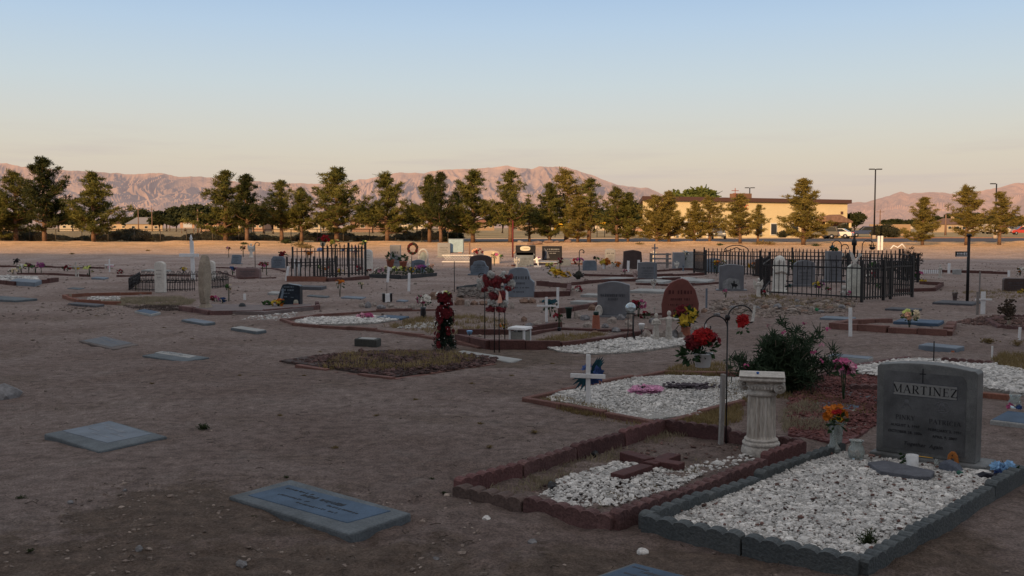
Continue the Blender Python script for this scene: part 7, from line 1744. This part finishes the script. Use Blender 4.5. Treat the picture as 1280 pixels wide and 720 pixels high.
# ---- picket fence enclosure
iron_fence('lower run of the black picket fence with orange flowers', [G(359, 350), G(393, 349.5), G(420, 348)], .66, sp=.13, th=.017, rails=(.15, .82), post_h=1.1)
iron_fence('taller right run of the black picket fence', [G(404, 347), G(436, 346.5), G(457, 346)], 1.05, sp=.13, th=.018, rails=(.12, .9))
iron_fence('back run of the black picket fence', [G(366, 336), G(410, 335), G(452, 335)], .8, sp=.2, th=.014, rails=(.15, .85))
edging('orange lit brick curb under the left end of the picket fence', [G(359, 352), G(408, 352)], BRKO, h=.15, scallop=False, split=False, cat='curb', name='brick_curb', thick=.14)
edging('dark brick curb under the taller picket run', [G(408, 352), G(460, 349)], CRS, h=.10, scallop=False, split=False, cat='curb', name='brick_curb', thick=.14)
for x, t in ((369.5, 325), (374, 327)):
    k = MPP(350); o = MB().lathe([(1.5 * k, 0), (1.5 * k, (350 - t) * k)], 12).build('white_tube', WHT); o.location = at(x, 350); tag(o, 'white plastic tube standing inside the left end of the picket fence, %s one' % ('left' if x < 372 else 'right'), 'tube')
o = thing('flower_pot', 'cream pot of red and pink flowers on a tall stand behind the pickets', 'flower pot', at(404, 336)); k = MPP(336)
MB().tube([(0, 0, 0), (0, 0, 29 * k)], .02, 6).build('stand', blk, o); MB().lathe([(2.6 * k, 28 * k), (3.8 * k, 33 * k), (3.4 * k, 33 * k)], 14).build('pot', mat('cream_pot', (.55, .48, .34), bump=0), o)
blossom_ball(o, (-3 * k, 0, 36 * k), 4 * k, 'pink', 6, 2.4 * k, rn); blossom_ball(o, (2.5 * k, 0, 37.5 * k), 5.5 * k, 'red', 12, 2.6 * k, rn); leaves(o, (0, 0, 35 * k), 5 * k, 24, 3 * k, rn)
o = MB().blob((0, 0, .1), (.22, .2, .16), .2, sub=2).build('blue_bundle', fl('blue')); o.location = at(400, 314); tag(o, 'dark blue bundle on the ground beyond the picket fence', 'bundle')
# ---- flower bed and wreath
edging('dark grey curb of the flower bed with the round wreath', [G(462, 347), G(500, 349), G(545, 345)], mat('charcoal_edging', (.05, .052, .055)), h=.12, scallop=False, split=False, cat='curb', name='flower_bed_curb')
headstone('grey squared headstone at the back left of the flower bed', 494.5, 333, 306, 13, m=GR, kind='flat', foot=0, th=.25)
headstone('low pale blue headstone inside the flower bed', 523, 341, 324, 16, m=GRL, kind='serp', rise=.15, th=.2); figurine('small white bust left of the low pale blue headstone', 513, 338, 16, MAR, group=None)
for (x, b, lb) in ((488, 334, 'terracotta pot of dark green plants, left one'), (504, 336, 'terracotta pot of dark green plants, right one')):
    k = MPP(b); o = thing('flower_pot', lb, 'flower pot', at(x, b)); MB().lathe([(3.4 * k, 0), (4.8 * k, 8 * k), (5.2 * k, 8.2 * k), (5.2 * k, 9.6 * k), (4.2 * k, 9.6 * k)], 14).build('pot', TERRA, o); leaves(o, (0, 0, 12 * k), 6 * k, 70, 4 * k, rn, LEAF)
p = at(516, 338); k = MPP(338); o = thing('wreath', 'dark red and green wreath on a thin stand above the flower bed', 'wreath', p)
MB().tube([(-2 * k, .05, 0), (-1 * k, .05, 24 * k)], .012, 5).build('stand', blk, o); mb = MB()
for i in range(70):
    a = 2 * PI * i / 70; mb.blob((math.cos(a) * 5.4 * k, rn.gauss(0, .8) * k, 27 * k + math.sin(a) * 6 * k), 1.7 * k, .35, rn)
mb.build('ring', mat('wreath_green', (.022, .03, .015), var=.4, scale=20), o); mb = MB()
for i in range(26):
    a = rn.uniform(0, 6.28); petals(mb, Vector((math.cos(a) * 5.4 * k, -1.6 * k, 27 * k + math.sin(a) * 6 * k)), 1.5 * k, rn, 5, 2, Vector((0, -1, .2)))
mb.build('blossoms', fl('dkred'), o)
p = at(529, 338); o = thing('white_arch', 'white weathered arch frame catching the sun beside the wreath', 'ornament', p)
MB().tube([(-5.5 * k, 0, 8 * k)] + [(-5.5 * k * math.cos(a), 0, 18 * k + 8 * k * math.sin(a)) for a in [PI * i / 10 for i in range(11)]] + [(5.5 * k, 0, 0)], 1.2 * k, 8).build('frame', MAR, o); MB().prism([(math.cos(a) * 4.2 * k, 17 * k + math.sin(a) * 6 * k) for a in [2 * PI * i / 16 for i in range(16)]], .01, .04).build('panel', mat('pale_relief', (.42, .46, .42), var=.3, scale=9, bump=.4), o)
stones('dark_gravel', [G(464, 345), G(470, 338), G(540, 337), G(542, 343)], 500, .03, mat('leaf_litter', (.05, .055, .03), var=.5, scale=4), z=.03, mound=.05, label='dark planting among the flower bed', cat='plants', seed=88)
# ---- back row centre
headstone('grey squared headstone beside the pale blue panel', 555, 322, 303, 16, m=GR, kind='flat', foot=.08, th=.25)
p = at(570, 322); k = MPP(322); o = thing('notice_panel', 'pale blue framed panel on two legs in the back row', 'panel', p)
MB().box((0, 0, 15 * k), (18 * k, .05, 16 * k)).build('board', mat('pale_blue_board', (.30, .42, .50), rough=.5, var=.15, scale=2, bump=0), o); MB().box((0, .03, 15 * k), (20 * k, .04, 18 * k)).build('frame', GRL, o)
for s in (-8, 8): MB().box((s * k, .03, 3 * k), (.05, .05, 8 * k)).build('leg', GRL, o)
o = MB().box((0, 0, 0), (4.6 * k, .03, 7 * k)).build('pink_sheet', fl('peach')); o.location = at(575, 322) + Vector((0, -.06, 10 * k)); tag(o, 'small salmon pink sheet on the corner of the pale blue panel', 'sheet')
o = MB().tube([(0, 0, 0), (0, 0, 20 * k)], .045, 6).build('wooden_post', wood); o.location = at(587, 322); tag(o, 'brown wooden post right of the pale blue panel', 'post')
# lattice
p = at(572, 328); k = MPP(328); o = thing('lattice_fence', 'low white lattice fence in the back row', 'fence', p, R(-3)); mb = MB()
for i in range(-3, 12):
    for s in (1, -1): 
        x0_ = (-19 + i * 3.4) * k; a_ = Vector((x0_ if s > 0 else x0_ + 8 * k, 0, 1 * k)); b_ = Vector((x0_ + 8 * k if s > 0 else x0_, 0, 9 * k))
        if min(a_.x, b_.x) < -20 * k or max(a_.x, b_.x) > 20 * k: continue
        mb.tube([a_ + Vector((0, s * .008, 0)), b_ + Vector((0, s * .008, 0))], .017, 4, flat=.4)
mb.build('lattice', WHT, o); 
for zz in (.8, 9.2): MB().box((0, 0, zz * k), (40 * k, .03, .9 * k)).build('rail', WHT, o)
headstone('maroon headstone behind the curved grey one', 601, 338, 318, 27, m=BRN, kind='round', rise=.25, rz=R(-6), foot=0, marks=False, th=.2)
headstone('grey headstone with a scooped top before the maroon stone', 599.5, 344, 325, 22, m=GRL, kind='step', rz=R(-8), foot=.14, th=.18)
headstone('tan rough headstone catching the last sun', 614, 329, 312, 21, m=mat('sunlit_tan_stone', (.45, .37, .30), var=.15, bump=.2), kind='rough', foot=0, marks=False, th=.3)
hb2 = headstone('black headstone with a pale oval medallion', 657, 326, 306, 25, m=BLK, kind='flat', foot=0, th=.2, text=[])
k = MPP(326); ho = hb2.children[0]; MB().prism([(math.cos(a) * 6.4 * k - .5 * k, 16 * k + (3 * k if math.sin(a) >= 0 else -3 * k) * abs(math.sin(a)) ** .6) for a in [2 * PI * i / 24 for i in range(24)]], -.112, -.1).build('medallion', mat('medallion', (.62, .58, .46), var=.1, bump=0), ho)
lines(ho, [(1 * k, 16 * k, 7 * k, 1.2 * k), (3 * k, 9 * k, 11 * k, 1.2 * k), (4 * k, 6.5 * k, 10 * k, .8 * k)], -.114, mat('gold_letters', (.30, .24, .15), bump=0), 3)
hb3 = headstone('black headstone with white script lettering, right of the oval one', 690, 325, 307, 25, m=BLK, kind='flat', foot=0, th=.2, text=[])
k = MPP(325); ho = hb3.children[0]; lines(ho, [(1.5 * k, 14 * k, 15 * k, 1.5 * k), (2 * k, 11.5 * k, 14 * k, .7 * k), (1 * k, 9 * k, 8 * k, 1.1 * k)], -.103, INKG, 7)
MB().prism([(-10 * k, 2 * k), (-8 * k, 8 * k), (-10 * k, 16 * k), (-6 * k, 12 * k), (-3 * k, 3 * k)], -.104, -.09).build('etched_picture', mat('etched_dark', (.10, .11, .14), bump=0), ho)
headstone('pale grey winged headstone in front of the oval black one', 656, 333, 318, 22, m=GRL, kind='slant', rise=-.1, foot=0, th=.16)
figurine('small white cherub left of the pale winged headstone', 646, 335, 14, MAR, wings=True)
hb4 = headstone('large blue grey headstone with high shoulders, centre', 649, 371, 333, 38, m=mat('blue_grey_stone', (.19, .215, .25), rough=.5, var=.14, scale=4, bump=.06, bscale=200), kind='step', rz=R(-6), foot=0, th=.22)
headstone('low grey sloped stone in the back row, left of the dark red flowers', 705, 332, 323, 17, m=GRL, kind='slant', rise=.4, foot=0, marks=False, th=.25); headstone('low pale stone holding blue flowers', 737, 338, 325, 17, m=GRL, kind='slant', rise=.2, foot=0, marks=False, th=.25)
headstone('small grey headstone with arched top in the back row', 762.5, 330, 310, 13, m=GR, kind='round', rise=.12, foot=.1)
headstone('dark rough topped headstone in the back row', 790, 336, 312, 24, m=BRN, kind='rough', foot=0, th=.25, marks=False)
hb5 = headstone('grey pillow shaped headstone with a carved flower, right of the white stakes', 809, 351, 327, 23, m=GRD, kind='serp', rise=.06, rz=R(-4), foot=.12, th=.25)
p = at(723, 350); k = MPP(350); o = thing('wire_basket', 'dark wire basket holding mauve flowers', 'basket', p)
for r__ in (5.5, 4, 7): MB().tube([(math.cos(a) * r__ * k, math.sin(a) * 3 * k, 6 * k + math.sin(a * 2 + r__) * 2 * k) for a in [2 * PI * i / 14 for i in range(15)]], .018, 5).build('hoop', blk, o)
MB().blob((0, 0, 6 * k), (6 * k, 4 * k, 5.6 * k), .2, sub=2).build('moss', mat('dark_moss', (.03, .028, .02), var=.4), o)
hook_post('black curly garden stake above the mauve flowers', 724, 340, 310, crooks=((1, .09, .93),), th=.016)
p = at(645, 322); 
o = MB().tube([(0, 0, 0), (0, 0, 2.0)], .05, 6).build('red_post', mat('red_metal', (.13, .018, .016), rough=.6, var=.2)); o.location = at(641, 322); tag(o, 'dark red metal post left of the oval black headstone', 'post')
o = MB().tube([(0, 0, 0), (0, 0, .8)], .011, 5).build('iron_rod', blk); o.location = at(568, 365); tag(o, 'thin tall iron rod left of the candy cane ornament', 'rod')
slat_cross('small white cross lying tilted before the black headstones', 673, 333, 321, 9, 324, w_=.05, lean=R(-10))
stake('pale cross bar lying on the ground before the black headstones', 672, 334, 332, w_=.3, name='cross_bar', group=None)
# pale slabs and objects in the gap
for lb, cs in [('long pale slab in the back centre', [(668, 327), (680, 326), (712, 327), (704, 328.5)]), ('pale slab under the grey pillow headstone', [(795, 350), (808, 348), (840, 350), (826, 353)]), ('pale slab with the little angel', [(786, 363), (800, 360.5), (842, 361.5), (830, 364.5)]), ('narrow pale slab left of the grey peaked headstone', [(725, 368), (735, 366.5), (765, 367.5), (757, 369.5)]), ('pale slab under the low white cross flowers', [(712, 376.5), (722, 375), (755, 376), (748, 378)]), ('grey slab below the rider headstone, left', [(815, 347), (830, 345.5), (868, 346.5), (858, 348.5)]), ('pale slab before the golden chrysanthemums', [(750, 348), (770, 346), (792, 347), (778, 349)]), ('grey curb slab below the far enclosure', [(850, 350), (862, 347.5), (893, 349), (884, 352)]), ('white slab left of the white bollard stone', [(176, 337.5), (186, 336.5), (214, 337), (206, 338.5)]), ('low pale slab between the scrolled fence and the pickets', [(334, 366), (340, 363.5), (352, 364.5), (347, 366.5)]), ('dark slab before the picket fence', [(372, 358), (380, 356.5), (408, 357), (402, 359)])]:
    flat_marker(lb, cs, .06, CONP if 'dark' not in lb else DKC, marks=False)
# low wooden rail fence and pale stone cluster left of the tall fence
p = at(826, 335); k = MPP(335); o = thing('rail_fence', 'weathered three rail fence fragment behind the grey pillow headstone', 'fence', p); gw_ = mat('grey_wood', (.24, .215, .20))
for z in (6, 11.5, 17): MB().box((0, 0, z * k), (26 * k, .04, 2 * k)).build('rail', gw_, o)
for x in (-12, 8): MB().box((x * k, .03, 9 * k), (3.4 * k, .06, 19 * k)).build('post', gw_, o)
headstone('tall pale grey slab left of the tall black fence', 848, 337, 315, 14, m=GR, kind='flat', foot=.05, marks=False, th=.3); headstone('tan streaked slab touching the tall black fence', 860, 337, 314, 12, m=CONP, kind='flat', foot=.05, marks=False, th=.3)
figurine('small white figure before the tall pale slabs', 846, 338, 12, MAR, wings=True); figurine('bluish white small figure before the tan streaked slab', 854, 339, 10, GRL)
bouquet('white flowers on top of the pale slabs', 856, 337, 16, 25, ['white', 'cream'], n=9, stemh=0)
# small white remnants beyond the fences
o = MB().tube([(-.5, 0, .1), (-.3, 0, .35), (0, 0, .2), (.3, 0, .45), (.55, 0, .15)], .05, 6).build('white_garden_scroll', WHT); o.location = at(1122, 313); tag(o, 'white curled garden ornament beyond the right fence corner', 'ornament')
for x in (1098, 1102): 
    o = MB().box((0, 0, .5), (.14, .12, 1.05)).build('wooden_post', WHT); o.location = at(x, 313); tag(o, 'pale short post near the road edge, %s of two' % ('left' if x < 1100 else 'right'), 'post')
o = MB().lathe([(.015, 0), (.02, 1.5)], 6).build('iron_rod', blk); o.location = at(1089, 322); tag(o, 'thin dark rod behind the enclosure near the pale posts', 'rod')
# sandy humps and rocks along the bank
rocks([(710, 304, 9, 6, ROCKR), (672, 304.5, 14, 5, ROCKR), (686, 304, 12, 5, ROCKR), (663, 305, 10, 4, ROCKR), (696, 304, 9, 4, ROCKR), (650, 304, 9, 4, ROCK)], 'reddish boulders on the sandy bank', 'reddish boulder on the sandy bank by the road')
for i, (x, y, r_) in enumerate([(357, 305, .8), (376, 309, .9), (383, 311, .7), (305, 306, .5), (452, 306, .5), (800, 306, .5), (900, 307, .5), (950, 306, .8), (962, 306, .7), (1020, 308, .5), (185, 314, .25), (90, 318, .2)]):
    weed(x, y, r_, r_ * .5, 'low dry weed on the sandy strip below the pines', m=DRY if i % 3 else GRN, n=50, group='dry weeds on the sandy strip')
# darker litter patches on the old graves
for i, (x, y) in enumerate([(120, 395), (100, 386), (205, 410), (240, 424), (400, 440), (380, 470), (520, 500), (600, 530), (470, 520), (300, 470), (190, 480), (350, 520), (420, 560), (640, 470), (590, 480), (690, 455)]):
    weed(x, y, .045, .015, 'flattened dry weed on bare dirt', m=DRY, n=22, group='flattened dry weeds on the dirt')
